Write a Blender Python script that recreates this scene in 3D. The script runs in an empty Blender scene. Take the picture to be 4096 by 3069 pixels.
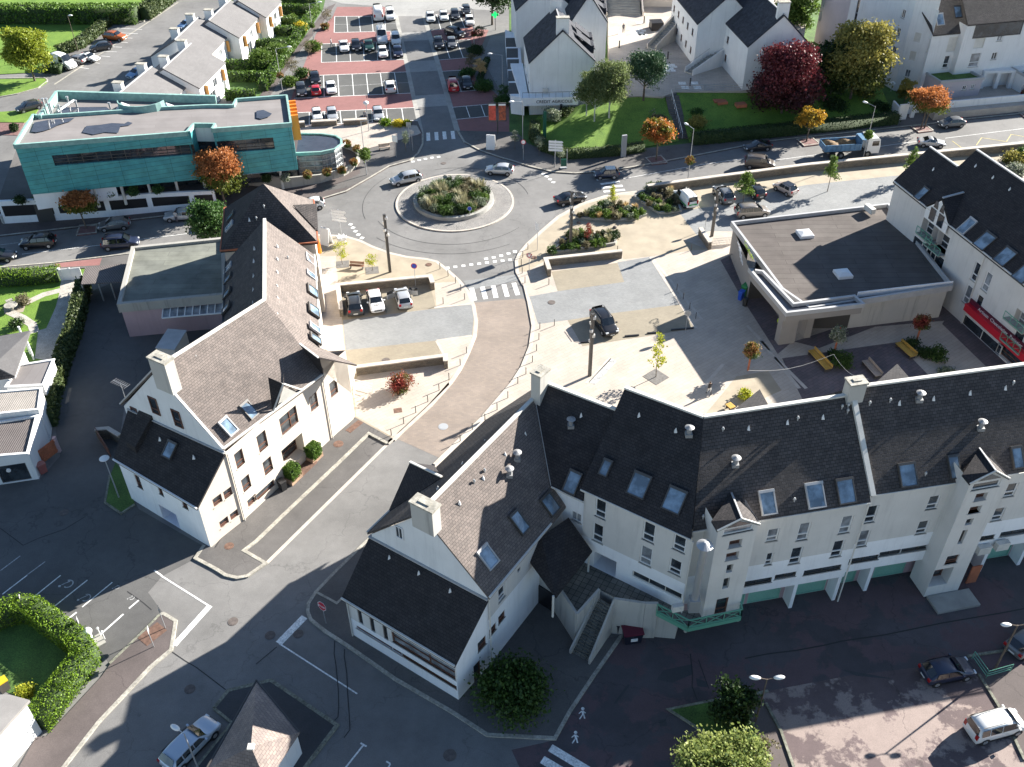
import bpy, math, random
import numpy as np
from mathutils import Vector, Matrix
random.seed(7)
sc = bpy.context.scene
COL = sc.collection
W2, H2, FD = 1105.9, 828.65, 2080.0          # half size / focal length of the survey picture (2211.8 x 1657.3 units)
PITCH, ROLL, CAMH = math.radians(39.1), math.radians(-0.6), 64.0
_F = Vector((0, math.cos(PITCH), -math.sin(PITCH))); _R0 = Vector((1, 0, 0)); _U0 = _R0.cross(_F)
_R = math.cos(ROLL)*_R0 + math.sin(ROLL)*_U0; _U = -math.sin(ROLL)*_R0 + math.cos(ROLL)*_U0
CPOS = Vector((0, 0, CAMH))
cam = bpy.data.cameras.new('camera'); camo = bpy.data.objects.new('camera', cam); COL.objects.link(camo)
camo.matrix_world = Matrix.Translation(CPOS) @ Matrix((_R, _U, -_F)).transposed().to_4x4()
cam.sensor_width = 36; cam.sensor_fit = 'HORIZONTAL'; cam.lens = FD/(2*W2)*36
cam.clip_start = 1; cam.clip_end = 3000
sc.camera = camo
SUN_AZ, SUN_EL = math.radians(33), math.radians(24.0)     # azimuth counted from +x
world = bpy.data.worlds.new('World'); sc.world = world; world.use_nodes = True
nt = world.node_tree; sky = nt.nodes.new('ShaderNodeTexSky'); sky.sky_type = 'NISHITA'; sky.sun_disc = False
sky.sun_elevation = SUN_EL; sky.sun_rotation = math.pi/2 - SUN_AZ; sky.air_density = 1.0; sky.dust_density = 0.2; sky.ozone_density = 2.4
nt.links.new(sky.outputs[0], nt.nodes['Background'].inputs[0]); nt.nodes['Background'].inputs[1].default_value = 0.0505
sl = bpy.data.lights.new('sun', 'SUN'); sl.energy = 5.0; sl.angle = math.radians(0.5); sl.color = (1.0, 0.95, 0.87)
so = bpy.data.objects.new('sun', sl); COL.objects.link(so); so.location = (60, 40, 90)
sd = Vector((math.cos(SUN_EL)*math.cos(SUN_AZ), math.cos(SUN_EL)*math.sin(SUN_AZ), math.sin(SUN_EL)))
so.rotation_euler = sd.to_track_quat('Z', 'Y').to_euler()
sc.view_settings.view_transform = 'Standard'; sc.view_settings.look = 'None'; sc.view_settings.exposure = 1.84; sc.view_settings.gamma = 1
sc.cycles.max_bounces = 6; sc.cycles.diffuse_bounces = 3; sc.cycles.transparent_max_bounces = 8

def P(u, v, z=0.0):
    d = _F + ((u-W2)/FD)*_R - ((v-H2)/FD)*_U
    t = (z-CAMH)/d.z
    return CPOS + t*d
def K(c, r, x, y, z=0.0): return P(553*c + x/4, 414.2*r + y/4, z)
def KD(c, r, x, y): return (553*c + x/4, 414.2*r + y/4)
def ray(uv): return (_F + ((uv[0]-W2)/FD)*_R - ((uv[1]-H2)/FD)*_U)
def height(base, top):
    """height of the thing whose foot is at picture point base and whose top shows at picture row top[1]"""
    g = P(*base) if not isinstance(base, Vector) else base
    best = (1e9, 0)
    for i in range(1, 700):
        z = i*0.05; d = Vector((g.x, g.y, g.z+z))-CPOS; w = d.dot(_F)
        v = H2 - FD*d.dot(_U)/w
        if abs(v-top[1]) < best[0]: best = (abs(v-top[1]), z)
    return best[1]
def hit(p0, n, uv):
    d = ray(uv); t = (p0-CPOS).dot(n)/d.dot(n); return CPOS + t*d
def scale_at(p): return FD/((p-CPOS).dot(_F))          # picture units per metre

ORG = {}
def link(o, parent=None):
    COL.objects.link(o)
    if parent is not None: o.parent = parent
    return o
def tag(o, label=None, cat=None, group=None, kind=None):
    if label: o['label'] = label
    if cat: o['category'] = cat
    if group: o['group'] = group
    if kind: o['kind'] = kind
    return o
def thing(name, label, cat, loc=(0, 0, 0), rotz=0, group=None):
    o = bpy.data.objects.new(name, None); o.empty_display_size = 0.3
    o.location = loc; o.rotation_euler = (0, 0, rotz); link(o)
    ORG[o.name] = Vector(loc) if rotz == 0 else None
    return tag(o, label, cat, group)
class MB:
    def __init__(s): s.v = []; s.f = []; s.m = []
    def add(s, vs, fs, mi=0):
        o = len(s.v); s.v.extend([tuple(v) for v in vs]); s.f.extend([tuple(i+o for i in f) for f in fs]); s.m.extend([mi]*len(fs)); return s
    def box(s, c, size, rz=0, mi=0, bottom=True):
        cx, cy, cz = c; sx, sy, sz = size[0]/2, size[1]/2, size[2]/2; co, si = math.cos(rz), math.sin(rz)
        vs = [(cx+x*sx*co-y*sy*si, cy+x*sx*si+y*sy*co, cz+z*sz) for z in (-1, 1) for x, y in ((-1, -1), (1, -1), (1, 1), (-1, 1))]
        fs = [(4, 5, 6, 7), (0, 1, 5, 4), (1, 2, 6, 5), (2, 3, 7, 6), (3, 0, 4, 7)]
        if bottom: fs.append((3, 2, 1, 0))
        return s.add(vs, fs, mi)
    def beam(s, a, b, w, h, mi=0, up=Vector((0, 0, 1))):
        a = Vector(a); b = Vector(b); d = (b-a).normalized()
        x = d.cross(up)
        if x.length < 1e-4: x = d.cross(Vector((1, 0, 0)))
        x.normalize(); y = x.cross(d)
        vs = [p + x*i*w/2 + y*j*h/2 for p in (a, b) for i, j in ((-1, -1), (1, -1), (1, 1), (-1, 1))]
        return s.add(vs, [(3, 2, 1, 0), (4, 5, 6, 7), (0, 1, 5, 4), (1, 2, 6, 5), (2, 3, 7, 6), (3, 0, 4, 7)], mi)
    def tube(s, a, b, r0, r1=None, n=8, mi=0, cap=True):
        r1 = r0 if r1 is None else r1; a = Vector(a); b = Vector(b); d = (b-a).normalized()
        x = d.orthogonal().normalized(); y = d.cross(x)
        vs = [p + (x*math.cos(t)+y*math.sin(t))*r for p, r in ((a, r0), (b, r1)) for t in [2*math.pi*i/n for i in range(n)]]
        fs = [(i, (i+1) % n, n+(i+1) % n, n+i) for i in range(n)]
        if cap: fs += [tuple(range(n-1, -1, -1)), tuple(range(n, 2*n))]
        return s.add(vs, fs, mi)
    def prism(s, poly, z0, z1, mi=0, bottom=False, top=True):
        """poly: list of (x,y) or (x,y,z); counter-clockwise or not"""
        pts = [(p[0], p[1]) for p in poly]; a = sum(pts[i][0]*pts[(i+1) % len(pts)][1]-pts[(i+1) % len(pts)][0]*pts[i][1] for i in range(len(pts)))
        if a < 0: pts = pts[::-1]
        n = len(pts); vs = [(x, y, z0) for x, y in pts]+[(x, y, z1) for x, y in pts]
        fs = [(i, (i+1) % n, n+(i+1) % n, n+i) for i in range(n)]
        if top: fs.append(tuple(range(n, 2*n)))
        if bottom: fs.append(tuple(range(n-1, -1, -1)))
        return s.add(vs, fs, mi)
    def slab(s, pts, t=0.2, mi=0):
        """sloping polygon thickened straight down by t"""
        n = len(pts); pts = [Vector(p) for p in pts]
        nr = Vector((0, 0, 0))
        for i in range(n): nr += pts[i].cross(pts[(i+1) % n])
        if nr.z < 0: pts = pts[::-1]
        vs = pts + [p-Vector((0, 0, t)) for p in pts]
        fs = [tuple(range(n)), tuple(range(2*n-1, n-1, -1))] + [(n+i, n+(i+1) % n, (i+1) % n, i) for i in range(n)]
        return s.add(vs, fs, mi)
    def cone(s, c, r, h, n=8, mi=0): return s.tube(c, (c[0], c[1], c[2]+h), r, 0.005, n, mi)
    def lathe(s, c, prof, n=12, mi=0):
        vs = [(c[0]+r*math.cos(2*math.pi*i/n), c[1]+r*math.sin(2*math.pi*i/n), c[2]+z) for r, z in prof for i in range(n)]
        fs = [(k*n+i, k*n+(i+1) % n, (k+1)*n+(i+1) % n, (k+1)*n+i) for k in range(len(prof)-1) for i in range(n)]
        return s.add(vs, fs, mi)
    def build(s, name, mats, parent=None, smooth=False, origin=None):
        if parent is not None and origin is None:
            p = parent
            while p.parent is not None: p = p.parent
            origin = ORG.get(p.name) or Vector((0, 0, 0))
        origin = origin or Vector((0, 0, 0))
        me = bpy.data.meshes.new(name)
        V3 = np.array(s.v, dtype=float).reshape(-1, 3)
        me.from_pydata((V3-np.array(origin)).tolist(), [], s.f)
        mats = mats if isinstance(mats, (list, tuple)) else [mats]
        for m in mats: me.materials.append(m)
        uv = me.uv_layers.new(name='UVMap').data
        for p, mi in zip(me.polygons, s.m):
            p.material_index = mi; p.use_smooth = smooth
            n = p.normal
            if abs(n.z) > 0.999: a = Vector((1, 0, 0)); b = Vector((0, 1, 0))
            else:
                a = Vector((-n.y, n.x, 0)).normalized(); b = n.cross(a)
            for li in p.loop_indices:
                w = V3[me.loops[li].vertex_index]
                uv[li].uv = (a.x*w[0]+a.y*w[1], b.x*w[0]+b.y*w[1]+b.z*w[2])
        me.update()
        o = bpy.data.objects.new(name, me); link(o, parent)
        return o
def copy_tree(o, parent=None):
    c = o.copy(); COL.objects.link(c); c.parent = parent
    for ch in list(o.children): copy_tree(ch, c)
    return c
def newmat(name):
    m = bpy.data.materials.new(name); m.use_nodes = True
    return m, m.node_tree, m.node_tree.nodes['Principled BSDF']
def rgba(c): return (c[0], c[1], c[2], 1)
def mixc(nt, fac, a, b, mode='MIX'):
    n = nt.nodes.new('ShaderNodeMix'); n.data_type = 'RGBA'; n.blend_type = mode
    for i, x in ((0, fac), (6, a), (7, b)):
        if hasattr(x, 'links') or isinstance(x, bpy.types.NodeSocket): nt.links.new(x, n.inputs[i])
        else: n.inputs[i].default_value = x if i == 0 else rgba(x)
    return n.outputs[2]
def noise(nt, scale, detail=4, rough=.55, coord='Object', vec=None):
    t = nt.nodes.new('ShaderNodeTexNoise'); t.inputs['Scale'].default_value = scale; t.inputs['Detail'].default_value = detail; t.inputs['Roughness'].default_value = rough
    if vec is None:
        c = nt.nodes.new('ShaderNodeTexCoord'); vec = c.outputs[coord]
    nt.links.new(vec, t.inputs['Vector']); return t.outputs['Fac']
def ramp(nt, fac, stops):
    r = nt.nodes.new('ShaderNodeValToRGB'); e = r.color_ramp.elements
    while len(e) < len(stops): e.new(0.5)
    for k, (p, c) in enumerate(stops): e[k].position = p; e[k].color = rgba(c) if not isinstance(c, (int, float)) else (c, c, c, 1)
    nt.links.new(fac, r.inputs[0]); return r.outputs[0]
def bumpy(nt, b, h, strength=.3, dist=.02):
    n = nt.nodes.new('ShaderNodeBump'); n.inputs['Strength'].default_value = strength; n.inputs['Distance'].default_value = dist
    nt.links.new(h, n.inputs['Height']); nt.links.new(n.outputs[0], b.inputs['Normal'])
def dark(c, k): return tuple(x*k for x in c)
def M(name, col, rough=.85, var=.25, scale=1.2, metal=0, coat=0, fine=.12, fscale=25, spec=None, col2=None, coord='Object'):
    m, nt, b = newmat(name)
    lo = dark(col, 1-var); hi = dark(col, 1+var*.6)
    if col2: lo, hi = col, col2
    c = mixc(nt, ramp(nt, noise(nt, scale, 5, coord=coord), [(.32, 0.), (.68, 1.)]), lo, hi)
    if fine > 0:
        f = ramp(nt, noise(nt, fscale, 3, coord=coord), [(.3, 1-fine), (.7, 1+fine)])
        c = mixc(nt, 1.0, c, f, 'MULTIPLY')
    nt.links.new(c, b.inputs['Base Color']); b.inputs['Roughness'].default_value = rough; b.inputs['Metallic'].default_value = metal
    b.inputs['Coat Weight'].default_value = coat; b.inputs['Coat Roughness'].default_value = .05
    if spec is not None: b.inputs['Specular IOR Level'].default_value = spec
    return m
def uvmap(nt, rot=0, scale=1, coord='UV'):
    c = nt.nodes.new('ShaderNodeTexCoord'); mp = nt.nodes.new('ShaderNodeMapping'); mp.inputs['Rotation'].default_value = (0, 0, rot)
    mp.inputs['Scale'].default_value = (scale,)*3
    nt.links.new(c.outputs[coord], mp.inputs[0]); return mp.outputs[0]
def brickmat(name, c1, c2, mortar, w, h, ms=.01, rot=0, rough=.85, bump=.4, stain=.25, stain_scale=.35, offset=.5, spots=None, bias=0, lichen=0, wobble=0, spec=.5):
    """tiles, slates, setts, pavers: brick texture in metres"""
    m, nt, b = newmat(name); v = uvmap(nt, rot)
    if wobble:
        nz = nt.nodes.new('ShaderNodeTexNoise'); nz.inputs['Scale'].default_value = 1.3; nt.links.new(v, nz.inputs['Vector'])
        sm = nt.nodes.new('ShaderNodeVectorMath'); sm.operation = 'MULTIPLY_ADD'; sm.inputs[1].default_value = (wobble,)*3
        nt.links.new(nz.outputs['Color'], sm.inputs[0]); nt.links.new(v, sm.inputs[2]); v = sm.outputs[0]
    t = nt.nodes.new('ShaderNodeTexBrick'); nt.links.new(v, t.inputs['Vector'])
    t.offset = offset; t.inputs['Scale'].default_value = 1; t.inputs['Brick Width'].default_value = w; t.inputs['Row Height'].default_value = h
    t.inputs['Mortar Size'].default_value = ms; t.inputs['Mortar Smooth'].default_value = .2; t.inputs['Bias'].default_value = bias
    t.inputs['Color1'].default_value = rgba(c1); t.inputs['Color2'].default_value = rgba(c2); t.inputs['Mortar'].default_value = rgba(mortar)
    st = ramp(nt, noise(nt, stain_scale, 6, .6), [(.3, 1-stain), (.7, 1+stain*.7)])
    c = mixc(nt, 1.0, t.outputs['Color'], st, 'MULTIPLY')
    if lichen:
        lf = ramp(nt, noise(nt, 5, 6, .75), [(.62, 0.), (.72, 1.)]); l2 = ramp(nt, noise(nt, .4, 3), [(.4, 0.), (.65, lichen)])
        mm = nt.nodes.new('ShaderNodeMath'); mm.operation = 'MULTIPLY'; nt.links.new(lf, mm.inputs[0]); nt.links.new(l2, mm.inputs[1])
        c = mixc(nt, mm.outputs[0], c, spots or (.35, .34, .3))
    nt.links.new(c, b.inputs['Base Color']); b.inputs['Roughness'].default_value = rough; b.inputs['Specular IOR Level'].default_value = spec
    if bump:
        inv = nt.nodes.new('ShaderNodeMath'); inv.operation = 'SUBTRACT'; inv.inputs[0].default_value = 1; nt.links.new(t.outputs['Fac'], inv.inputs[1])
        bumpy(nt, b, inv.outputs[0], bump, .03)
    return m
def asphalt(name, col, patch=.2, crack=.5, red=None, rough=.9):
    m, nt, b = newmat(name)
    c = mixc(nt, ramp(nt, noise(nt, .12, 5, .6), [(.35, 0.), (.65, 1.)]), dark(col, 1-patch), dark(col, 1+patch*.6))
    if red: c = mixc(nt, ramp(nt, noise(nt, .25, 6, .65), [(.49, 0.), (.53, .85)]), c, red)
    c = mixc(nt, 1.0, c, ramp(nt, noise(nt, 14, 3, .7), [(.3, .82), (.7, 1.18)]), 'MULTIPLY')
    c = mixc(nt, 1.0, c, ramp(nt, noise(nt, 1.1, 5, .7), [(.3, .9), (.7, 1.08)]), 'MULTIPLY')
    vo = nt.nodes.new('ShaderNodeTexVoronoi'); vo.feature = 'DISTANCE_TO_EDGE'; vo.inputs['Scale'].default_value = .11
    tc = nt.nodes.new('ShaderNodeTexCoord'); nz = nt.nodes.new('ShaderNodeTexNoise'); nz.inputs['Scale'].default_value = .6; nz.inputs['Detail'].default_value = 5
    nt.links.new(tc.outputs['Object'], nz.inputs['Vector'])
    ma = nt.nodes.new('ShaderNodeVectorMath'); ma.operation = 'MULTIPLY_ADD'; ma.inputs[1].default_value = (3, 3, 3)
    nt.links.new(nz.outputs['Color'], ma.inputs[0]); nt.links.new(tc.outputs['Object'], ma.inputs[2]); nt.links.new(ma.outputs[0], vo.inputs['Vector'])
    ck = ramp(nt, vo.outputs['Distance'], [(.002, crack), (.005, 0.)])
    c = mixc(nt, ck, c, dark(col, .3))
    nt.links.new(c, b.inputs['Base Color']); b.inputs['Roughness'].default_value = rough
    return m
def leafmat(name, c1, c2, trans=.35, scale=.6, c3=None, top=None):
    m, nt, b = newmat(name); out = nt.nodes['Material Output']
    g = nt.nodes.new('ShaderNodeNewGeometry')
    c = mixc(nt, g.outputs['Random Per Island'], c1, c2)
    if c3: c = mixc(nt, ramp(nt, noise(nt, scale, 3), [(.45, 0.), (.6, 1.)]), c, c3)
    if top:   # colour change with height inside the crown (autumn tops)
        tc = nt.nodes.new('ShaderNodeTexCoord'); sp = nt.nodes.new('ShaderNodeSeparateXYZ'); nt.links.new(tc.outputs['Generated'], sp.inputs[0])
        nz = noise(nt, 1.3, 4); ad = nt.nodes.new('ShaderNodeMath'); ad.operation = 'ADD'; nt.links.new(sp.outputs['Z'], ad.inputs[0]); nt.links.new(nz, ad.inputs[1])
        c = mixc(nt, ramp(nt, ad.outputs[0], [(.98, 0.), (1.25, 1.)]), c, top)
    nt.links.new(c, b.inputs['Base Color']); b.inputs['Roughness'].default_value = .55; b.inputs['Specular IOR Level'].default_value = .35
    t = nt.nodes.new('ShaderNodeBsdfTranslucent'); nt.links.new(c, t.inputs[0]); mx = nt.nodes.new('ShaderNodeMixShader'); mx.inputs[0].default_value = trans
    nt.links.new(b.outputs[0], mx.inputs[1]); nt.links.new(t.outputs[0], mx.inputs[2]); nt.links.new(mx.outputs[0], out.inputs[0])
    return m
def plain(name, col, rough=.5, metal=0, coat=0, emit=0, spec=.5):
    m, nt, b = newmat(name); b.inputs['Base Color'].default_value = rgba(col); b.inputs['Roughness'].default_value = rough; b.inputs['Metallic'].default_value = metal
    b.inputs['Coat Weight'].default_value = coat; b.inputs['Coat Roughness'].default_value = .04; b.inputs['Specular IOR Level'].default_value = spec
    if emit: b.inputs['Emission Color'].default_value = rgba(col); b.inputs['Emission Strength'].default_value = emit
    return m
def wallmat(name, col, streak=.12, panel=None):
    """render with rain streaks; optional panel joints"""
    m, nt, b = newmat(name)
    c = mixc(nt, ramp(nt, noise(nt, .5, 4), [(.3, 0.), (.7, 1.)]), dark(col, .93), dark(col, 1.03))
    tc = nt.nodes.new('ShaderNodeTexCoord'); mp = nt.nodes.new('ShaderNodeMapping'); mp.inputs['Scale'].default_value = (2.2, .16, 1)
    nt.links.new(tc.outputs['UV'], mp.inputs[0]); s = noise(nt, 1, 5, .65, vec=mp.outputs[0])
    c = mixc(nt, ramp(nt, s, [(.52, 0.), (.78, streak*2.6)]), c, dark(col, .45))
    c = mixc(nt, 1.0, c, ramp(nt, noise(nt, 30, 2), [(.3, .96), (.7, 1.04)]), 'MULTIPLY')
    if panel:
        t = nt.nodes.new('ShaderNodeTexBrick'); t.offset = 0; nt.links.new(tc.outputs['UV'], t.inputs['Vector']); t.inputs['Scale'].default_value = 1
        t.inputs['Brick Width'].default_value = panel[0]; t.inputs['Row Height'].default_value = panel[1]; t.inputs['Mortar Size'].default_value = .02
        c = mixc(nt, t.outputs['Fac'], c, dark(col, .72))
    nt.links.new(c, b.inputs['Base Color']); b.inputs['Roughness'].default_value = .9
    return m
X = {}
X['road'] = asphalt('asphalt_light', (.18, .175, .168), patch=.2, crack=.35)
X['road_dark'] = asphalt('asphalt_dark', (.06, .06, .063))
X['road_red'] = asphalt('asphalt_reddish_worn', (.085, .075, .08), patch=.3, red=(.115, .075, .08))
X['lot_red'] = asphalt('asphalt_patched', (.12, .088, .088), patch=.35, red=(.32, .255, .225))
X['bay'] = asphalt('bay_asphalt', (.095, .095, .09), crack=.1)
X['red_band'] = asphalt('red_asphalt', (.26, .12, .11), patch=.12, crack=.1)
X['brown_asphalt'] = asphalt('brown_asphalt', (.11, .09, .085))
X['pave_dark'] = asphalt('pavement_asphalt', (.115, .108, .103), patch=.25)
X['concrete'] = M('concrete', (.34, .33, .30), var=.2, scale=.6)
X['concrete_road'] = asphalt('concrete_road', (.30, .295, .28), patch=.1, crack=.3)
X['kerb'] = M('kerb_stone', (.36, .34, .29), var=.3, scale=1.5, fine=.2, fscale=6)
X['kerb_dirty'] = M('mossy_kerb_stone', (.20, .20, .155), var=.4, scale=1.5, fine=.3, fscale=6)
X['sand'] = M('sand_concrete', (.36, .305, .225), var=.16, scale=.5, fscale=40)
X['tan_pavers'] = brickmat('tan_block_paving', (.27, .22, .18), (.23, .19, .16), (.20, .165, .14), .42, .21, .008, rot=.05, bump=.15, stain=.14)
X['grey_pavers'] = brickmat('grey_block_paving', (.25, .255, .25), (.21, .215, .215), (.15, .15, .15), .28, .14, .008, rot=.1, bump=.2, stain=.12)
X['sand_pavers'] = brickmat('sandy_block_paving', (.28, .245, .18), (.25, .215, .16), (.2, .17, .13), .28, .14, .006, rot=.1, bump=.15, stain=.12)
X['stone_pavers'] = brickmat('pale_stone_paving', (.46, .40, .335), (.41, .36, .305), (.3, .24, .2), 1.1, .42, .01, rot=-.62, bump=.15, stain=.14)
X['stone_pavers2'] = brickmat('pale_stone_slabs', (.46, .40, .34), (.40, .355, .31), (.3, .24, .2), .9, .45, .01, rot=.12, bump=.15, stain=.14)
X['porphyry'] = brickmat('dark_porphyry_paving', (.15, .115, .12), (.11, .095, .10), (.07, .06, .06), .75, .38, .016, rot=-.62, bump=.3, stain=.25)
X['setts'] = brickmat('granite_setts', (.36, .34, .315), (.27, .26, .25), (.10, .095, .09), .17, .17, .022, bump=.8, stain=.25, wobble=.5)
X['terrace_tiles'] = brickmat('mossy_terrace_slabs', (.20, .19, .165), (.15, .145, .125), (.05, .05, .045), .5, .5, .025, rot=.5, offset=0, stain=.3, stain_scale=.9)
X['white_paint'] = M('road_paint', (.75, .75, .72), var=.2, scale=2, fine=.25, fscale=8)
X['faded_paint'] = M('worn_road_paint', (.42, .42, .41), var=.3, scale=2, fine=.3, fscale=6)
X['yellow_paint'] = M('yellow_paint', (.6, .5, .2), var=.2)
X['stone_wall'] = brickmat('rubble_stone', (.24, .19, .13), (.13, .11, .09), (.3, .27, .22), .34, .13, .012, bump=.8, stain=.3, wobble=.35)
X['coping'] = M('pale_coping', (.48, .43, .37), var=.15, scale=1.2)
X['roof_brown'] = brickmat('brown_slate', (.18, .15, .135), (.135, .115, .105), (.05, .042, .04), .30, .22, .012, bump=.7, stain=.2, stain_scale=.8, lichen=.5, spots=(.30, .25, .21), spec=.3)
X['roof_dark'] = brickmat('dark_slate', (.044, .039, .040), (.028, .026, .028), (.009, .009, .010), .30, .22, .014, bump=.7, stain=.25, stain_scale=.8, lichen=.6, spots=(.17, .17, .16), spec=.35)
X['roof_mid'] = brickmat('weathered_slate', (.092, .080, .076), (.058, .052, .051), (.018, .017, .018), .34, .24, .016, bump=.8, stain=.2, stain_scale=.8, lichen=.6, spots=(.3, .3, .28), spec=.35)
X['roof_grey'] = brickmat('grey_slate', (.155, .15, .15), (.14, .135, .135), (.11, .105, .105), .5, .3, .006, bump=.2, stain=.1, spec=.3)
X['roof_plain'] = M('flat_grey_roof', (.27, .255, .24), var=.12, scale=.8)
X['roof_pink'] = brickmat('pinkish_slate', (.29, .235, .205), (.22, .18, .165), (.13, .1, .09), .34, .24, .012, bump=.6, stain=.25, lichen=.6, spots=(.4, .36, .32))
X['roof_old'] = brickmat('old_blue_slate', (.05, .053, .064), (.035, .038, .048), (.03, .03, .04), .4, .25, .01, bump=.3, stain=.45, stain_scale=1.4, lichen=.9, spots=(.25, .25, .24), spec=.3)
X['felt'] = brickmat('bitumen_felt', (.13, .115, .105), (.115, .10, .092), (.05, .045, .04), 8, 1.0, .02, bump=.3, stain=.2, spec=.15)
X['felt_pale'] = brickmat('pale_felt', (.20, .185, .18), (.18, .165, .16), (.15, .13, .125), 9, 1.0, .015, rot=1.62, bump=.2, stain=.14)
X['felt_lichen'] = brickmat('lichened_felt', (.20, .205, .17), (.165, .17, .145), (.10, .10, .09), 9, 1.0, .02, bump=.2, stain=.35)
X['white_wall'] = wallmat('white_render', (.74, .74, .73))
X['cream_wall'] = wallmat('cream_render', (.60, .535, .46), streak=.05)
X['beige_wall'] = wallmat('beige_pebbledash', (.64, .62, .585), streak=.12)
X['pale_lilac'] = wallmat('lilac_render', (.50, .45, .47), streak=.06)
X['white_band'] = wallmat('white_band', (.85, .86, .87), streak=.1)
X['pink_wall'] = wallmat('pink_render', (.46, .33, .34))
X['grey_wall'] = wallmat('grey_panel', (.30, .275, .25), streak=.05)
X['dirty_wall'] = wallmat('stained_concrete', (.48, .46, .42), streak=.3)
X['beton'] = wallmat('board_concrete', (.36, .345, .31), streak=.3)
X['trim'] = M('zinc_trim', (.42, .42, .42), rough=.5, var=.1)
X['white'] = plain('white_pvc', (.75, .75, .74), .4)
X['offwhite'] = M('off_white', (.62, .60, .55), var=.1)
X['brown'] = plain('brown_joinery', (.13, .06, .04), .5)
X['black'] = plain('black_satin', (.015, .015, .018), .4)
X['dgrey'] = plain('dark_grey_metal', (.07, .065, .06), .45)
X['steel'] = plain('galvanised_steel', (.42, .43, .44), .45, .5)
X['rust'] = M('rusty_iron', (.15, .085, .06), var=.4, scale=3)
X['iron'] = M('cast_iron', (.12, .10, .09), var=.3, scale=3)
X['wood'] = brickmat('warm_timber', (.50, .25, .07), (.42, .20, .06), (.16, .08, .03), 3, .14, .01, rot=0, bump=.2, stain=.15)
X['bark'] = M('bark', (.13, .10, .075), var=.4, scale=4)
X['birch'] = M('birch_bark', (.55, .53, .48), var=.5, scale=5)
X['timber_red'] = M('red_brown_timber', (.42, .14, .07), var=.2)
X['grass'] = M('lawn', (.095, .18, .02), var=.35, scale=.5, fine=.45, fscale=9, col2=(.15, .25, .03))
X['grass_dark'] = M('shaded_lawn', (.07, .14, .025), var=.35, scale=.5, fine=.45, fscale=9)  # lawn colour darkened, shade put into the green
X['soil'] = M('soil', (.09, .07, .05), var=.4, scale=2, fine=.4)
X['mulch'] = M('red_mulch', (.20, .11, .10), var=.3, scale=2, fine=.4)
X['gravel'] = M('gravel', (.42, .39, .34), var=.2, scale=1, fine=.35, fscale=12)
X['dark_tarmac'] = asphalt('drive_tarmac', (.105, .103, .10))
def glassmat(name, col, rough=.06):
    m, nt, b = newmat(name)
    c = mixc(nt, ramp(nt, noise(nt, .9, 4), [(.4, 0.), (.62, 1.)]), col, dark(col, 2.4))
    nt.links.new(c, b.inputs['Base Color']); b.inputs['Roughness'].default_value = rough; b.inputs['Specular IOR Level'].default_value = .9
    b.inputs['Coat Weight'].default_value = .5; b.inputs['Coat Roughness'].default_value = .02
    return m
X['glass'] = glassmat('window_glass', (.02, .025, .03))
X['glass_curtain'] = glassmat('net_curtain_behind_glass', (.13, .14, .15), .15)
X['glass_sky'] = glassmat('roof_window_glass', (.10, .14, .18), .05)
X['car_glass'] = plain('car_glass', (.012, .015, .018), .05, 0, .6, spec=.8)
X['water'] = M('puddle', (.05, .055, .07), rough=.08, var=.2, fine=0)
# teal pre-patinated copper cladding
def teal():
    m, nt, b = newmat('teal_cladding'); v = uvmap(nt)
    t = nt.nodes.new('ShaderNodeTexBrick'); nt.links.new(v, t.inputs['Vector']); t.offset = 0.0
    for k, x in (('Scale', 1), ('Brick Width', 3.1), ('Row Height', .62), ('Mortar Size', .018), ('Bias', -.2)): t.inputs[k].default_value = x
    t.inputs['Color1'].default_value = rgba((.055, .28, .30)); t.inputs['Color2'].default_value = rgba((.075, .31, .30)); t.inputs['Mortar'].default_value = rgba((.01, .06, .065))
    c = mixc(nt, 1.0, t.outputs['Color'], ramp(nt, noise(nt, .8, 6, .6), [(.3, .8), (.7, 1.25)]), 'MULTIPLY')
    nt.links.new(c, b.inputs['Base Color']); b.inputs['Roughness'].default_value = .55; b.inputs['Metallic'].default_value = .1
    return m
X['teal'] = teal(); X['teal_pale'] = M('patina_edge', (.22, .37, .34), var=.2, scale=2)
X['orange'] = plain('orange_fin', (.75, .22, .02), .5)
X['green_door'] = brickmat('ribbed_green_door', (.25, .52, .41), (.25, .50, .40), (.14, .32, .26), .12, 9, .012, offset=0, bump=.5, stain=.1)
X['green_metal'] = plain('green_railing', (.13, .36, .25), .5)
X['corrugated'] = brickmat('corrugated_sheet', (.19, .165, .155), (.17, .15, .14), (.06, .05, .05), .2, 30, .05, offset=0, bump=1, stain=.2)
X['corrugated_pale'] = brickmat('pale_corrugated_sheet', (.42, .38, .34), (.38, .35, .31), (.2, .18, .16), .2, 30, .05, offset=0, bump=1, stain=.2)
def mat_of(c, name, **k): 
    if name not in X: X[name] = plain(name, c, **k)
    return X[name]
def L(c, r, *a): return [KD(c, r, a[i], a[i+1]) for i in range(0, len(a), 2)]
def W(uvs, z=0.0): return [P(u, v, z) for u, v in uvs]
def flat(name, uvs, mat, z=.004, t=0, kind='structure', label=None):
    m = MB(); pts = W(uvs, z)
    if t: m.prism(pts, z-t, z)
    else:
        a = sum(pts[i].x*pts[(i+1) % len(pts)].y-pts[(i+1) % len(pts)].x*pts[i].y for i in range(len(pts)))
        m.add([(p.x, p.y, z) for p in (pts if a > 0 else pts[::-1])], [tuple(range(len(pts)))])
    o = m.build(name, X[mat]); tag(o, label, kind=kind); return o
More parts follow.
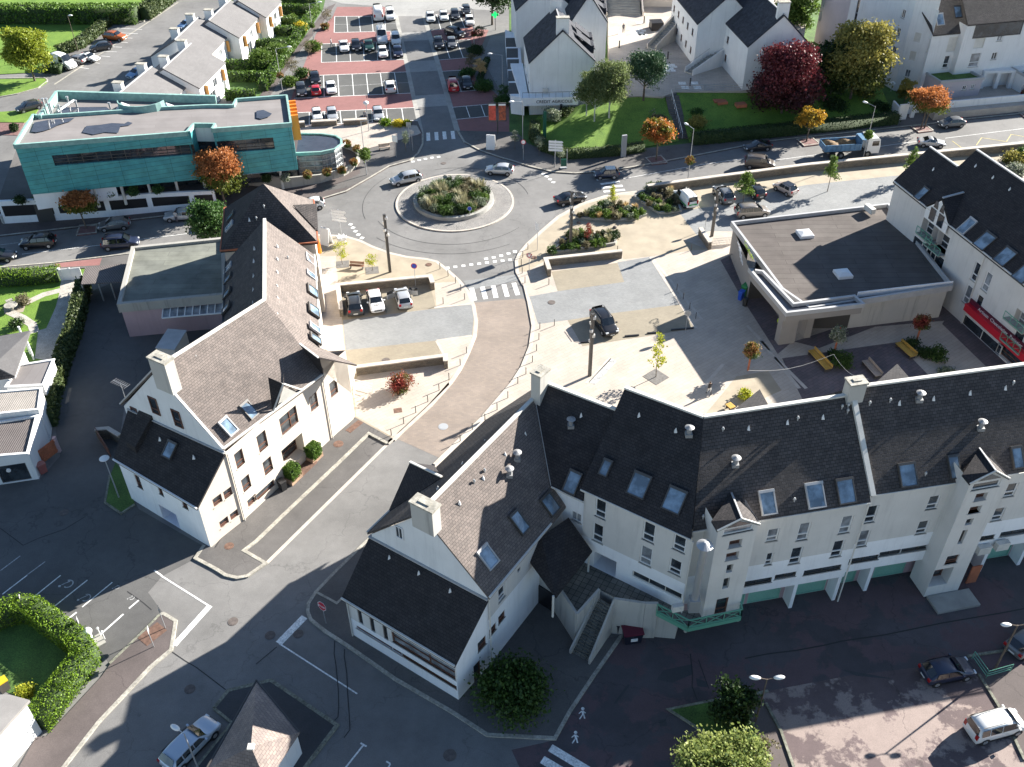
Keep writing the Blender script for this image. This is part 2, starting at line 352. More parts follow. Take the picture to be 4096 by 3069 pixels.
def path_mesh(m, pts, w, z0, z1, closed=False, mi=0):
    pts = [Vector((p[0], p[1], 0)) for p in pts]; n = len(pts); offs = []
    for i in range(n):
        a = pts[i-1] if (i > 0 or closed) else None; b = pts[(i+1) % n] if (i < n-1 or closed) else None
        d1 = (pts[i]-a).normalized() if a is not None else None; d2 = (b-pts[i]).normalized() if b is not None else None
        d = ((d1 or d2)+(d2 or d1)).normalized(); nn = Vector((-d.y, d.x, 0)); k = 1
        if d1 and d2: k = 1/max(.5, nn.dot(Vector((-d1.y, d1.x, 0))))
        offs.append(nn*w/2*k)
    vs = []
    for p, o in zip(pts, offs):
        vs += [(p.x+o.x, p.y+o.y, z0), (p.x+o.x, p.y+o.y, z1), (p.x-o.x, p.y-o.y, z1), (p.x-o.x, p.y-o.y, z0)]
    fs = []
    for i in range(n if closed else n-1):
        j = (i+1) % n
        for k in range(3): fs.append((4*i+k, 4*i+k+1, 4*j+k+1, 4*j+k))
    if not closed: fs += [(0, 3, 2, 1), (4*n-4, 4*n-3, 4*n-2, 4*n-1)]
    m.add(vs, fs, mi); return m
def kerb(uvs, mat='kerb', w=.28, h=.135, name='kerb', closed=False):
    o = path_mesh(MB(), W(uvs), w, -.02, h, closed).build(name, X[mat]); return tag(o, kind='structure')
LN = {}
def line(a, b, w=.12, mat='white_paint', z=.014, tile=None):
    """painted line between two picture points"""
    if tile: a = KD(*tile, *a); b = KD(*tile, *b)
    A = P(*a, z); B = P(*b, z); d = (B-A).normalized(); n = Vector((-d.y, d.x, 0))*w/2
    q = [A-n, B-n, B+n, A+n]
    LN.setdefault((mat, round(z, 3)), MB()).add(q, [(0, 1, 2, 3)])
def squares(c, r, pts, s=.48, ang=0, z=.014, mat='white_paint'):
    for x, y in pts:
        p = K(c, r, x, y, z); co, si = math.cos(ang)*s/2, math.sin(ang)*s/2
        LN.setdefault((mat, round(z, 3)), MB()).add([(p.x-co+si, p.y-si-co, z), (p.x+co+si, p.y+si-co, z), (p.x+co-si, p.y+si+co, z), (p.x-co-si, p.y-si+co, z)], [(0, 1, 2, 3)])
g = MB(); g.add([(-900, -60, 0), (900, -60, 0), (900, 1600, 0), (-900, 1600, 0)], [(0, 1, 2, 3)]); tag(g.build('road', X['road']), kind='structure')
KN = L(0, 1, -80, 395, 660, 310, 1120, 250, 1420, 215, 1700, 180)+L(1, 1, 580, 60, 780, 0)+L(1, 0, 1000, 1530, 1150, 1440, 1330, 1390, 1400, 1330, 1440, 1250, 1440, 1160)
flat('pavement', KN+[(902, 262), (640, 272), (600, 300), (100, 430), (-30, 440)], 'brown_asphalt', .12, .12)
flat('plaza_paving', L(1, 0, 360, 1095, 1060, 1062, 1390, 1085, 1425, 1150, 1395, 1165, 1150, 1235, 880, 1305, 730, 1190, 560, 1150, 360, 1165), 'stone_pavers2', .124)
flat('pavement_patch', L(1, 0, 890, 1310, 1150, 1240, 1400, 1170, 1425, 1200, 1420, 1260, 1390, 1320, 1320, 1380, 1140, 1430, 1000, 1515, 800, 1620, 560, 1657, 900, 1500), 'pave_dark', .124)
kerb(KN)
flat('car_park_lane', L(1, 0, 700, 60, 1110, 60, 1205, 140, 1400, 1045, 350, 1090, 300, 860, 520, 290, 660, 150), 'red_band', .004)
flat('square_road', L(1, 0, 560, -120, 640, 0, 740, 30, 930, 45, 1110, 58, 1200, 140, 1450, 142, 1560, 95, 1860, 80, 2040, 90, 2400, 60, 2400, -120), 'concrete_road', .004)
rows = [((680, 143), (1212, 140), (1232, 268), (675, 282), [(782, 793), (888, 902), (1000, 1012), (1110, 1122)], True),
        ((568, 380), (1262, 355), (1280, 515), (565, 540), [(690, 697), (805, 817), (925, 935), (1040, 1052), (1150, 1168)], True),
        ((455, 655), (1300, 622), (1335, 805), (330, 850), [(583, 590), (706, 717), (830, 845), (952, 972), (1074, 1100), (1195, 1228)], True),
        ((340, 975), (1368, 930), (1395, 1040), (350, 1085), [(460, 460), (590, 600), (725, 738), (860, 868), (1000, 1005), (1125, 1137), (1258, 1275)], False)]
for tl, tr, br, bl, dv, mid in rows:
    flat('parking_bays', L(1, 0, *tl, *tr, *br, *bl), 'bay', .008)
    line(tl, tr, .16, 'white_paint', .014, (1, 0)); line(bl, br, .16, 'white_paint', .014, (1, 0))
    if tl[0] > 500: line(tl, bl, .12, 'white_paint', .014, (1, 0))
    for a, b in dv:
        ya = tl[1]+(tr[1]-tl[1])*(a-tl[0])/(tr[0]-tl[0]); yb = bl[1]+(br[1]-bl[1])*(b-bl[0])/(br[0]-bl[0])
        line((a, ya), (b, yb), .12, 'white_paint', .014, (1, 0))
    if mid: line(((tl[0]+bl[0])/2 if tl[0] > 500 else 560, (tl[1]+bl[1])/2), ((tr[0]+br[0])/2, (tr[1]+br[1])/2), .10, 'faded_paint', .014, (1, 0))
for q in ((1195, 140, 1228, 140, 1448, 1150, 1408, 1150), (1435, 140, 1470, 140, 1762, 1130, 1715, 1130)): flat('gutter_strip', L(1, 0, *q), 'concrete', .010)
for q in ((1250, 285, 1478, 272, 1502, 345, 1266, 360), (1306, 533, 1542, 520, 1568, 612, 1326, 625), (1372, 828, 1644, 812, 1672, 912, 1392, 930)): flat('paved_band', L(1, 0, *q), 'concrete_road', .006)
flat('car_park_lane', L(1, 0, 1470, 130, 1790, 105, 1880, 250, 2010, 260, 1950, 400, 1850, 500, 1900, 700, 2050, 790, 2212, 930, 2212, 1172, 1765, 1130), 'red_band', .005)
for q in ((1475, 130, 1780, 116, 1830, 240, 1500, 262), (1530, 360, 1850, 342, 1900, 492, 1575, 520), (1605, 617, 1775, 607, 1905, 780, 1660, 800), (1695, 928, 2040, 898, 2060, 1000, 1730, 1032)):
    flat('parking_bays', L(1, 0, *q), 'bay', .009)
    line(q[0:2], q[2:4], .14, 'white_paint', .014, (1, 0)); line(q[6:8], q[4:6], .14, 'white_paint', .014, (1, 0))
for a in ((1560, 125, 1597, 255), (1660, 122, 1697, 250), (1755, 118, 1805, 243), (1625, 355, 1675, 505), (1735, 350, 1790, 500), (1742, 700, 1775, 795), (1850, 700, 1890, 785), (1815, 920, 1848, 1015), (1945, 910, 1978, 1005)): line(a[:2], a[2:], .12, 'white_paint', .014, (1, 0))
flat('cobbled_path', L(1, 0, 2030, 310, 2150, 310, 2212, 470, 2212, 960, 2100, 770, 1950, 500), 'grey_pavers', .03)
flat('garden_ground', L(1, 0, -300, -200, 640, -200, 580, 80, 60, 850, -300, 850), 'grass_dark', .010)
flat('footpath', L(1, 0, 620, 60, 690, 30, 570, 210, 330, 500, 120, 830, 30, 830), 'brown_asphalt', .05, .05)
KE = L(1, 0, 1740, 1130, 1800, 1230, 1950, 1310, 2130, 1370)+L(2, 0, 0, 1393, 150, 1440, 350, 1488, 550, 1500, 700, 1490, 930, 1465, 1200, 1420, 1700, 1325, 2212, 1225)+L(3, 0, 260, 1195, 560, 1165, 1230, 1092, 1420, 1072, 1700, 1035, 2300, 975)
flat('pavement', KE+[(2250, 228), (2000, 238), (1760, 282), (1659, 290), (1500, 308), (1400, 320), (1200, 335), (1140, 310), (1120, 290), (1106, 285)], 'pave_dark', .12, .12)
kerb(KE)
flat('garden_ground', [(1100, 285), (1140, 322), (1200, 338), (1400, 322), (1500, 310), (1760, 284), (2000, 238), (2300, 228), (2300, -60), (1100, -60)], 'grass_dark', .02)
KW = L(1, 1, 535, 380, 760, 390, 900, 430, 1000, 480, 1150, 535, 1300, 570, 1480, 590, 1560, 610, 1650, 680, 1750, 770, 1830, 870, 1880, 990, 1902, 1120, 1890, 1250, 1830, 1400, 1760, 1540, 1680, 1657)+L(1, 2, 1500, 200, 1250, 430, 1188, 492)
flat('plaza_paving', KW+L(1, 2, 860, 295)+[(690, 860), (640, 700), (640, 500)], 'sand', .10, .10)
kerb(KW, 'coping', .42, .11)
flat('plaza_paving', L(1, 1, 500, 555, 690, 555, 712, 820, 780, 1460, 560, 1340, 480, 1000), 'stone_pavers2', .104)
flat('bay_paving', L(1, 1, 735, 870, 1500, 790, 1555, 1005, 745, 1110), 'sand_pavers', .108)
flat('bay_paving', L(1, 1, 775, 1370, 1560, 1285, 1600, 1440, 790, 1530), 'sand_pavers', .108)
flat('lane_paving', L(1, 1, 750, 1110, 1300, 1040, 1868, 972, 1880, 1100, 1866, 1243, 1560, 1285, 775, 1370), 'grey_pavers', .104)
flat('plaza_paving', L(1, 1, 1540, 790, 1745, 775, 1815, 870, 1865, 968, 1560, 1005), 'stone_pavers', .104)
flat('plaza_paving', L(1, 1, 1560, 1288, 1868, 1248, 1815, 1395, 1745, 1535, 1600, 1700, 900, 1700, 900, 1560, 1640, 1440), 'stone_pavers', .106)
flat('plaza_paving', L(1, 2, 862, 285, 840, 0, 900, -90, 1640, -90, 1670, 10, 1485, 195, 1240, 420, 1180, 465), 'stone_pavers', .110)
for q in ((1540, 1000, 1868, 968), (1560, 1286, 1868, 1244), (1560, 1290, 1640, 1440)): line(q[:2], q[2:], .3, 'coping', .116, (1, 1))
flat('pavement', L(1, 2, 860, 295, 1185, 480, 1135, 522, 975, 437, 715, 690, 280, 1100, 0, 1370)+L(0, 2, 2108, 1450)+L(1, 2, 85, 1560)+L(0, 3, 2140, 12, 2050, 28, 1950, 5)+L(0, 2, 1870, 1610, 1690, 1515, 1765, 1405, 1860, 1420, 2000, 1200), 'pave_dark', .12, .12)
flat('parking_bays', L(1, 2, 975, 440, 1135, 522, 85, 1560)+L(0, 2, 2110, 1450), 'pave_dark', .005)
kerb(L(1, 2, 1135, 522, 975, 437, 715, 690, 280, 1100, 0, 1370)+L(0, 2, 2108, 1450)+L(1, 2, 85, 1560)+L(0, 3, 2140, 12, 2050, 28, 1950, 5)+L(0, 2, 1870, 1610, 1690, 1515, 1765, 1405), 'kerb', .3, .14)
line((1138, 522), (85, 1560), .34, 'coping', .012, (1, 2)); kerb(L(1, 2, 1188, 480, 1137, 523), 'coping', .4, .12)
flat('yard', [(180, 636), (270, 600), (500, 500), (500, 760), (340, 800), (270, 870), (250, 1010), (300, 1100), (457, 1190), (422, 1207), (350, 1245), (320, 1280), (354, 1327), (237, 1435), (200, 1380), (0, 1300), (-60, 1300), (-60, 1040), (85, 1037), (130, 985), (120, 930), (150, 760)], 'dark_tarmac', .006)
SW = L(0, 3, 1385, 345, 1415, 338, 1520, 402, 1480, 650, 1300, 800, 850, 1280, 540, 1680)
flat('pavement', SW+L(0, 3, 140, 1700, 310, 1400, 400, 1390, 880, 870, 950, 770, 1180, 550), 'brown_asphalt', .12, .12)
kerb(SW); kerb(L(0, 3, 950, 770, 1180, 550, 1385, 345), 'kerb_dirty', .22)
for a in ((0, 1620, 175, 1490), (230, 1657, 390, 1540)): line(a[:2], a[2:], .1, 'faded_paint', .014, (0, 2))
for a in ((20, 165, 235, 0), (240, 230, 525, 0), (475, 265, 755, 42), (710, 275, 970, 62)): line(a[:2], a[2:], .11, 'white_paint', .014, (0, 3))
for a in ((1115, 287, 1200, 215), (556, 404, 662, 320), (866, 514, 1066, 336)): line(a[:2], a[2:], .15, 'white_paint', .014, (0, 3))
line((1385, 0), (1810, 268), .14, 'white_paint', .014, (0, 3)); line((1332, 1615), (1400, 1662), .14, 'white_paint', .014, (0, 2)); line((1815, 262), (1505, 605), .48, 'white_paint', .015, (0, 3))
for x, y, s in ((590, 75, 1.0), (745, 195, .9), (1010, 105, .5), (1140, 195, .5)):   # worn wheelchair marks
    p = K(0, 3, x, y); m = LN.setdefault(('faded_paint', .014), MB()); r = .42*s
    for i in range(10):
        a0, a1 = -2.2+i*.42, -2.2+(i+1)*.42
        m.add([(p.x+r*math.cos(a)*k, p.y+r*math.sin(a)*k, .014) for a, k in ((a0, .8), (a0, 1.05), (a1, 1.05), (a1, .8))], [(0, 1, 2, 3)])
    m.add([(p.x-.5*s, p.y-.15*s, .014), (p.x+.1*s, p.y+.25*s, .014), (p.x+.05*s, p.y+.33*s, .014), (p.x-.55*s, p.y-.07*s, .014)], [(0, 1, 2, 3)])
    m.add([(p.x-.75*s, p.y-.35*s, .014), (p.x-.55*s, p.y-.35*s, .014), (p.x-.55*s, p.y-.15*s, .014), (p.x-.75*s, p.y-.15*s, .014)], [(0, 1, 2, 3)])
SC = L(0, 3, 1850, 1155, 1975, 1003, 2212, 945)+L(1, 3, 130, 915, 700, 1302, 400, 1700)
flat('pavement', SC+L(0, 3, 1640, 1740, 2005, 1280), 'road_dark', .12, .12); kerb(SC, 'kerb_dirty'); kerb(L(0, 3, 1850, 1155, 2005, 1280, 1640, 1740), 'kerb_dirty', .2)
KC = L(1, 2, 1200, 1130, 940, 1385, 680, 1640)+L(1, 3, 520, 150, 455, 250, 448, 320, 475, 390, 600, 490, 800, 620, 1200, 900, 1700, 1190, 2000, 1385, 2212, 1395)+L(2, 3, 370, 1415, 500, 1180, 700, 880, 950, 520)
flat('pavement', KC+[(1300, 1380), (1250, 1300), (1050, 1150), (900, 1090)], 'pave_dark', .12, .12)
kerb(KC, 'kerb'); kerb(L(1, 3, 525, 155, 700, 250, 770, 185), 'kerb', .2, .15)
KP = [(939, 1005), (1043, 903), (1075, 865), (1106, 829), (1128, 795), (1146, 750), (1152, 705), (1143, 655), (1128, 607)]
flat('block_paved_road', L(1, 1, 1875, 960, 2212, 930)+[(1133, 645), (1145, 665), (1153, 705), (1147, 750), (1129, 795), (1107, 830), (1076, 866), (1044, 904), (953, 991)]+L(1, 2, 1220, 480, 1500, 198)+L(1, 1, 1680, 1657, 1830, 1400, 1890, 1250, 1902, 1120, 1880, 990), 'tan_pavers', .006)
flat('rumble_strip', L(1, 1, 1790, 770, 2212, 720)+L(2, 1, 60, 715, 75, 760)+L(1, 1, 2212, 780, 1840, 850), 'grey_pavers', .006)
KEa = KP+L(2, 1, 88, 800, 45, 700, 38, 600, 70, 530, 130, 460, 250, 350, 400, 220, 600, 110, 800, 45, 950, 18)+[(1397, 413)]
flat('plaza_paving', KEa+[(1560, 388), (1958, 340), (2300, 300), (2300, 900), (1400, 930), (1180, 880), (1000, 1010)], 'stone_pavers', .10, .10)
kerb(KEa, 'coping', .42, .11)
flat('plaza_concrete', L(2, 1, 48, 615, 78, 540, 138, 470, 258, 360, 408, 230, 606, 120, 800, 56, 950, 28, 1060, 30, 1450, 190, 1600, 380, 1480, 415, 1690, 500, 1540, 510, 1190, 560, 960, 585, 950, 520, 280, 600, 130, 690, 55, 690), 'sand', .104)
flat('plaza_concrete', L(2, 1, 1060, 30, 1450, 190, 1600, 380, 1700, 340)+[(1582, 500), (1929, 445), (1960, 352), (2230, 312), (2230, 300), (1958, 342), (1560, 390), (1397, 415)], 'grey_pavers', .105)
flat('bay_paving', [(1397, 416), (1560, 392), (1958, 344), (2230, 302), (2230, 360), (1930, 380), (1740, 400), (1600, 430), (1550, 445), (1470, 455)], 'sand', .108)
flat('bay_paving', L(2, 1, 340, 690, 910, 615, 970, 780, 395, 860), 'sand_pavers', .108)
flat('lane_paving', L(2, 1, 150, 905, 395, 860, 970, 780, 910, 610, 1195, 562, 1450, 975, 870, 1050, 480, 1110, 225, 1145), 'grey_pavers', .104)
flat('bay_paving', L(2, 1, 480, 1110, 870, 1050, 1450, 975, 1590, 1180, 900, 1290, 610, 1335), 'sand_pavers', .108)
flat('dark_paving', [(1556, 562), (1590, 545), (1715, 735), (1680, 765), (1600, 640)], 'porphyry', .106); flat('dark_paving', [(1715, 738), (1860, 690), (2060, 655), (2075, 690), (1890, 706), (1770, 752)], 'porphyry', .106); flat('dark_paving', [(2062, 660), (2120, 690), (2300, 860), (2200, 860), (2035, 700)], 'porphyry', .107)
flat('dark_paving', L(3, 1, 120, 1440, 1110, 1300, 1390, 1590, 1000, 1720, 300, 1800), 'porphyry', .107)
flat('dark_paving', L(2, 2, 1655, 285, 1940, -60, 2212, -110, 2330, 60, 2100, 160), 'sand', .108)
for a in ((-60, 1290, 270, 1700), (60, 1430, 330, 1700)): line(a[:2], a[2:], .4, 'coping', .112, (3, 1))
for a in ((850, 1435, 640, 1657), (1825, 1490, 1640, 1700), (1210, 570, 1640, 1105), (1195, 565, 1590, 1180), (2030, 1155, 2230, 1370)): line(a[:2], a[2:], .35, 'coping', .112, (2, 1))
line((880, 1450), (690, 1657), .8, 'faded_paint', .112, (2, 1))
for a in ((1862, 832, 1890, 940), (1955, 822, 1984, 928), (2048, 812, 2074, 917), (2140, 800, 2171, 907)): line(a[:2], a[2:], .56, 'white_paint', .014, (1, 1))
line((15, 788), (50, 893), .56, 'white_paint', .014, (2, 1))
for a in ((1487, 1147, 1490, 1218), (1557, 1142, 1562, 1212), (1625, 1137, 1632, 1205), (1697, 1133, 1706, 1202), (1780, 1140, 1810, 1185)): line(a[:2], a[2:], .58, 'white_paint', .014, (1, 0))
for a in ((730, 1556, 850, 1542), (765, 1592, 930, 1570), (775, 1624, 955, 1604), (790, 1657, 975, 1640)): line(a[:2], a[2:], .5, 'white_paint', .014, (2, 0))
for a in ((330, 1490, 680, 1700), (260, 1592, 460, 1710)): line(a[:2], a[2:], .62, 'white_paint', .014, (2, 3))
squares(1, 1, [(817, 282), (838, 311), (858, 342), (884, 371), (916, 399)], .5, -.4)
squares(1, 1, [(1655, 658), (1722, 649), (1792, 640), (1860, 630), (1928, 622), (1995, 613), (2063, 604), (2130, 596), (2195, 588), (1988, 580), (2053, 568), (2118, 552), (2182, 534)], .47, .1); squares(2, 1, [(25, 517)], .5, .1)
squares(1, 0, [(1356, 1397), (1410, 1384), (1464, 1373), (1520, 1363), (1577, 1356)], .5, .15); squares(2, 0, [(268, 1503), (298, 1525), (328, 1550), (357, 1575)], .5, -.4)
line((420, 360), (195, 590), .62, 'white_paint', .014, (1, 3)); line((200, 590), (875, 1025), .12, 'white_paint', .014, (1, 3)); line((930, 1465), (760, 1680), .13, 'white_paint', .014, (1, 3)); line((903, 1450), (955, 1480), .13, 'white_paint', .014, (1, 3)); line((1125, 1608), (1160, 1630), .12, 'white_paint', .014, (1, 3)); line((1160, 1630), (1140, 1670), .12, 'white_paint', .014, (1, 3))
line((190, 540), (880, 460), .1, 'white_paint', .014, (0, 1)); line((1190, 415), (1680, 355), .1, 'white_paint', .014, (0, 1)); line((-40, 465), (160, 440), .1, 'faded_paint', .014, (0, 1))
for c, a in ((3, (-60, 1400, 440, 1335)), (3, (950, 1268, 1290, 1222)), (3, (1530, 1195, 2300, 1100)), (2, (960, 1545, 1540, 1440)), (2, (1580, 1432, 2000, 1370))): line(a[:2], a[2:], .1, 'white_paint', .014, (c, 0))
for a in ((1590, 1218, 1720, 1312), (1800, 1255, 1845, 1190), (1845, 1190, 2060, 1225), (2060, 1225, 2100, 1162), (2100, 1162, 2260, 1190)): line(a[:2], a[2:], .11, 'yellow_paint', .016, (3, 0))
for x, y in ((610, 1195), (548, 1402)):     # walking-figure marks
    p = K(2, 3, x, y); m = LN.setdefault(('white_paint', .014), MB())
    def tp(a, b): return (p.x+a*.72, p.y+b*.72, .014)
    m.add([tp(.18*math.cos(t)+.05, .55+.18*math.sin(t)) for t in [i*.785 for i in range(8)]], [tuple(range(8))])
    for q in (((-.12, .3), (-.06, -.1), (.16, -.1), (.14, .32)), ((-.06, -.1), (-.42, -.62), (-.3, -.68), (.08, -.1)), ((.02, -.1), (.1, -.62), (.24, -.6), (.16, -.1)), ((-.12, .3), (-.42, .02), (-.36, -.04), (-.1, .14)), ((.12, .3), (.34, .05), (.28, 0), (.1, .14))):
        m.add([tp(*v) for v in q], [(0, 1, 2, 3)])
flat('rear_road', L(2, 3, 370, 1425, 560, 1090, 950, 530)+[(1400, 1330), (1600, 1300), (2300, 1170), (2300, 1720), (1150, 1720), (1105, 1620)], 'road_red', .005)
LOT = L(3, 3, -60, 1012, 700, 868, 1300, 795, 1830, 870, 2010, 1170, 2240, 1700, 230, 1700, 110, 1350, -20, 1120)
flat('worn_car_park', LOT, 'lot_red', .009)
flat('car_park_ground', L(3, 3, -150, 1060, -20, 1120, 110, 1350, 230, 1700, -700, 1750, -520, 1500), 'brown_asphalt', .010); flat('car_park_ground', L(3, 3, 1840, 860, 2400, 740, 2400, 1700, 2240, 1700, 2010, 1170), 'brown_asphalt', .010)
kerb(L(3, 3, -20, 1110, 110, 1350, 240, 1720), 'kerb_dirty', .2); kerb(L(3, 3, 1820, 860, 2010, 1170, 2212, 1600), 'kerb_dirty', .2); kerb(L(2, 3, 1980, 1052, 2150, 1020, 2212, 1005), 'kerb_dirty', .2); kerb(L(3, 3, 1720, 705, 2040, 655, 2300, 600), 'kerb_dirty', .2)
flat('green_island', L(2, 3, 1350, 1165, 1700, 1095, 1990, 1050, 2160, 1500, 1900, 1657, 1640, 1350), 'grass_dark', .10, .1); kerb(L(2, 3, 1990, 1050, 1700, 1095, 1350, 1165, 1640, 1350, 1760, 1440), 'kerb_dirty', .2)
flat('lawn', L(0, 0, -300, 190, 965, 195, 830, 270, 560, 440, 440, 470, 420, 620, -300, 655), 'grass', .10, .1)
flat('lawn', L(0, 0, -300, 690, 385, 678, 408, 690, 400, 715, 330, 760, 150, 810, -300, 870), 'grass', .10, .1)
flat('lawn', L(0, 0, -300, 985, 100, 960, 345, 925, 300, 990, 210, 1058, -300, 1052), 'grass', .10, .1)
kerb(L(0, 0, -300, 870, 0, 842, 150, 815, 330, 765, 408, 705, 408, 690, 385, 676, -300, 688), 'kerb', .2); kerb(L(0, 0, 560, 440, 830, 270, 965, 195, 1240, 190, 1500, -40), 'kerb', .25)
flat('garden_ground', L(0, 0, -500, -300, 1700, -300, 1480, 0, 1240, 185, 965, 190, -500, 185), 'grass', .03)
flat('pavement', L(0, 0, -300, 1060, 210, 1062, 150, 1170, -300, 1160), 'mulch', .05, .05)
for a in ((1010, 243, 1225, 256), (1010, 283, 1190, 292), (1010, 323, 1145, 331), (1000, 362, 1105, 370), (950, 404, 1052, 409), (880, 444, 1007, 449), (870, 484, 952, 491), (790, 538, 860, 548), (690, 583, 768, 595)): line(a[:2], a[2:], .12, 'white_paint', .014, (0, 0))
line((470, 730), (1540, 20), .35, 'kerb', .010, (0, 0))
flat('garden_ground', L(0, 1, -60, 640, 740, 650, 700, 760, 650, 900, 380, 1700, -60, 1700), 'grass', .02)
flat('garden_path', L(0, 1, 540, 660, 700, 740, 690, 850, 510, 1480, 300, 1440, 330, 1200, 400, 1180, 480, 1000, 510, 890), 'gravel', .03)
path = W(L(0, 1, 540, 850, 380, 890, 230, 960, 60, 1010)); tag(path_mesh(MB(), path, 1.0, 0, .034).build('garden_path', X['gravel']), kind='structure')
path = W(L(0, 1, 80, 1040, 190, 1090, 280, 1150, 300, 1220)); tag(path_mesh(MB(), path, 1.0, 0, .036).build('garden_path', X['gravel']), kind='structure')
flat('garden_path', L(0, 1, 30, 1000, 130, 950, 230, 960, 200, 1040, 40, 1060), 'sand', .032)
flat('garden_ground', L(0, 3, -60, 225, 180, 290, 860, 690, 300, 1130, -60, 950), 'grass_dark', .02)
flat('pavement', L(0, 1, -60, 665, 450, 622, 890, 570, 1200, 530, 1900, 420, 1900, 500, 1100, 640, 720, 660, -60, 700), 'pave_dark', .10, .1); kerb(L(0, 1, -60, 663, 450, 620, 890, 568, 1200, 528, 1900, 420), 'kerb', .22)
flat('pavement_patch', L(0, 1, 470, 622, 880, 574, 860, 636, 480, 655), 'red_band', .104)
flat('green_strip', L(0, 2, 1000, 680, 1060, 760, 1165, 1040, 1050, 1125, 910, 1035, 950, 800), 'grass_dark', .10, .1); kerb(L(0, 2, 950, 800, 910, 1035, 1050, 1128, 1165, 1050), 'kerb_dirty', .18)
def strip(name, front, back, mat):
    m = MB(); n = len(front); vs = [K(c, r, x, y, z) for c, r, x, y, z in front]+[K(c, r, x, y, z) for c, r, x, y, z in back]
    m.add(vs, [(i, i+1, n+i+1, n+i) for i in range(n-1)]); tag(m.build(name, X[mat]), kind='structure')
strip('lawn', [(2, 0, 150, 1100, .15), (2, 0, 290, 1260, .15), (2, 0, 480, 1350, .15), (2, 0, 900, 1310, .15), (2, 0, 1440, 1220, .15)], [(2, 0, 230, 1000, .4), (2, 0, 420, 960, .8), (2, 0, 620, 900, 2.3), (2, 0, 1000, 845, 3.1), (2, 0, 1330, 820, 3.1)], 'grass')
strip('lawn', [(2, 0, 1530, 1230, .15), (2, 0, 2212, 1150, .15), (3, 0, 1110, 1040, .15)], [(2, 0, 1420, 800, 3.1), (2, 0, 2010, 775, 3.1), (3, 0, 900, 600, 3.1)], 'grass')
CT = [(1310, -60), (1316, 140), (1356, 208), (1431, 209), (1457, 199), (1603, 197), (1720, 190), (1740, 60), (1740, -60)]
m = MB(); m.prism(W(CT, 3.2), 0, 3.2); tag(m.build('raised_court', X['stone_pavers2']), kind='structure')
for a, b in ((1000, 1130), ): pass
for (x0, y0, n) in ((1010, 250, 4), (1290, 560, 6)):          # inlaid checker squares
    for i in range(6):
        for j in range(5 if n == 4 else 4):
            if (i+j) % 2: continue
            p = K(2, 0, x0+i*24+(j*6 if n == 4 else -j*6), y0+j*17, 3.21); s = .42
            LN.setdefault(('white_paint', 3.21), MB()).add([(p.x-s, p.y-s, 3.21), (p.x+s, p.y-s, 3.21), (p.x+s, p.y+s, 3.21), (p.x-s, p.y+s, 3.21)], [(0, 1, 2, 3)])
for x, y in ((1470, 720), (1575, 718), (1495, 757), (1600, 757), (1100, 195), (1190, 188), (1330, 250), (890, 250), (950, 300), (1120, 300)):
    p = K(2, 0, x, y, 3.21); s = .6; LN.setdefault(('white_paint', 3.21), MB()).add([(p.x-s, p.y-s, 3.21), (p.x+s, p.y-s, 3.21), (p.x+s, p.y+s, 3.21), (p.x-s, p.y+s, 3.21)], [(0, 1, 2, 3)])
for (mt, z), mb in LN.items(): tag(mb.build('road_marking', X[mt]), kind='structure')
RC = P(982.5, 437); RC.z = 0; RR = 7.95
def arc(c, r, a0, a1, n): return [(c.x+r*math.cos(a0+(a1-a0)*i/n), c.y+r*math.sin(a0+(a1-a0)*i/n)) for i in range(n+1)]
rb = thing('roundabout_island', 'round planted island of the roundabout with cobbled apron and low stone ring wall', 'roundabout', (RC.x, RC.y, 0))
m = MB(); m.prism(arc(RC, RR, 0, 2*math.pi, 72)[:-1], 0, .12); m.build('apron', X['setts'], rb)
m = MB(); path_mesh(m, arc(RC, RR+.02, 0, 2*math.pi, 72)[:-1], .28, 0, .14, True); m.build('edge_kerb', X['coping'], rb)
RI = Vector((RC.x-.15, RC.y+.1, 0))
m = MB(); path_mesh(m, arc(RI, 5.25, 0, 2*math.pi, 60)[:-1], .55, .1, .62, True); m.build('ring_wall', X['concrete'], rb)
m = MB(); m.prism(arc(RI, 5.1, 0, 2*math.pi, 40)[:-1], .1, .5); m.build('soil_bed', X['soil'], rb)

def seam(uvs, w=.07, mat='seam', z=.016): tag(path_mesh(MB(), W(uvs), w, z-.003, z).build('asphalt_seam', X[mat]), kind='structure')
X['seam'] = plain('bitumen_seam', (.03, .03, .03), .8)
seam(L(1, 3, 680, 570, 675, 680, 690, 770, 712, 1000, 715, 1150, 708, 1225, 680, 1255)); seam(L(1, 3, 765, 640, 762, 700, 785, 850, 790, 1000, 805, 1200, 812, 1335, 760, 1405)); seam(L(3, 3, -200, 720, 0, 680, 250, 650, 500, 603, 640, 570, 1000, 518, 1500, 415, 2000, 330, 2212, 290), .12)
seam(L(0, 3, 1100, 140, 1240, 240, 1310, 300)); seam(L(0, 3, 1490, 665, 1600, 740, 1700, 800, 1950, 990)); seam(L(1, 3, 0, 770, 180, 620)); seam(L(0, 2, 0, 1250, 200, 1400, 330, 1340, 560, 1260, 740, 1150)); seam(L(2, 3, 1540, 680, 1560, 860, 1555, 960, 1600, 1080)); seam(L(2, 3, 1610, 730, 1670, 900, 1700, 980))
for r_, a0, a1 in ((11.2, 3.6, 5.6), (13.5, 3.9, 5.3), (10.3, .2, 1.9), (12.6, 2.5, 3.5)):
    q = arc(RC, r_, a0, a1, 26); tag(path_mesh(MB(), q, .05, .012, .016).build('asphalt_seam', X['seam']), kind='structure')
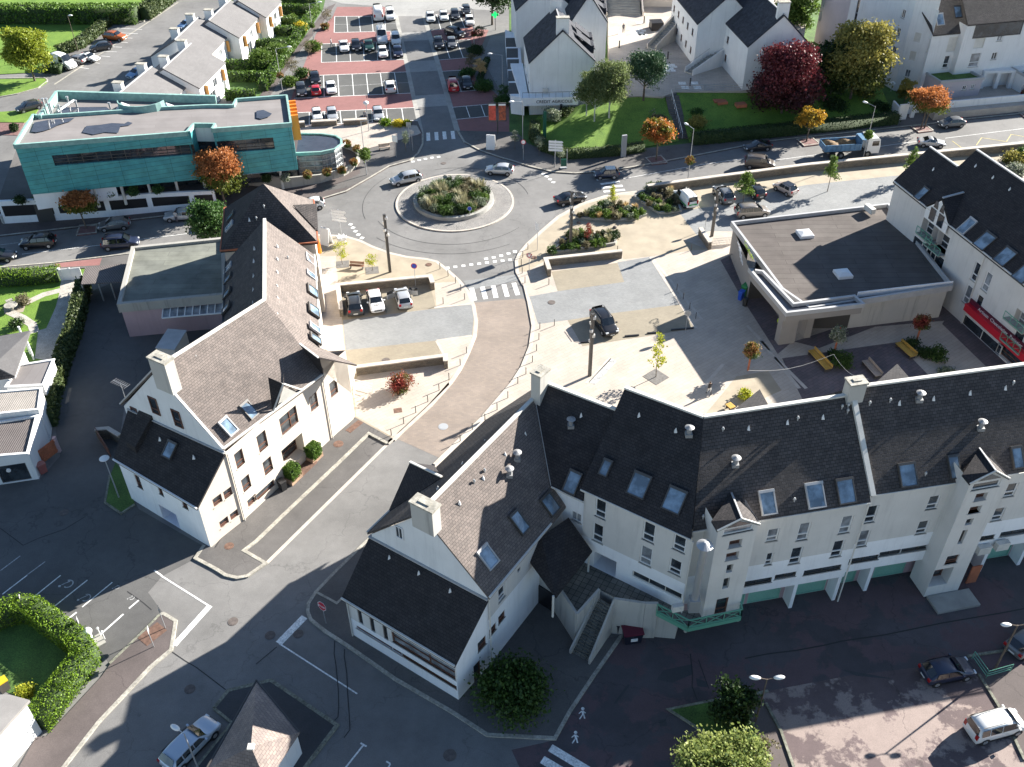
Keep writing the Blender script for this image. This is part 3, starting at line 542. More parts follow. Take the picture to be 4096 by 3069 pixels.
for c, r, q in ((2, 3, (1250, 900, 1310, 820, 1550, 770, 1555, 860, 1380, 930)), (2, 3, (1590, 890, 1680, 920, 1690, 970, 1600, 960)), (3, 3, (620, 810, 900, 860, 1100, 900, 760, 870)), (2, 3, (875, 1110, 1000, 940, 1020, 950, 900, 1110)), (2, 3, (1270, 1250, 1330, 1240, 1340, 1300, 1280, 1310))): flat('asphalt_patch', L(c, r, *q), 'road_dark', .013)
Z = Vector((0, 0, 1))
def v3(p, z=None): return Vector((p[0], p[1], p[2] if z is None else z))
class Bld:
    def __init__(s, name, label, cat, at, group=None):
        s.r = thing(name, label, cat, (at[0], at[1], 0), 0, group); s.vent = []
    def build(s, name, mb, mat, parent=None): return mb.build(name, [X[m] for m in mat] if isinstance(mat, (list, tuple)) else X[mat], parent or s.r)
    def window(s, c, d, n, w, h, style, depth):
        """c centre on the wall face, d along wall, n outward"""
        c = c - n*depth; f = MB(); fr = {'white': 'white', 'white2': 'white', 'brown': 'brown', 'cross': 'brown', 'slit': 'dgrey', 'strip': 'brown', 'ribbon': 'dgrey', 'grid': 'dgrey', 'tri': 'white', 'cream': 'offwhite', 'door': 'brown', 'blank': 'offwhite', 'green': 'green_door', 'reddoor': 'timber_red', 'bluedoor': 'white'}[style]
        b = .10
        def bar(x0, z0, x1, z1, wd=b, th=.07): f.beam(c+d*x0+Z*z0+n*.03, c+d*x1+Z*z1+n*.03, th if abs(x1-x0) > abs(z1-z0) else wd, wd if abs(x1-x0) > abs(z1-z0) else th, 0, Z if abs(x1-x0) > abs(z1-z0) else n)
        x, z = w/2-b/2, h/2-b/2
        bar(-x-b/2, z, x+b/2, z); bar(-x-b/2, -z, x+b/2, -z); bar(-x, -z+b/2, -x, z-b/2); bar(x, -z+b/2, x, z-b/2)
        if style == 'white2': bar(-x+b/2, -h*.16, x-b/2, -h*.16)
        if style == 'white': bar(0, -z+b/2, 0, z-b/2, .05)
        if style == 'cross': bar(-x+b/2, h*.05, x-b/2, h*.05, .09); bar(w*.1, -z+b/2, w*.1, z-b/2, .09)
        if style in ('brown', 'door'): bar(-x+b/2, -h*.18, x-b/2, -h*.18)
        if style in ('ribbon', 'grid', 'cream'):
            k = max(2, int(w/1.1))
            for i in range(1, k): bar(-x+i*2*x/k, -z+b/2, -x+i*2*x/k, z-b/2, .05)
            if style == 'grid':
                for q in (-.25, .25): bar(-x+b/2, q*h, x-b/2, q*h, .04)
        o = s.build('window' if style not in ('door', 'green', 'reddoor', 'bluedoor') else ('garage_door' if style == 'green' else 'door'), f, fr)
        g = MB(); q = [c-d*(w/2-.02)-Z*(h/2-.02), c+d*(w/2-.02)-Z*(h/2-.02), c+d*(w/2-.02)+Z*(h/2-.02), c-d*(w/2-.02)+Z*(h/2-.02)]
        g.add(q, [(0, 1, 2, 3)])
        pm = 'glass' if random.random() < .55 or style in ('ribbon', 'grid', 'slit', 'door', 'brown', 'strip') else 'glass_curtain'
        if style in ('blank',): pm = 'offwhite'
        if style == 'green': pm = 'green_door'
        if style == 'reddoor': pm = 'timber_red'
        if style == 'bluedoor': pm = 'blue_door'
        s.build('panel' if style in ('blank', 'green', 'reddoor', 'bluedoor') else 'pane', g, pm, o)
        if style in ('white2', 'white', 'cross', 'brown', 'tri', 'ribbon', 'strip') and depth > .05:
            m = MB(); e = c+n*(depth+.03)/2-Z*(h/2+.03); m.beam(e-d*(w/2+.06), e+d*(w/2+.06), depth+.10, .06, 0, Z); s.build('sill', m, 'dirty_wall' if style != 'strip' else 'coping', o)
        return o
    def wall(s, A, B, z0, z1, mat, wins=(), top=None, band=None, th=.0, name='wall', depth=.14, poly=None):
        """wall from A to B, outside on the right; wins: (tile c, tile r, x, y, width, height, style) centred on the picture point"""
        A = v3(A, 0); B = v3(B, 0); d = (B-A).normalized(); Lw = (B-A).length; n = Vector((d.y, -d.x, 0)); ops = []
        for wn in wins:
            c, r, x, y, w, h, st = wn[:7]
            q = hit(A, n, KD(c, r, x, y)) if c is not None else A+d*x+Z*y
            sx = (q-A).dot(d); sz = q.z
            x0, x1, a0, a1 = sx-w/2, sx+w/2, sz-h/2, sz+h/2
            a0 = max(a0, z0+.02); x0 = max(x0, .03); x1 = min(x1, Lw-.03)
            inr = a1 < z1-.03 and x1 > x0+.2 and a1 > a0+.1
            if x1 <= x0+.1 or a1 <= a0+.05: continue
            ops.append((x0, x1, a0, a1, st, inr, wn[7] if len(wn) > 7 else None))
        cuts = [o for o in ops if o[5]]
        xs = sorted(set([0, Lw]+[v for o in cuts for v in o[:2]])); zs = sorted(set([z0, z1]+([band[0]] if band else [])+[v for o in cuts for v in o[2:4]]))
        m = MB()
        def pt(x, z, k=0): p = A+d*x-n*k; return (p.x, p.y, z)
        for i in range(len(xs)-1):
            for j in range(len(zs)-1):
                cx, cz = (xs[i]+xs[i+1])/2, (zs[j]+zs[j+1])/2
                if any(o[0] < cx < o[1] and o[2] < cz < o[3] for o in cuts): continue
                mi = 1 if band and cz < band[0] else 0
                m.add([pt(xs[i], zs[j]), pt(xs[i+1], zs[j]), pt(xs[i+1], zs[j+1]), pt(xs[i], zs[j+1])], [(0, 1, 2, 3)], mi)
        for o in cuts:
            x0, x1, a0, a1 = o[:4]; dp = o[6] or depth; mi = 1 if band and (a0+a1)/2 < band[0] else 0
            for q in (((x0, a0), (x1, a0)), ((x1, a0), (x1, a1)), ((x1, a1), (x0, a1)), ((x0, a1), (x0, a0))):
                m.add([pt(*q[0]), pt(*q[1]), pt(*q[1], dp+.05), pt(*q[0], dp+.05)], [(0, 1, 2, 3)], mi)
        if top:
            m.add([pt(0, z1), pt(Lw, z1)]+[pt(x, z) for x, z in top[::-1]], [tuple(range(len(top)+2))], 0)
        if poly: m.add([hit(A, n, q) for q in poly], [tuple(range(len(poly)))], 0)
        if th:
            m.add([pt(0, z0, th), pt(Lw, z0, th), pt(Lw, z1, th), pt(0, z1, th)], [(3, 2, 1, 0)], 0)
        s.build(name, m, [mat, band[1]] if band else mat)
        for o in ops:
            x0, x1, a0, a1, st, inr, dp = o
            if st == 'hole': continue
            c = A+d*(x0+x1)/2+Z*(a0+a1)/2
            s.window(c, d, n, x1-x0, a1-a0, st, (dp or depth) if inr else -.02)
        return A, d, n, Lw
    def roof(s, pts, mat='roof_dark', t=.22, name='roof', parent=None):
        m = MB(); m.slab(pts, t); o = s.build(name, m, mat, parent); o['_p0'] = 0
        p = [Vector(q) for q in pts]; nr = Vector((0, 0, 0))
        for i in range(len(p)): nr += p[i].cross(p[(i+1) % len(p)])
        nr.normalize(); nr = nr if nr.z > 0 else -nr
        del o['_p0']
        return o, sum(p, Vector((0, 0, 0)))/len(p), nr
    def trim(s, a, b, w=.18, h=.14, mat='trim', name='gutter', parent=None, dz=.05):
        m = MB(); m.beam(v3(a)+Z*dz, v3(b)+Z*dz, w, h); return s.build(name, m, mat, parent)
    def skylight(s, rf, uv, w, h, pane='glass_sky'):
        o, p0, n = rf; q = hit(p0, n, uv); e = Z.cross(n).normalized(); u = n.cross(e); m = MB()
        for a, b in ((-1, 0), (1, 0)): m.beam(q+e*a*w/2-u*h/2+n*.09, q+e*a*w/2+u*h/2+n*.09, .09, .2, 0, n)
        for b in (-1, 1): m.beam(q-e*(w/2+.06)+u*b*h/2+n*(.1+.02*b), q+e*(w/2+.06)+u*b*h/2+n*(.1+.02*b), .1 if b < 0 else .2, .22, 0, n)
        f = s.build('roof_window', m, 'dgrey' if random.random() < .6 else 'trim'); g = MB()
        g.add([q-e*w/2-u*h/2+n*.13, q+e*w/2-u*h/2+n*.13, q+e*w/2+u*h/2+n*.13, q-e*w/2+u*h/2+n*.13], [(0, 1, 2, 3)]); s.build('pane', g, pane, f)
    def vents(s, rf, c, r, pts, kind='cone'):
        o, p0, n = rf
        for x, y in pts:
            q = hit(p0, n, KD(c, r, x, y)); m = MB()
            if kind == 'cone': m.tube(q-n*.05-Z*.05, q+Z*.38-n*.05, .17, .01, 4); s.build('roof_vent', m, 'white')
            elif kind == 'cap': m.tube(q-Z*.1, q+Z*.25, .06, .06, 6); m.tube(q+Z*.2, q+Z*.36, .12, .06, 8); s.build('roof_vent', m, 'steel')
            else:
                m.box(q+Z*.1, (.5, .5, .3)); m.tube(q, q+Z*.8, .19, .19, 12); m.tube(q+Z*.8, q+Z*.93, .36, .06, 14); s.build('roof_cowl', m, 'zinc_dull')
    def chimney(s, uv, ztop, sx, sy, hgt, rz, roof=None):
        q = P(*uv, ztop); m = MB(); m.box((q.x, q.y, ztop-hgt/2-.1), (sx, sy, hgt), rz)
        o = s.build('chimney', m, 'dirty_wall', roof); m = MB(); m.box((q.x, q.y, ztop-.05), (sx+.16, sy+.16, .16), rz); m.box((q.x, q.y, ztop+.06), (sx*.5, sy*.4, .1), rz); s.build('chimney_cap', m, 'kerb', o)
        return o
    def pipe(s, a, z0, z1, r=.06, mat='offwhite', name='downpipe'):
        m = MB(); m.tube((a[0], a[1], z0), (a[0], a[1], z1), r, r, 8); s.build(name, m, mat)
    def gabled(s, A, B, Wv, ze, zr, z0=0, mat='roof_dark', wmat='white_wall', over=.3, wins={}, band=None, rake=.15):
        """eave line A->B (plan of the eave edge), Wv: vector to the opposite eave, lying left of A->B"""
        A = v3(A, 0); B = v3(B, 0); Wv = v3(Wv, 0); d = (B-A).normalized(); w = Wv.normalized(); C_ = B+Wv; D_ = A+Wv
        R0 = A+Wv/2-d*rake+Z*zr; R1 = B+Wv/2+d*rake+Z*zr
        a, b, c_, d_ = (A-d*rake+Z*ze, B+d*rake+Z*ze, C_+d*rake+Z*ze, D_-d*rake+Z*ze)
        f1 = s.roof([a, b, R1, R0], mat); f2 = s.roof([R0, R1, c_, d_], mat)
        s.trim(R0, R1, .22, .1, 'trim', 'ridge_cap', f1[0])
        iA, iB, iC, iD = A+w*over, B+w*over, C_-w*over, D_-w*over; L_ = (iC-iB).length; zw = ze-.12
        k = {'z0': z0, 'z1': zw, 'mat': wmat, 'band': band}; zt = zw+(zr-ze)*(L_/2)/(Wv.length/2)
        s.wall(iA, iB, wins=wins.get('front', ()), **k); s.wall(iB, iC, wins=wins.get('right', ()), top=[(L_/2, zt)], **k)
        s.wall(iC, iD, wins=wins.get('back', ()), **k); s.wall(iD, iA, wins=wins.get('left', ()), top=[(L_/2, zt)], **k)
        return f1, f2
    def flatroof(s, uvs, z, mat, wmat, z0=0, par=.35, pw=.3, edge='trim', wins=None, inset=0, fascia=None):
        """flat roof with raised parapet; uvs = parapet-top corners in picture, at height z"""
        pts = [P(u, v, z) for u, v in uvs] if not isinstance(uvs[0], Vector) else uvs
        a = sum(pts[i].x*pts[(i+1) % len(pts)].y-pts[(i+1) % len(pts)].x*pts[i].y for i in range(len(pts)))
        if a < 0: pts = pts[::-1]
        m = MB(); m.add([(p.x, p.y, z-par) for p in pts], [tuple(range(len(pts)))]); rf = s.build('roof', m, mat)
        m = MB(); path_mesh(m, pts, pw, z-(par if not fascia else fascia), z, True); s.build('parapet', m, edge, rf)
        if wmat:
            for i in range(len(pts)):
                p, q = pts[i], pts[(i+1) % len(pts)]
                s.wall(p, q, z0, z-par if not fascia else z-fascia, wmat, (wins or {}).get(i, ()))
        return rf, Vector(pts[0])*0+Vector((pts[0].x, pts[0].y, z-par)), Z.copy(), pts
X['zinc_dull'] = plain('weathered_zinc', (.30, .30, .30), .6, .3)
X['blue_door'] = plain('blue_door', (.06, .06, .5), .4)
def text(s, c, d, n, h, mat, parent, name='lettering', th=.03, up=Z):
    cu = bpy.data.curves.new('t', 'FONT'); cu.body = s; cu.size = 1; cu.extrude = .02; cu.align_x = 'CENTER'; cu.align_y = 'CENTER'
    to = bpy.data.objects.new('t', cu); COL.objects.link(to); dg = bpy.context.evaluated_depsgraph_get(); me = bpy.data.meshes.new_from_object(to.evaluated_get(dg))
    bpy.data.objects.remove(to)
    p = parent
    while p.parent is not None: p = p.parent
    org = ORG.get(p.name) or Vector((0, 0, 0)); me.materials.clear(); me.materials.append(X[mat])
    for v in me.vertices:
        v.co = v3(c)+d*v.co.x*h*1.35+up*v.co.y*h*1.35+n*(v.co.z*.6+.03)-org
    o = bpy.data.objects.new(name, me); link(o, parent); return o
def V(u, v, z): return P(u, v, z)
A0 = Vector((-24.25, 59.5, 0)); A1 = Vector((-15.9, 73.6, 0)); ad = (A1-A0).normalized(); an = Vector((-ad.y, ad.x, 0))
b = Bld('office_building', 'cream building with long brown slate roof and dark slated annex beside the curved brick road', 'building', (-24, 74))
Rsw, Rj, Rn = V(362, 777, 15)-ad*1.6, V(571, 648, 14.5), V(571.5, 474, 13.4)
eL, eR, HF = V(482.5, 970, 8.6), V(699, 809, 8.6), V(694.5, 757, 8.7)
se = b.roof([eL, eR, HF, Rj, Rsw], 'roof_brown'); ee = b.roof([HF, V(679.5, 551, 8.7), Rn, Rj], 'roof_brown')
Wn = V(487.5, 566.7, 8.6); Ws = V(480, 722, 8.6); nwE = A0+an*12.5+Z*8.6
we = b.roof([Rn, Wn, Ws, Rj], 'roof_mid'); b.roof([Rsw, Rj, Ws, nwE], 'roof_brown')
for p, q in ((Rsw, Rj), (Rj, Rn)): b.trim(p, q, .3, .16, 'offwhite', 'ridge_cap', se[0])
b.trim(nwE, Rsw, .22, .12, 'trim', 'verge_trim', se[0]); b.trim(Rsw, eL, .22, .12, 'trim', 'verge_trim', se[0])
b.trim(eL, eR, .16, .16, 'offwhite', 'gutter', se[0]); b.trim(HF, V(679.5, 551, 8.7), .16, .16, 'offwhite', 'gutter', ee[0]); b.trim(Wn, Ws, .14, .14, 'black', 'gutter', we[0])
apex = V(688, 774, 11.2)
b.wall(A0, A1, .0, 8.5, 'cream_wall', [
    (0, 2, 2070, 650, 1.0, 1.7, 'brown'), (0, 2, 2128, 862, 1.0, 1.5, 'brown'), (0, 2, 2178, 1012, 1.1, .85, 'brown'),
    (1, 2, 55, 500, 1.15, 1.9, 'brown'), (1, 2, 285, 320, 2.3, 2.0, 'cross'), (1, 2, 500, 160, 1.1, 1.75, 'brown'), (1, 2, 672, 40, 1.1, 1.75, 'brown'),
    (1, 2, 103, 712, 1.1, 1.6, 'brown'), (1, 2, 325, 590, 2.9, 2.5, 'door', 1.1), (1, 2, 75, 925, 2.6, .7, 'strip')], poly=[KD(1, 1, 590, 1560), (758, 850), (770, 792), KD(1, 1, 540, 1440)])
b.wall(A1, HF+Vector((-.3, 0, 0)), 0, 8.5, 'cream_wall'); b.wall(HF+Vector((-.3, 0, 0)), V(679.5, 551, 8.7)+Vector((-.3, 0, 0)), 0, 8.6, 'cream_wall')
b.wall(Wn+Vector((.3, 0, 0)), Ws+Vector((.3, 0, 0)), 0, 8.5, 'beige_wall'); b.wall(Ws+Vector((.3, 0, 0)), A0+an*12.1, 0, 8.5, 'white_wall')
b.wall(A0+an*12.1, A0, 0, 8.5, 'white_wall', [(0, 2, 1335, 192, 1.0, 1.9, 'brown'), (0, 2, 1533, 303, 1.0, 1.9, 'brown'), (0, 2, 1170, 262, .8, 1.5, 'brown')], top=[(12.1-(Rsw-A0).dot(an), 14.7)])
# cross gable at the corner
k = V(647, 743, 11.9)
b.roof([k, apex+ad*.15, V(699, 812, 8.5)], 'roof_dark', .15); cgr = b.roof([k, V(695, 752, 8.8), V(770.5, 788, 8.55), apex+ad*.15], 'roof_brown', .18)  # darker slate on the left slope paints its shadow side
b.trim(k, apex, .16, .1, 'offwhite', 'ridge_cap', cgr[0])
# small gabled dormer
dk, da = V(579, 815, 12.4), V(611.7, 829.7, 11.2); dl, dr = V(589, 892, 8.5), V(652, 843, 8.6)
dm = b.roof([dk, da, dl], 'roof_dark', .12, 'dormer'); b.roof([dk, dr, da], 'roof_dark', .12, 'dormer')
m = MB(); m.add([dl+ad*.5, dr-ad*.5, da-Z*.3], [(0, 1, 2)]); g = b.build('dormer_gable', m, 'offwhite', dm[0])
m = MB(); c = (dl+dr)/2+Z*.75+Vector((ad.y, -ad.x, 0))*.05; m.add([c-ad*1.15-Z*.35, c+ad*1.15-Z*.35, c+ad*.6+Z*.5, c-ad*.6+Z*.5], [(0, 1, 2, 3)]); b.build('window', m, 'glass', dm[0])
b.trim(dl, da, .14, .14, 'offwhite', 'verge_trim', dm[0]); b.trim(da, dr, .14, .14, 'offwhite', 'verge_trim', dm[0])
b.chimney((346, 772), 16.5, 1.9, 1.0, 3.2, math.atan2(an.y, an.x), se[0])
for c, r, x, y in ((0, 2, 1970, 375), (0, 2, 2150, 232)): b.skylight(se, KD(c, r, x, y), .95, 1.5)
b.skylight(se, KD(1, 1, 415, 1555), 1.0, 1.6)
for y, w in ((595, 1.5), (730, .9), (865, 1.5), (1030, 1.5), (1185, .9), (1275, .9)): b.skylight(ee, KD(1, 1, 470+(y-595)*.06, y), w, 1.3)
for x, y in ((1975, 665), (1973, 755), (1965, 882), (1958, 1010)): b.skylight(we, KD(0, 1, x, y), .9, 1.2)
b.vents(se, 0, 1, [(2180, 1130), (1900, 1310), (1700, 1440)]); b.vents(ee, 1, 1, [(185, 475), (185, 585), (185, 700), (185, 822), (190, 925), (190, 1068)])
b.vents(we, 0, 1, [(2195, 495), (2190, 605), (2188, 732), (2186, 852), (2184, 968)]); b.vents(ee, 1, 1, [(275, 580)], 'cap')
for c, r, x, y in ((1, 2, 575, 0), (0, 2, 1960, 620)):
    q = hit(A0, Vector((ad.y, -ad.x, 0)), KD(c, r, x, y)); b.pipe(q+Vector((ad.y, -ad.x, 0))*.1, .1, 8.3)
# annex
p0, p1 = V(244, 993, 5.2), V(425, 1099.6, 5.2); p2, p3 = A0+Z*8.4-ad*.02, A0+an*11.6+Z*8.4-ad*.02
ax = b.roof([p0, p1, p2, p3], 'roof_dark'); b.trim(p0, p1, .13, .13, 'white', 'gutter', ax[0]); b.trim(p2, p3, .3, .1, 'trim', 'flashing', ax[0])
i0, i1 = p0+ad*.3, p1+ad*.3-Z*0; c0, c1 = v3(i0, 0)-an*.15, v3(i1, 0)+an*.15
b.wall(c0, c1, 0, 5.1, 'white_band', [(0, 2, 1195, 848, .75, 1.6, 'brown'), (0, 2, 1387, 932, .6, .9, 'brown'), (0, 2, 1597, 1052, .7, .75, 'brown'), (0, 2, 1470, 1165, 2.3, 2.3, 'bluedoor', 1.4)])
b.wall(c1, A0, 0, 5.1, 'cream_wall', [(0, 2, 1880, 1012, .95, .95, 'brown'), (0, 2, 1970, 947, .9, .9, 'brown'), (0, 2, 1937, 1200, .95, .8, 'brown'), (0, 2, 2025, 1135, .9, .8, 'brown')], top=[((A0-c1).length, 8.3)])
b.wall(A0+an*11.6, c0, 0, 5.1, 'white_band', top=[(0, 8.3)])
dz = .75; q0, q1, q2, q3 = [hit(p0+Z*dz, ax[2], KD(0, 2, x, y)) for x, y in ((1205, 215), (1318, 272), (1165, 555), (1085, 500))]
m = MB(); m.slab([q0, q1, q2, q3], .75); b.build('roof_box', m, 'roof_dark', ax[0])
b.skylight(ax, KD(0, 2, 1470, 575), 1.0, 1.4); b.vents(ax, 0, 2, [(1380, 488), (1672, 645)])
m = MB(); q = K(0, 2, 1090, 150, 9.0); m.tube(q, q+Z*2.0, .03, .03, 5); q = q+Z*2
m.beam(q-an*.9, q+an*.9, .03, .03)
for i in range(8): m.beam(q+an*(-.85+i*.24)-ad*.35, q+an*(-.85+i*.24)+ad*.35, .02, .02)
b.build('aerial', m, 'steel')
# entrance step, planters
n_ = Vector((ad.y, -ad.x, 0)); q = hit(A0, n_, KD(1, 2, 340, 640)); m = MB(); m.box((q.x+n_.x*.4, q.y+n_.y*.4, .2), (3.3, 1.2, .3), math.atan2(ad.y, ad.x)); b.build('doorstep', m, 'rust')
# north pavilion with hipped roof
pv = [V(476, 543, 9.5), V(687, 524, 9.5), V(678, 433, 9.5), V(485, 450, 9.5)]; pa = V(569, 397, 15.0)
pr = b.roof([pv[0], pv[1], pa], 'roof_mid'); b.roof([pv[1], pv[2], pa], 'roof_brown'); b.roof([pv[2], pv[3], pa], 'roof_dark'); pw_ = b.roof([pv[3], pv[0], pa], 'roof_dark')  # lighter slate on the east face puts the grazing sun into the colour
for i in range(4): b.trim(pv[i], pv[(i+1) % 4], .15, .16, 'timber_red', 'gutter', pr[0])
cc = sum(pv, Vector((0, 0, 0)))/4; pi_ = [p+(cc-p).normalized()*.5 for p in pv]
for i in range(4): b.wall(pi_[i], pi_[(i+1) % 4], 0, 9.4, 'cream_wall')
for x, y in ((1995, 218), (1985, 303)): b.skylight(pw_, KD(0, 1, x, y), .8, 1.2)
b.vents(pr, 0, 1, [(2155, 250)]); b.vents(pr, 1, 1, [(70, 138), (5, 240)], 'cap')
k1 = V(633, 443, 12.2); k2 = V(684, 440, 11.6); k3 = V(687, 500, 9.6)
b.roof([k1, k2, k3], 'roof_mid', .12, 'dormer'); m = MB(); q = K(1, 1, 542, 470, 7.2); m.tube(q-Z*.9, q+Z*.9, .25, .15, 10); b.build('hanging_sign', m, 'orange')
J = Bld('flat_roofed_annex', 'pink single-storey block with lichened flat roof and glass canopy behind the cream building', 'building', (-36, 92))
jf = J.flatroof([(287, 534), (481, 514), (484, 634), (257, 655)], 4.6, 'felt_lichen', 'pink_wall', par=.3, pw=.45, edge='beton', fascia=1.1, wins={})
jp = jf[3]; m = MB()
for z0, z1, uv in ((3.0, 3.3, ((1415, 965), (1930, 908), (1918, 1052), (1400, 1096))),):
    q = [K(0, 1, x, y, z) for (x, y), z in zip(uv, (3.6, 3.6, 2.9, 2.9))]; m.slab(q, .06)
gl = J.build('glass_canopy', m, 'glass_curtain'); m = MB()
for i in range(9):
    t = i/8; m.beam(q[0].lerp(q[1], t)+Z*.05, q[3].lerp(q[2], t)+Z*.05, .1, .08)
m.beam(q[3]+Z*.05, q[2]+Z*.05, .12, .12); m.beam(q[0]+Z*.05, q[1]+Z*.05, .12, .12); J.build('canopy_frame', m, 'white', gl)
m = MB(); c = K(0, 1, 1345, 1080, 1.6); m.box(c, (1.1, .1, .8), -.05); J.build('window', m, 'black')
cp = Bld('carport', 'open carport with dark corrugated roof beside the pink block', 'carport', (-48, 92))
q = [K(0, 1, x, y, 2.7) for x, y in ((735, 655), (1105, 618), (1080, 778), (700, 800))]; m = MB(); m.slab(q, .12); cp.build('roof', m, 'corrugated')
for x, y in ((705, 800), (845, 785), (950, 775), (1070, 778)):
    p = K(0, 1, x, y, 2.6); m = MB(); m.beam((p.x, p.y, 0), (p.x, p.y, 2.6), .14, .14); cp.build('post', m, 'beton')
yb = Bld('yard_shed', 'cream plant box with pale blue-grey metal roof in the yard', 'shed', (-30, 78))
q = [K(0, 1, x, y, 2.4) for x, y in ((1450, 1188), (1606, 1200), (1505, 1362), (1348, 1345))]; m = MB(); m.prism(q, 0, 2.3); yb.build('wall', m, 'cream_wall'); m = MB(); cq = sum(q, Vector((0, 0, 0)))/4; m.prism([p+(p-cq)*.05 for p in q], 2.3, 2.4); yb.build('roof', m, 'trim')
b = C = Bld('apartment_complex', 'long white and beige apartment block with dark slate roofs, roof windows and garages underneath', 'building', (10, 52))
c2 = [Vector((-1.9, 43.8, 8.6)), Vector((3.5, 51.7, 8.6))]; cdv = (c2[1]-c2[0]).normalized(); cn = Vector((-cdv.y, cdv.x, 0))
R0, R1 = V(934, 1081, 14.2), V(1156, 857, 14.6); gL, gR = v3(V(793, 1151, 8.6), 0), v3(V(1057, 1292, 8.6), 0); gd = (gR-gL).normalized(); gn = Vector((gd.y, -gd.x, 0)); R0 = R0-gn*((v3(R0, 0)-gL).dot(gn)-.05)
s2 = b.roof([V(1057, 1292, 8.6), V(1191, 1132, 8.6), V(1223.5, 1092, 8.6), V(1191, 1050, 10.2), R1, R0], 'roof_brown')
n2 = b.roof([V(793, 1151, 8.6), V(939, 1007, 8.6), V(1045, 909.6, 8.6), V(1146, 843, 9.5), R1, R0], 'roof_mid')
b.trim(R0, R1, .3, .16, 'offwhite', 'ridge_cap', s2[0]); b.trim(V(1191, 1050, 10.3), R1, .14, .12, 'trim', 'valley', s2[0])
b.trim(V(793, 1151, 8.6), V(1045, 909.6, 8.6), .14, .14, 'cream_wall', 'gutter', n2[0]); b.trim(V(1057, 1292, 8.6), V(1191, 1132, 8.6), .14, .14, 'offwhite', 'gutter', s2[0])
gLi, gRi = gL+gd*.3-gn*.15, gR-gd*.3-gn*.15; mid = (v3(R0, 0)-gLi).dot(gd)
b.wall(gLi, gRi, 0, 8.5, 'white_wall', top=[(mid, 13.9)], wins=[(1, 2, 1240, 1285, .75, 1.3, 'white')])
b.chimney((917.5, 1086.5), 15.9, 1.9, .9, 2.4, math.atan2(gd.y, gd.x), s2[0])
sA = gRi; sB = v3(V(1223.5, 1092, 8.6), 0)-gd*.3
b.wall(sA, sB, 0, 8.5, 'beige_wall', [(1, 3, 2125, 155, .9, 1.5, 'white2'), (1, 3, 2122, 362, .9, .9, 'brown'), (2, 2, 60, 1610, .4, .4, 'slit'), (1, 3, 2045, 470, .9, .9, 'brown')], band=(5.6, 'white_band'))
# dormer wing on the street side
O_, R_, L_, Q_ = V(885.5, 998.4, 11.0), V(954, 1031, 12.3), V(838, 1106, 8.6), V(946, 1010, 8.8)
dw = b.roof([O_, R_, L_], 'roof_dark', .15); b.roof([O_, V(939, 1006, 8.8), R_], 'roof_dark', .15); b.trim(O_, R_, .2, .1, 'offwhite', 'ridge_cap', dw[0])
m = MB(); m.add([v3(L_)+Z*0, v3(V(860, 1070, 0), 0)+Z*0 if False else v3(L_, 0), v3(Q_, 0), v3(Q_), v3(O_)-Z*.15], [(0, 1, 2, 3, 4)]); b.build('wall', m, 'cream_wall')
b.wall(v3(V(1045, 909.6, 8.6), 0)+gd*.3, gLi, 0, 8.5, 'cream_wall'); b.wall(v3(V(1150, 850, 9), 0)+gd*.3, v3(V(1045, 909.6, 8.6), 0)+gd*.3, 0, 8.5, 'cream_wall')
# low front wing
p0, p1 = V(737, 1293, 4.8), V(982, 1440, 4.8); tL, tR = gLi+Z*8.1-gd*.25, gRi+Z*8.1+gd*.1
f1 = b.roof([p0, p1, tR, tL], 'roof_dark'); b.trim(p0, p1, .13, .13, 'offwhite', 'gutter', f1[0]); b.trim(tL, tR, .35, .12, 'trim', 'flashing', f1[0])
fd = (v3(p1, 0)-v3(p0, 0)).normalized(); fn = Vector((fd.y, -fd.x, 0)); w0, w1 = v3(p0, 0)+fd*.3-fn*.3, v3(p1, 0)-fd*.12-fn*.3
b.wall(w0, w1, 0, 4.7, 'beige_wall', [(1, 3, 900, 362, .45, 1.7, 'slit'), (1, 3, 1005, 432, .45, 1.7, 'slit'), (1, 3, 1117, 500, .45, 1.7, 'slit'), (1, 3, 1442, 690, 6.0, 1.35, 'cross'), (1, 3, 1060, 562, 4.6, .35, 'strip'), (1, 3, 1450, 800, 6.2, .38, 'strip')], band=(2.35, 'white_band'))
b.wall(w1, gRi, 0, 4.7, 'white_band', [(1, 3, 1952, 592, 1.0, 1.1, 'brown'), (1, 3, 1912, 825, .85, 2.0, 'door')], top=[((gRi-w1).length, 8.0)]); b.wall(gLi, w0, 0, 4.7, 'white_band', top=[(0, 8.0)])
b.pipe(w0+fn*.1, .1, 4.7); b.pipe(gRi+gn*0+Vector((.15, -.1, 0)), .1, 8.4); b.vents(f1, 1, 2, [(1150, 1510), (1405, 1645)]); b.vents(f1, 1, 3, [(1675, 140)])
for c, r, x, y, w, h in ((1, 2, 2000, 1500, 1.1, 1.6), (2, 2, 60, 1200, .95, 1.7), (2, 2, 325, 1045, 1.15, 1.6)): b.skylight(s2, KD(c, r, x, y), w, h)
b.vents(s2, 1, 2, [(1760, 1040), (1965, 825), (2155, 620)]); b.vents(n2, 1, 2, [(1568, 912), (1780, 702), (1975, 508), (2175, 310)]); b.vents(s2, 1, 2, [(1885, 860), (1975, 765)], 'cap'); b.vents(s2, 1, 2, [(2190, 800)], 'cowl'); b.vents(s2, 2, 2, [(45, 660)], 'cowl'); b.vents(s2, 2, 2, [(118, 445)])
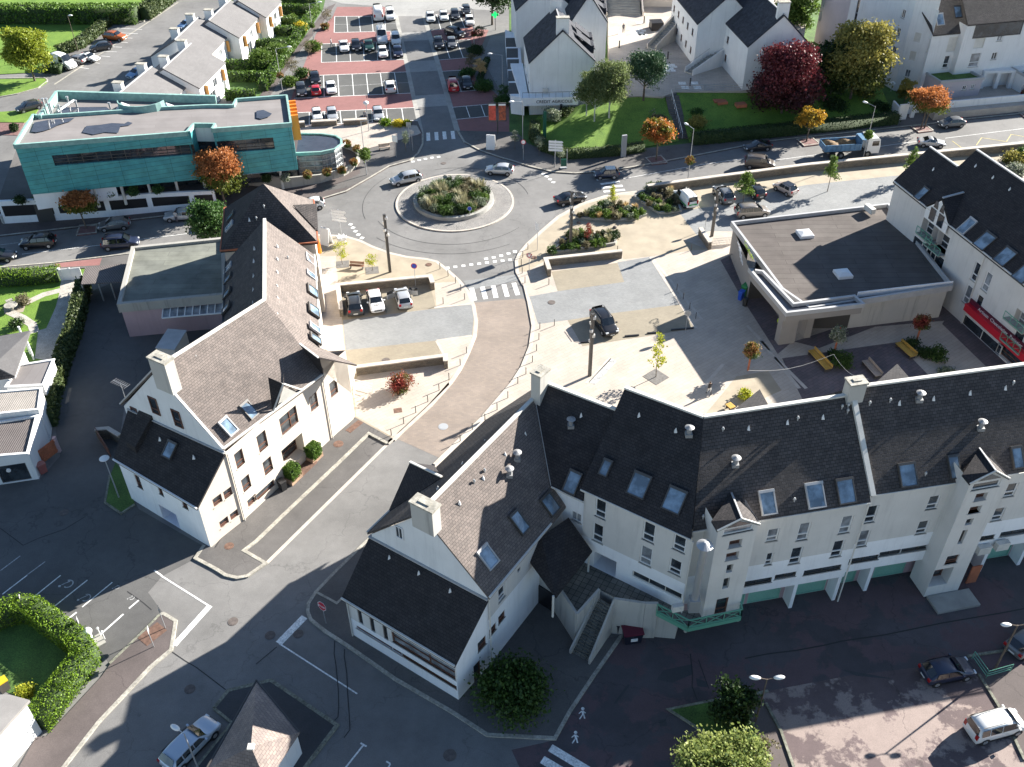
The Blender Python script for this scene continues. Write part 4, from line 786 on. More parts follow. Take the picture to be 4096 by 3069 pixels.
# porch roof and its posts
pp = [V(1168, 1160, 8.0), V(1228, 1118, 8.2), V(1279, 1190, 6.0), V(1201, 1290, 5.9), V(1137, 1202, 6.6)]
pr = b.roof(pp, 'roof_dark', .18, 'porch_roof'); 
m = MB(); m.slab([K(2, 2, 205, 1400, 7.2), K(2, 2, 245, 1390, 7.25), K(2, 2, 378, 1500, 6.9), K(2, 2, 325, 1568, 6.85)], .1); b.build('roof_ramp', m, 'trim', pr[0])
for p in (pp[2], pp[3], pp[4]):
    m = MB(); m.tube((p.x-.2, p.y+.1, 3.4), (p.x-.2, p.y+.1, 5.9), .09, .09, 8); b.build('post', m, 'offwhite')
ZE, ZR = 11.8, 17.6
e3a, e3b, e4a, e4b, e5a, e5b, e6a, e6b = V(1191, 1050, 10.4), V(1260, 1083, 10.4), V(1254, 1056, ZE), V(1493, 1165, ZE), V(1496, 1148, ZE), V(1881, 1085, ZE), V(1884, 1070, ZE+.3), V(2700, 945, ZE+.3)  # last range runs on out of view, lengthened for its cast shadow
r3a, r3b = V(1181, 828, 15.8), V(1330, 885, 15.8); r4a, r4b = V(1350, 838, ZR), V(1520, 901, ZR); r5b = V(1838, 853, ZR); r6a, r6b = V(1838, 838, ZR+.4), V(2700, 722, ZR+.4)
r3 = b.roof([e3a, e3b, r3b, r3a, V(1156, 857, 14.7)], 'roof_dark'); r4 = b.roof([e4a, e4b, r4b, r4a], 'roof_dark'); r5 = b.roof([e5a, e5b, r5b, r4b], 'roof_mid'); r6 = b.roof([e6a, e6b, r6b, r6a], 'roof_mid')
def back(ea, eb, ra, rb, mat, k=1.0):
    d = (v3(rb, 0)-v3(ra, 0)).normalized(); nb = Vector((-d.y, d.x, 0)); w = abs((v3(ra, 0)-v3(ea, 0)).dot(nb))*k
    q = [ra, rb, rb+nb*w-Z*(rb.z-eb.z)*k, ra+nb*w-Z*(ra.z-ea.z)*k]; rf = b.roof(q, mat); i0, i1 = v3(q[2], 0)-nb*.3, v3(q[3], 0)-nb*.3
    b.wall(i0, i1, 0, ea.z-.1, 'beige_wall', [(None, 0, 1.5+i*3.2, zz, .9, 1.5, 'white2') for i in range(int(((i1-i0).length-1)/3.2)) for zz in (5, 8.2)]); return q, i0, i1
B3 = back(e3a, e3b, r3a, r3b, 'roof_dark'); B4 = back(e4a, e4b, r4a, r4b, 'roof_dark'); B5 = back(e5a, e5b, r4b, r5b, 'roof_mid'); B6 = back(e6a, e6b, r6a, r6b, 'roof_mid')
for (ra, rb, rf) in ((r3a, r3b, r3), (r4a, r4b, r4), (r4b, r5b, r5), (r6a, r6b, r6)): b.trim(ra, rb, .3, .16, 'offwhite', 'ridge_cap', rf[0])
for (ra, rb, rf) in ((e4a, e4b, r4), (e5a, e5b, r5), (e6a, e6b, r6), (e3a, e3b, r3)): b.trim(ra, rb, .14, .14, 'offwhite', 'gutter', rf[0], -.08)
b.trim(r6a, e6a, .4, .5, 'offwhite', 'verge_trim', r6[0], -.05)
def inn(p, q, k=.3):
    d = (v3(q, 0)-v3(p, 0)).normalized(); return v3(p, 0)+Vector((-d.y, d.x, 0))*k
def end_wall(ia, ib, zt, zrr, mat='beige_wall'):   # gable closing between front and back wall
    b.wall(ia, ib, 0 if False else 3.3, zt, mat, top=[((ib-ia).length/2, zrr)])
w4a, w4b = inn(e4a, e4b)+(v3(e4b, 0)-v3(e4a, 0)).normalized()*.2, inn(e4a, e4b)+(v3(e4b, 0)-v3(e4a, 0))
w5a, w5b, w6a, w6b = inn(e5a, e5b), inn(e5a, e5b)+(v3(e5b, 0)-v3(e5a, 0)), inn(e6a, e6b), inn(e6a, e6b)+(v3(e6b, 0)-v3(e6a, 0))
w3a, w3b = inn(e3a, e3b), inn(e3a, e3b)+(v3(e3b, 0)-v3(e3a, 0))*1.05
TZ = 3.4
b.wall(w3a, w3b, TZ, 10.3, 'white_band', [(2, 2, 555, 1155, .95, 1.0, 'white')])
b.wall(w4a, w4b, TZ, ZE-.1, 'beige_wall', [(2, 2, 765, 1085, .95, 2.0, 'white2'), (2, 2, 742, 1295, .95, 2.0, 'white2'), (2, 2, 1182, 1288, 1.0, 2.0, 'white2'), (2, 2, 1157, 1492, 1.0, 2.0, 'white2'), (2, 2, 1447, 1383, 1.0, 1.7, 'white2'), (2, 2, 1410, 1588, 1.0, 1.6, 'white2'), (2, 3, 1250, 88, 4.3, .75, 'cream'), (2, 2, 800, 1590, 2.0, 2.6, 'hole', 2.0)], band=(6.5, 'white_band'))
b.wall(B4[2], w4a, TZ, ZE-.1, 'beige_wall', top=[((B4[2]-w4a).length/2, ZR-.3)]); m = MB(); q = w4a+(w4b-w4a).normalized()*1.0; m.box((q.x+1.2, q.y+1.2, 4.9), (3, .2, 2.9), -.6); b.build('passage_back', m, 'brown')
GD = 1.15   # garage recess
def garage_range(wa, wb, ribs, wins, piers, doors, zt):
    d = (wb-wa).normalized(); n = Vector((d.y, -d.x, 0))
    b.wall(wa, wb, 2.95, zt, 'beige_wall', wins+ribs, band=(6.3, 'white_band'))
    ga, gb = wa-n*GD, wb-n*GD; b.wall(ga, gb, 0, 3.0, 'pink_wall', [(None, 0, s_, 1.2, w_+.3, 2.35, 'green', .06) for s_, w_ in doors])
    m = MB(); m.add([wa+Z*2.95, wb+Z*2.95, gb+Z*2.95, ga+Z*2.95], [(3, 2, 1, 0)]); b.build('soffit', m, 'offwhite')
    for s_ in piers:
        m = MB(); m.beam(wa+d*s_-n*GD+Z*1.47, wa+d*s_+Z*1.47, .3, 2.94); b.build('pier', m, 'white_band')
W5 = [(3, 2, 40, 1312, .95, 1.4, 'white2'), (3, 2, 308, 1282, .95, 1.95, 'white2'), (3, 2, 673, 1222, .95, 1.95, 'white2'), (3, 2, 10, 1518, .6, 1.4, 'white2'), (3, 2, 240, 1490, .95, 1.9, 'white2'), (3, 2, 600, 1430, .95, 1.9, 'white2')]
R5 = [(3, 2, 470, 1612, 3.2, .6, 'ribbon'), (3, 2, 150, 1660, 1.8, .55, 'ribbon'), (2, 3, 2110, 60, 2.6, .6, 'ribbon')]
def s_on(wa, wb, uv):
    d = (wb-wa).normalized(); n = Vector((d.y, -d.x, 0)); return (hit(wa, n, uv)-wa).dot(d)
pr5 = [s_on(w5a, w5b, KD(3, 3, 185, 300)), s_on(w5a, w5b, KD(3, 3, 555, 240))]
garage_range(w5a, w5b, R5, W5, [pr5[0], pr5[1]], [(pr5[0]-1.9, 2.5), (pr5[0]+2.1, 2.5), (4.9, 2.4)], ZE-.1)
W6 = [(3, 2, 890, 1132, .95, 1.9, 'white2'), (3, 2, 822, 1342, .95, 1.9, 'white2'), (3, 2, 1427, 1030, .95, 1.5, 'white2'), (3, 2, 1335, 1245, .95, 1.5, 'white2'), (3, 2, 2100, 922, .95, 1.5, 'white2'), (3, 2, 1990, 1132, .95, 1.5, 'white2')]
R6 = [(3, 2, 822, 1520, 2.7, .6, 'ribbon'), (3, 2, 1055, 1465, 1.9, .55, 'ribbon'), (3, 2, 1300, 1425, 3.1, .55, 'ribbon'), (3, 2, 2120, 1290, 2.4, .6, 'ribbon'), (3, 2, 1870, 1335, 1.8, .5, 'ribbon')]
pr6 = [s_on(w6a, w6b, KD(3, 3, 820, 180)), s_on(w6a, w6b, KD(3, 2, 1810, 1655)), s_on(w6a, w6b, KD(3, 2, 2135, 1620))]
garage_range(w6a, w6b, R6, W6, pr6, [(pr6[0]-1.8, 2.4), (pr6[0]+2.6, 2.5), ((pr6[1]+pr6[2])/2, 2.8), (pr6[2]+1.7, 2.4)], ZE+.2)
b.wall(w4b, w5a, TZ, ZE-.1, 'beige_wall') if (w5a-w4b).length > .2 else None
b.wall(w5b, w6a, 0, ZE, 'beige_wall'); b.wall(B6[1], B6[1]+Z*0+(w6b-B6[1])*1.0, 0, ZE, 'beige_wall')
m = MB(); q = [w6a+Z*(ZE), B6[2]+Z*ZE, (w6a+B6[2])/2+Z*(ZR+.2)]; m.add(q, [(0, 1, 2)]); m.add([v+(v3(w6b, 0)-v3(w6a, 0))*1.0 for v in q], [(0, 1, 2)]); b.build('gable', m, 'beige_wall')
m = MB(); m.add([w3a+Z*10.2, B3[2]+Z*10.2, (w3a+B3[2])/2+Z*15.4], [(0, 1, 2)]); m.add([w3a, w3a+Z*10.2, B3[2]+Z*10.2, B3[2]], [(0, 1, 2, 3)]); b.build('gable', m, 'beige_wall')
def tower(bl, br, z0, zt, gapex, back_px, wins, door, lf, rf_):
    a, c = P(*bl, z0), P(*br, z0); a.z = c.z = 0; d = (c-a).normalized(); n = Vector((d.y, -d.x, 0)); Lt = (c-a).length
    ap = hit(a, n, gapex); 
    fl, fr = hit(a+n*.25, n, rf_[0]), hit(a+n*.25, n, rf_[1]); zt = min(fl.z, fr.z)+.1
    b.wall(a, c, z0, zt, 'beige_wall', wins, top=[(Lt/2, ap.z-.15)]); b.wall(a-n*2.2, a, z0, zt, 'beige_wall'); b.wall(c, c-n*2.2, z0, zt, 'beige_wall')
    ap = a+d*Lt/2+Z*ap.z+n*.25; bk = hit(lf[1], lf[2], back_px)
    rr = b.roof([ap, bk, fl-n*1.0, fl], 'roof_dark', .12, 'dormer'); b.roof([ap, fr, fr-n*1.0, bk], 'roof_mid', .12, 'dormer')  # right slope in lighter slate, its sunlight put into the colour
    b.trim(ap, fl, .1, .1, 'offwhite', 'verge_trim', rr[0]); b.trim(ap, fr, .1, .1, 'offwhite', 'verge_trim', rr[0]); b.trim(bk, ap, .12, .08, 'trim', 'ridge_cap', rr[0])
    m = MB(); c0 = a+d*Lt/2+n*.04; zz = zt-.05; hh_ = ap.z-zt; m.add([c0-d*.95+Z*zz, c0+d*.95+Z*zz, c0+Z*(zz+hh_*.55)], [(0, 1, 2)]); b.build('window', m, 'glass', rr[0])
    return a, c, d, n
tw = tower((1516, 1335), (1596, 1317), TZ, 11.3, KD(2, 2, 2000, 1145), KD(2, 2, 1895, 948), [(2, 2, 1955, 1268, 2.3, .6, 'tri'), (2, 2, 1930, 1385, 1.0, .8, 'brown', .4), (2, 2, 1903, 1492, 1.0, .8, 'brown', .4), (2, 2, 1880, 1600, .5, .9, 'slit', .3), (2, 3, 1850, 70, .5, 1.2, 'slit', .3), (2, 3, 1808, 272, 1.0, 2.0, 'door')], None, r5, (KD(2, 2, 1772, 1278), KD(2, 2, 2142, 1220)))
tw2 = tower((1995, 1290), (2068, 1276), .1, 11.9, KD(3, 2, 1962, 738), KD(3, 2, 1825, 562), [(3, 2, 1885, 880, 2.3, .7, 'tri'), (3, 2, 1840, 980, 1.0, .8, 'brown', .4), (3, 2, 1788, 1092, 1.0, .75, 'brown', .4), (3, 2, 1738, 1197, .6, .7, 'slit', .3), (3, 2, 1680, 1328, .45, 1.6, 'slit', .3), (3, 2, 1590, 1522, 1.1, 1.0, 'brown', .2), (3, 3, 1480, 20, 2.0, 2.1, 'door', 1.0)], None, r6, (KD(3, 2, 1742, 872), KD(3, 2, 2088, 826)))
m = MB(); q = (tw2[0]+tw2[1])/2+tw2[3]*.8; m.box((q.x+.6, q.y, .12), (3.8, 1.7, .24), math.atan2(tw2[2].y, tw2[2].x)); b.build('doorstep', m, 'concrete')
q = tw2[1]+tw2[2]*1.6-tw2[3]*.6; m = MB(); m.box((q.x, q.y, 1.05), (.9, .1, 2.1), math.atan2(tw2[2].y, tw2[2].x)); b.build('door', m, 'timber_red')
for x, y, w, h, c in ((810, 730, .65, 1.2, 2), (525, 855, 1.05, 1.7, 2), ): b.skylight(r4 if x > 600 else r3, KD(c, 2, x, y), w, h)
b.skylight(r4, KD(2, 2, 1100, 880), 1.35, 1.7); b.skylight(r4, KD(2, 2, 1405, 1010), 1.35, 1.7)
for x, y, w, h in ((-5, 1030, 1.1, 1.7), (405, 968, 1.3, 1.8), (668, 930, 1.3, 1.8)): b.skylight(r5, KD(3, 2, x, y), w, h)
for x, y, w, h in ((1203, 790, 1.3, 1.7), (1605, 722, .85, 1.7), (2150, 640, .85, 1.6)): b.skylight(r6, KD(3, 2, x, y), w, h)
b.vents(r3, 2, 2, [(595, 285)]); b.vents(r4, 2, 2, [(1095, 282), (1412, 415)]); b.vents(r5, 2, 2, [(2045, 395)]); b.vents(r5, 3, 2, [(168, 345), (475, 300)]); b.vents(r6, 3, 2, [(1135, 180), (1430, 140), (1745, 92), (2050, 48)])
b.vents(r5, 2, 2, [(1820, 410), (1650, 1165)], 'cap'); b.vents(r5, 3, 2, [(255, 315), (225, 1018), (637, 215), (690, 205), (686, 250)], 'cap'); b.vents(r6, 3, 2, [(876, 185), (1053, 160), (1357, 795), (2115, 10)], 'cap')
b.vents(r3, 2, 2, [(508, 375)], 'cowl'); b.vents(r4, 2, 2, [(1525, 450)], 'cowl'); b.vents(r5, 2, 2, [(1925, 710)], 'cowl'); b.vents(r6, 3, 2, [(1300, 150), (1830, 395)], 'cowl')
b.chimney((1167, 801), 17.3, 1.2, .9, 3.5, .9, r3[0]); b.chimney((1851, 822), 19.0, 1.3, .9, 2.2, .2, r6[0])
q = tw[0]-tw[2]*1.1+tw[3]*.35; m = MB(); m.tube((q.x, q.y, 5.6), (q.x, q.y, 10.6), .27, .27, 12); m.tube((q.x, q.y, 10.6), (q.x-.1, q.y-.5, 11.2), .27, .27, 12); m.tube((q.x-.1, q.y-.5, 11.1), (q.x-.1, q.y-.5, 13.0), .27, .27, 12); m.tube((q.x-.1, q.y-.5, 13.0), (q.x-.1, q.y-.5, 13.3), .6, .08, 14); m.box((q.x, q.y, 5.9), (.8, .7, 1.3)); b.build('extract_duct', m, 'steel')
def acunit(bb, q, rz=0, name='air_conditioner', s=1):
    m = MB(); m.box(q, (.85*s, .35*s, .62*s), rz); m.tube((q[0], q[1]-.18*s, q[2]), (q[0], q[1]-.2*s, q[2]), .22*s, .22*s, 14); bb.build(name, m, 'offwhite')
acunit(b, (q.x-1.2, q.y-.1, 5.6), .2); q = hit(w6a, Vector(((w6b-w6a).y, -(w6b-w6a).x, 0)), KD(3, 2, 1850, 1410)); acunit(b, (q.x, q.y-.3, q.z), .2, s=1.3); acunit(b, (q.x+1.5, q.y-.1, q.z+.25), .2, s=1.3)
for p in (w4b, w5b): b.pipe(p+Vector((.0, -.25, 0)), TZ if p is w4b else .1, ZE-.3)
# gables of the plaza side seen over the ridge
for a_, c_, t_, z_ in (((1581, 889), (1662, 879), (1641, 841), 15.5), ((1778, 862), (1866, 830), (1811, 790), 15.5), ((1885, 832), (1966, 818), (1938, 786), 15.5)):
    if a_[0] == 1778: continue
    b.roof([V(*a_, ZR-1.0), V(*c_, ZR-1.0), V(*t_, z_)], 'roof_dark', .12, 'dormer')
T = Bld('terrace_and_stairs', 'concrete terrace with mossy slabs, outside stair flight and green railed balcony against the apartment block', 'terrace', (9, 46))
ter = [(1136, 1130), (1136, 1222), (1202, 1264), (1246, 1331), (1293, 1273), (1326, 1290), (1392, 1318), (1420, 1318), (1467, 1322), (1500, 1200), (1300, 1050)]
m = MB(); m.prism(W(ter, TZ), 0, TZ-.01, top=False); T.build('wall', m, 'dirty_wall'); m = MB(); m.add(W(ter, TZ), [tuple(range(len(ter)))[::-1]]); T.build('paving', m, 'terrace_tiles')
st0, st1 = V(1293.5, 1288, TZ), V(1325, 1308, TZ); sb0, sb1 = V(1231, 1414, 0), V(1272, 1437, 0); m = MB(); N = 20
for i in range(N):
    t = i/N; z = TZ*(1-(i+1)/N)+.0; a, c, a2, c2_ = st0.lerp(sb0, t), st1.lerp(sb1, t), st0.lerp(sb0, (i+1)/N), st1.lerp(sb1, (i+1)/N)
    if z < .03: z = .03
    m.prism([a, c, c2_, a2], max(0, z-.3), z)
T.build('stair', m, 'terrace_tiles')
def rampwall(p, q, zp, zq, z0p, z0q, w=.22, name='parapet', mat='dirty_wall'):
    p = v3(p, 0); q = v3(q, 0); d = (q-p).normalized(); n = Vector((-d.y, d.x, 0))*w/2; m = MB()
    vs = [p-n+Z*z0p, p+n+Z*z0p, p+n+Z*zp, p-n+Z*zp, q-n+Z*z0q, q+n+Z*z0q, q+n+Z*zq, q-n+Z*zq]
    m.add(vs, [(0, 1, 2, 3), (7, 6, 5, 4), (3, 2, 6, 7), (0, 3, 7, 4), (1, 5, 6, 2)]); return T.build(name, m, mat)
rampwall(st0, sb0, TZ+.7, .6, 0, 0, .16); rampwall(st1, sb1, TZ+.7, .7, 0, 0, .16); rampwall(V(1136, 1222, TZ), V(1202, 1264, TZ), TZ+.3, TZ+.3, 0, 0); rampwall(V(1202, 1264, TZ), V(1246, 1331, TZ), TZ+.3, TZ+.3, 0, 0); rampwall(V(1246, 1331, TZ), st0, TZ+.3, TZ+.9, 0, 0)
rampwall(st1, V(1392, 1318, TZ), TZ+.9, TZ+.9, 0, 0); rampwall(V(1392, 1318, TZ), V(1420, 1318, TZ), TZ+.9, TZ+.9, 0, 0)
m = MB(); q = [V(1137, 1262, 2.0), V(1192, 1292, 2.0)]; d = (q[1]-q[0]).normalized(); nq = Vector((d.y, -d.x, 0)); m.beam(v3(V(1140, 1226, TZ), 1.2)+nq*.15, v3(V(1198, 1262, TZ), 1.2)+nq*.15, .1, 2.2); T.build('garage_opening', m, 'black')  # black slab over the wall; the opening's darkness is only colour
bal = [(1418, 1322), (1486, 1357), (1600, 1333), (1594, 1300), (1516, 1318), (1467, 1318)]
m = MB(); m.prism(W(bal, TZ), TZ-.3, TZ-.02, bottom=True); bo = T.build('balcony', m, 'terrace_tiles')
bp = W([(1418, 1322), (1486, 1357), (1600, 1333), (1592, 1300)], TZ); m = MB()
for i in range(3):
    a, c = bp[i], bp[i+1]; L_ = (c-a).length; k = max(1, round(L_/1.5)); m.beam(a+Z*.95, c+Z*.95, .09, .09); m.beam(a+Z*.1, c+Z*.1, .09, .09)
    for j in range(k+1): m.beam(a.lerp(c, j/k), a.lerp(c, j/k)+Z*.95, .06, .06, 0, Vector((1, 0, 0)))
    for j in range(k):
        u, v = a.lerp(c, j/k), a.lerp(c, (j+1)/k); m.beam(u+Z*.1, v+Z*.95, .045, .045); m.beam(u+Z*.95, v+Z*.1, .045, .045)
T.build('railing', m, 'green_metal', bo); m = MB()
for i in range(3): m.beam(bp[i]-Z*.2, bp[i+1]-Z*.2, .12, .4)
T.build('balcony_edge', m, 'green_metal', bo)
for p in bp[1:3]: m = MB(); m.tube((p.x*.995, p.y+.3, TZ-.8), (p.x*.995, p.y+.3, TZ-.3), .15, .15, 8); T.build('support', m, 'beton', bo)
b = Bld('shop_apartment_block', 'pale apartment block with dark roof, glazed gable and red shop sign', 'building', (55, 90))
ZD = 9.3
a_, e_ = v3(V(1929, 391.5, ZD), 0), v3(V(2213, 617, ZD), 0); d = (e_-a_).normalized(); nn = Vector((-d.y, d.x, 0)); e_ = e_+d*10
def rz_for(px, ze=ZD):
    for i in range(20, 200):
        z = ze+i*.05; q = v3(V(*px, z), 0)
        if (q-a_).dot(nn) <= z-ze: return z, q
zr1, q1 = rz_for((2011.5, 320)); zr2, q2 = rz_for((2109, 324)); zr2b, q2b = rz_for((2212, 390))
zr1 = min(zr1, zr2-.5)
w1 = zr1-ZD; w2 = zr2-ZD; s0 = 0.0; s1 = (q2-a_).dot(d); r1e = a_+nn*w1+d*s1
f = b.roof([a_+Z*ZD, e_+Z*ZD, e_+nn*w2+Z*zr2, a_+nn*w2+d*s1+Z*zr2, a_+nn*w1+d*s1+Z*zr1, a_+nn*w1+Z*zr1], 'roof_dark')
b.roof([a_+nn*w1+Z*zr1, r1e+Z*zr1, r1e+nn*w1+Z*ZD, a_+nn*2*w1+Z*ZD], 'roof_dark'); b.roof([a_+nn*w2+d*s1+Z*zr2, e_+nn*w2+Z*zr2, e_+nn*2*w2+Z*ZD, a_+nn*2*w2+d*s1+Z*ZD], 'roof_dark')
b.trim(a_+nn*w2+d*s1+Z*zr2, e_+nn*w2+Z*zr2, .25, .14, 'trim', 'ridge_cap', f[0]); b.trim(a_+nn*w1+Z*zr1, r1e+Z*zr1, .25, .14, 'trim', 'ridge_cap', f[0]); b.trim(a_+Z*ZD, e_+Z*ZD, .13, .13, 'offwhite', 'gutter', f[0])
wa, wb = a_+nn*.25+d*.2, e_+nn*.25
W_ = [(3, 1, 1795, 695, 1.0, 2.3, 'white2'), (3, 1, 1890, 780, 1.0, 2.3, 'white2'), (3, 1, 1722, 890, 1.0, 2.3, 'white2'), (3, 1, 1815, 970, 1.0, 2.2, 'white2'), (3, 1, 2160, 1260, 1.4, 1.8, 'white2'), (3, 1, 1322, 485, 3.6, 1.7, 'white', .1), (3, 1, 1435, 580, 3.3, 1.7, 'white', .1),
      (3, 1, 1395, 330, 3.0, 2.3, 'white2', .9), (3, 1, 1480, 420, 3.0, 2.2, 'white2', .9), (3, 1, 2170, 1110, 1.6, 2.0, 'white2', .8), (3, 1, 1840, 1240, 6.5, 1.5, 'white', .1), (3, 1, 2090, 1420, 4.0, 1.7, 'door', .4)]
b.wall(wa, wb, 0, ZD-.1, 'beige_wall', W_); b.wall(a_+nn*(2*w1-.3)+d*.2, wa, 0, ZD-.1, 'beige_wall', top=[(w1, zr1-.4)])
b.wall(wa+d*s1+nn*(2*w2-.5), wa+d*s1+nn*.02, 0, ZD-.1, 'beige_wall', top=[(w2, zr2-.4)]); b.wall(wb+nn*(2*w2-.5), a_+d*s1+nn*(2*w2-.3), 0, ZD-.1, 'beige_wall')
# glazed gable dormer
n_ = -nn; pl, prr, pa_ = hit(wa+n_*.3, n_, KD(3, 1, 1350, 125)), hit(wa+n_*.3, n_, KD(3, 1, 1575, 300)), hit(wa+n_*.3, n_, KD(3, 1, 1515, 62))
pl.z = prr.z = (pl.z+prr.z)/2; mid_ = (pl+prr)/2; pa_ = mid_+Z*(pa_.z-pl.z); bk = hit(f[1], f[2], KD(3, 1, 1690, 8))
dg = b.roof([pa_, bk, prr], 'roof_dark', .14, 'dormer'); b.roof([pa_, pl, bk], 'roof_dark', .14, 'dormer'); b.trim(pa_, bk, .25, .1, 'trim', 'ridge_cap', dg[0])
m = MB(); m.add([pl-Z*1.2+d*.4, prr-Z*1.2-d*.4, prr-d*.4, pa_-Z*.3, pl+d*.4], [(0, 1, 2, 3, 4)]); b.build('dormer_gable', m, 'white', dg[0])
for dx, w_, h_, z_ in ((-.75, 1.0, 1.5, -.2), (.75, 1.0, 1.5, -.2), (-.55, .8, .9, 1.15), (.55, .8, .9, 1.15)):
    c = mid_+d*dx+Z*z_+n_*.05; m = MB(); m.add([c-d*w_/2-Z*h_/2, c+d*w_/2-Z*h_/2, c+d*w_/2*(.5 if z_ > 1 else 1)+Z*h_/2, c-d*w_/2*(.5 if z_ > 1 else 1)+Z*h_/2], [(0, 1, 2, 3)]); b.build('window', m, 'glass', dg[0])
for x, y, w_ in ((1400, 370, 2.9), (1470, 470, 2.9), (2180, 1120, 3), (2150, 1300, 3)):
    c = hit(wa, n_, KD(3, 1, x, y)); m = MB(); m.box(c+n_*.4-Z*.45, (w_, .9, .12), math.atan2(d.y, d.x))
    fl = b.build('balcony', m, 'concrete'); m = MB()
    for z_ in (-.35, .5): m.beam(c+n_*.85-d*w_/2+Z*z_, c+n_*.85+d*w_/2+Z*z_, .06, .06)
    for i in range(4): m.beam(c+n_*.85-d*w_/2+d*w_*i/3-Z*.35, c+n_*.85-d*w_/2+d*w_*i/3+Z*.5, .05, .05)
    for i in range(3): m.beam(c+n_*.85-d*w_/2+d*w_*i/3-Z*.35, c+n_*.85-d*w_/2+d*w_*(i+1)/3+Z*.5, .04, .04)
    b.build('railing', m, 'green_metal', fl)
for x, y, w_, h_ in ((1720, 300, 1.1, 1.9), (1875, 430, 1.6, 1.9), (2050, 565, 1.6, 1.9), (2212, 715, 1.6, 1.8), (1330, 20, 1.0, 1.6)): b.skylight(f, KD(3, 1, x, y), w_, h_)
b.vents(f, 3, 0, [(1425, 1470), (1790, 1440), (1940, 1540), (2085, 1642)])
q = hit(wa, n_, KD(3, 1, 1800, 780)); b.pipe(q+n_*.1, .1, ZD-.2)
s0_, s1_ = hit(wa, n_, KD(3, 1, 1715, 1055)), hit(wa, n_, KD(3, 1, 2212, 1440)); zs_ = (s0_.z+s1_.z)/2; s1_ = s0_+d*((s1_-s0_).dot(d)+3); s0_.z = s1_.z = 3.0
m = MB(); m.beam(s0_+n_*.35, s1_+n_*.35, .7, .18); m.add([s0_+n_*.7-Z*.75, s1_+n_*.7-Z*.75, s1_+n_*.62, s0_+n_*.62], [(0, 1, 2, 3)]); X['red_sign'] = plain('red_sign', (.55, .012, .03), .4); X['maroon'] = plain('maroon_sign', (.10, .01, .03), .4)
aw = b.build('shop_awning', m, 'red_sign'); m = MB(); c = (s0_+s1_)/2+Z*.3+n_*.12; m.beam(s0_+Z*.3+n_*.1, s1_+Z*.3+n_*.1, .14, .7); sg = b.build('shop_sign', m, 'maroon')
L_ = (s1_-s0_).length; text('Artisan  Chocolatier  Patissier  Boulanger', s0_+d*(L_*.53)+Z*.3+n_*.2, d, n_, .44, 'white', sg)
m = MB(); c = hit(wa, n_, KD(3, 1, 1690, 1160)); 
b = Bld('supermarket', 'single-storey supermarket with flat felt roof, skylight domes and grey corner canopy', 'supermarket', (38, 97))
ZS = 4.6
RF = [(1582, 479), (1628, 577), (1685, 640), (1725, 632), (1733, 628), (1768, 654), (1851, 640), (2056, 615), (1919, 440)]
RFw = [P(u, v, ZS) for u, v in RF]
rf = b.flatroof([(1582, 479), (1690, 622), (1749, 663), (2056, 615), (1919, 440)], ZS, 'felt', None, par=.45, pw=.28, edge='trim', fascia=.75)
bw = [P(u, v, ZS) for u, v in ((1582, 479), (1622, 577), (1662, 572), (1742, 640), (1851, 640), (2056, 615), (1919, 440))]
cen = sum(bw, Vector((0, 0, 0)))/7; bw = [v3(p+(cen-p).normalized()*.25, 0) for p in bw]
def ccw(ps): return ps if sum(ps[i].x*ps[(i+1) % len(ps)].y-ps[(i+1) % len(ps)].x*ps[i].y for i in range(len(ps))) > 0 else ps[::-1]
bw = ccw(bw)
for i in range(7): b.wall(bw[i], bw[(i+1) % 7], 0, 3.75, 'dgrey' if (bw[i]-bw[(i+1) % 7]).length < 9 and min(bw[i].y, bw[(i+1) % 7].y) < 96 else 'grey_wall' if bw[i].x < 33 else 'dirty_wall')
cr_ = [(1621, 581), (1700, 674), (1865, 655), (1846, 638), (1715, 655), (1648, 585)]
m = MB(); cw = W(cr_, ZS+.35); m.prism(cw, ZS-1.0, ZS-.1, bottom=True); cn_ = b.build('canopy', m, 'grey_wall'); m = MB(); path_mesh(m, [v3(p, 0) for p in ccw([v3(p) for p in cw])], .3, ZS-.15, ZS+.35, True); b.build('canopy_edge', m, 'trim', cn_)
m = MB(); m.add([v3(p, ZS-.05) for p in ccw([v3(p) for p in cw])], [tuple(range(6))]); b.build('canopy_tray', m, 'water', cn_)
for uv, sx, sy in (((1690, 745), 1.9, 1.0), ((1731, 727), .8, 1.9), ((1624, 648), .5, .5)):
    q = P(*uv); m = MB(); m.box((q.x+.3, q.y+.5, 1.85), (sx, sy, 3.7), .2); b.build('canopy_column', m, 'grey_wall', cn_)
for x, y in ((320, 355), (650, 700)):
    q = K(3, 1, x, y, ZS-.1); m = MB(); m.box((q.x, q.y, ZS-.3), (1.7, 1.7, .4), .15); [m.box((q.x, q.y, ZS-.1+.05*i), (1.55-.3*i, 1.55-.3*i, .1), .15) for i in range(4)]; b.build('skylight_dome', m, 'white')
q = K(3, 1, 880, 150, ZS+.2); m = MB(); m.box(q, (.6, 1.6, .7), .3); b.build('roof_plinth', m, 'offwhite')
m = MB(); m.beam(P(1851, 641, 4.2), P(2056, 617, 4.2), .1, 1.2); b.build('white_fascia', m, 'white_band')
fA, fB = P(1579, 485, 4.0), P(1700, 676, 4.0); fd_ = (v3(P(1621, 581, 4), 0)-v3(fA, 0)).normalized(); fn_ = Vector((fd_.y, -fd_.x, 0)); up_ = v3(fA, 0)
X['lime'] = plain('lime_lettering', (.42, .62, .02), .4); X['white_lt'] = plain('white_lettering', (.8, .8, .8), .5)
bfl = ccw([v3(P(1582, 481, 0), 0)]*1+[v3(P(1621, 581, 0), 0)]) if False else None
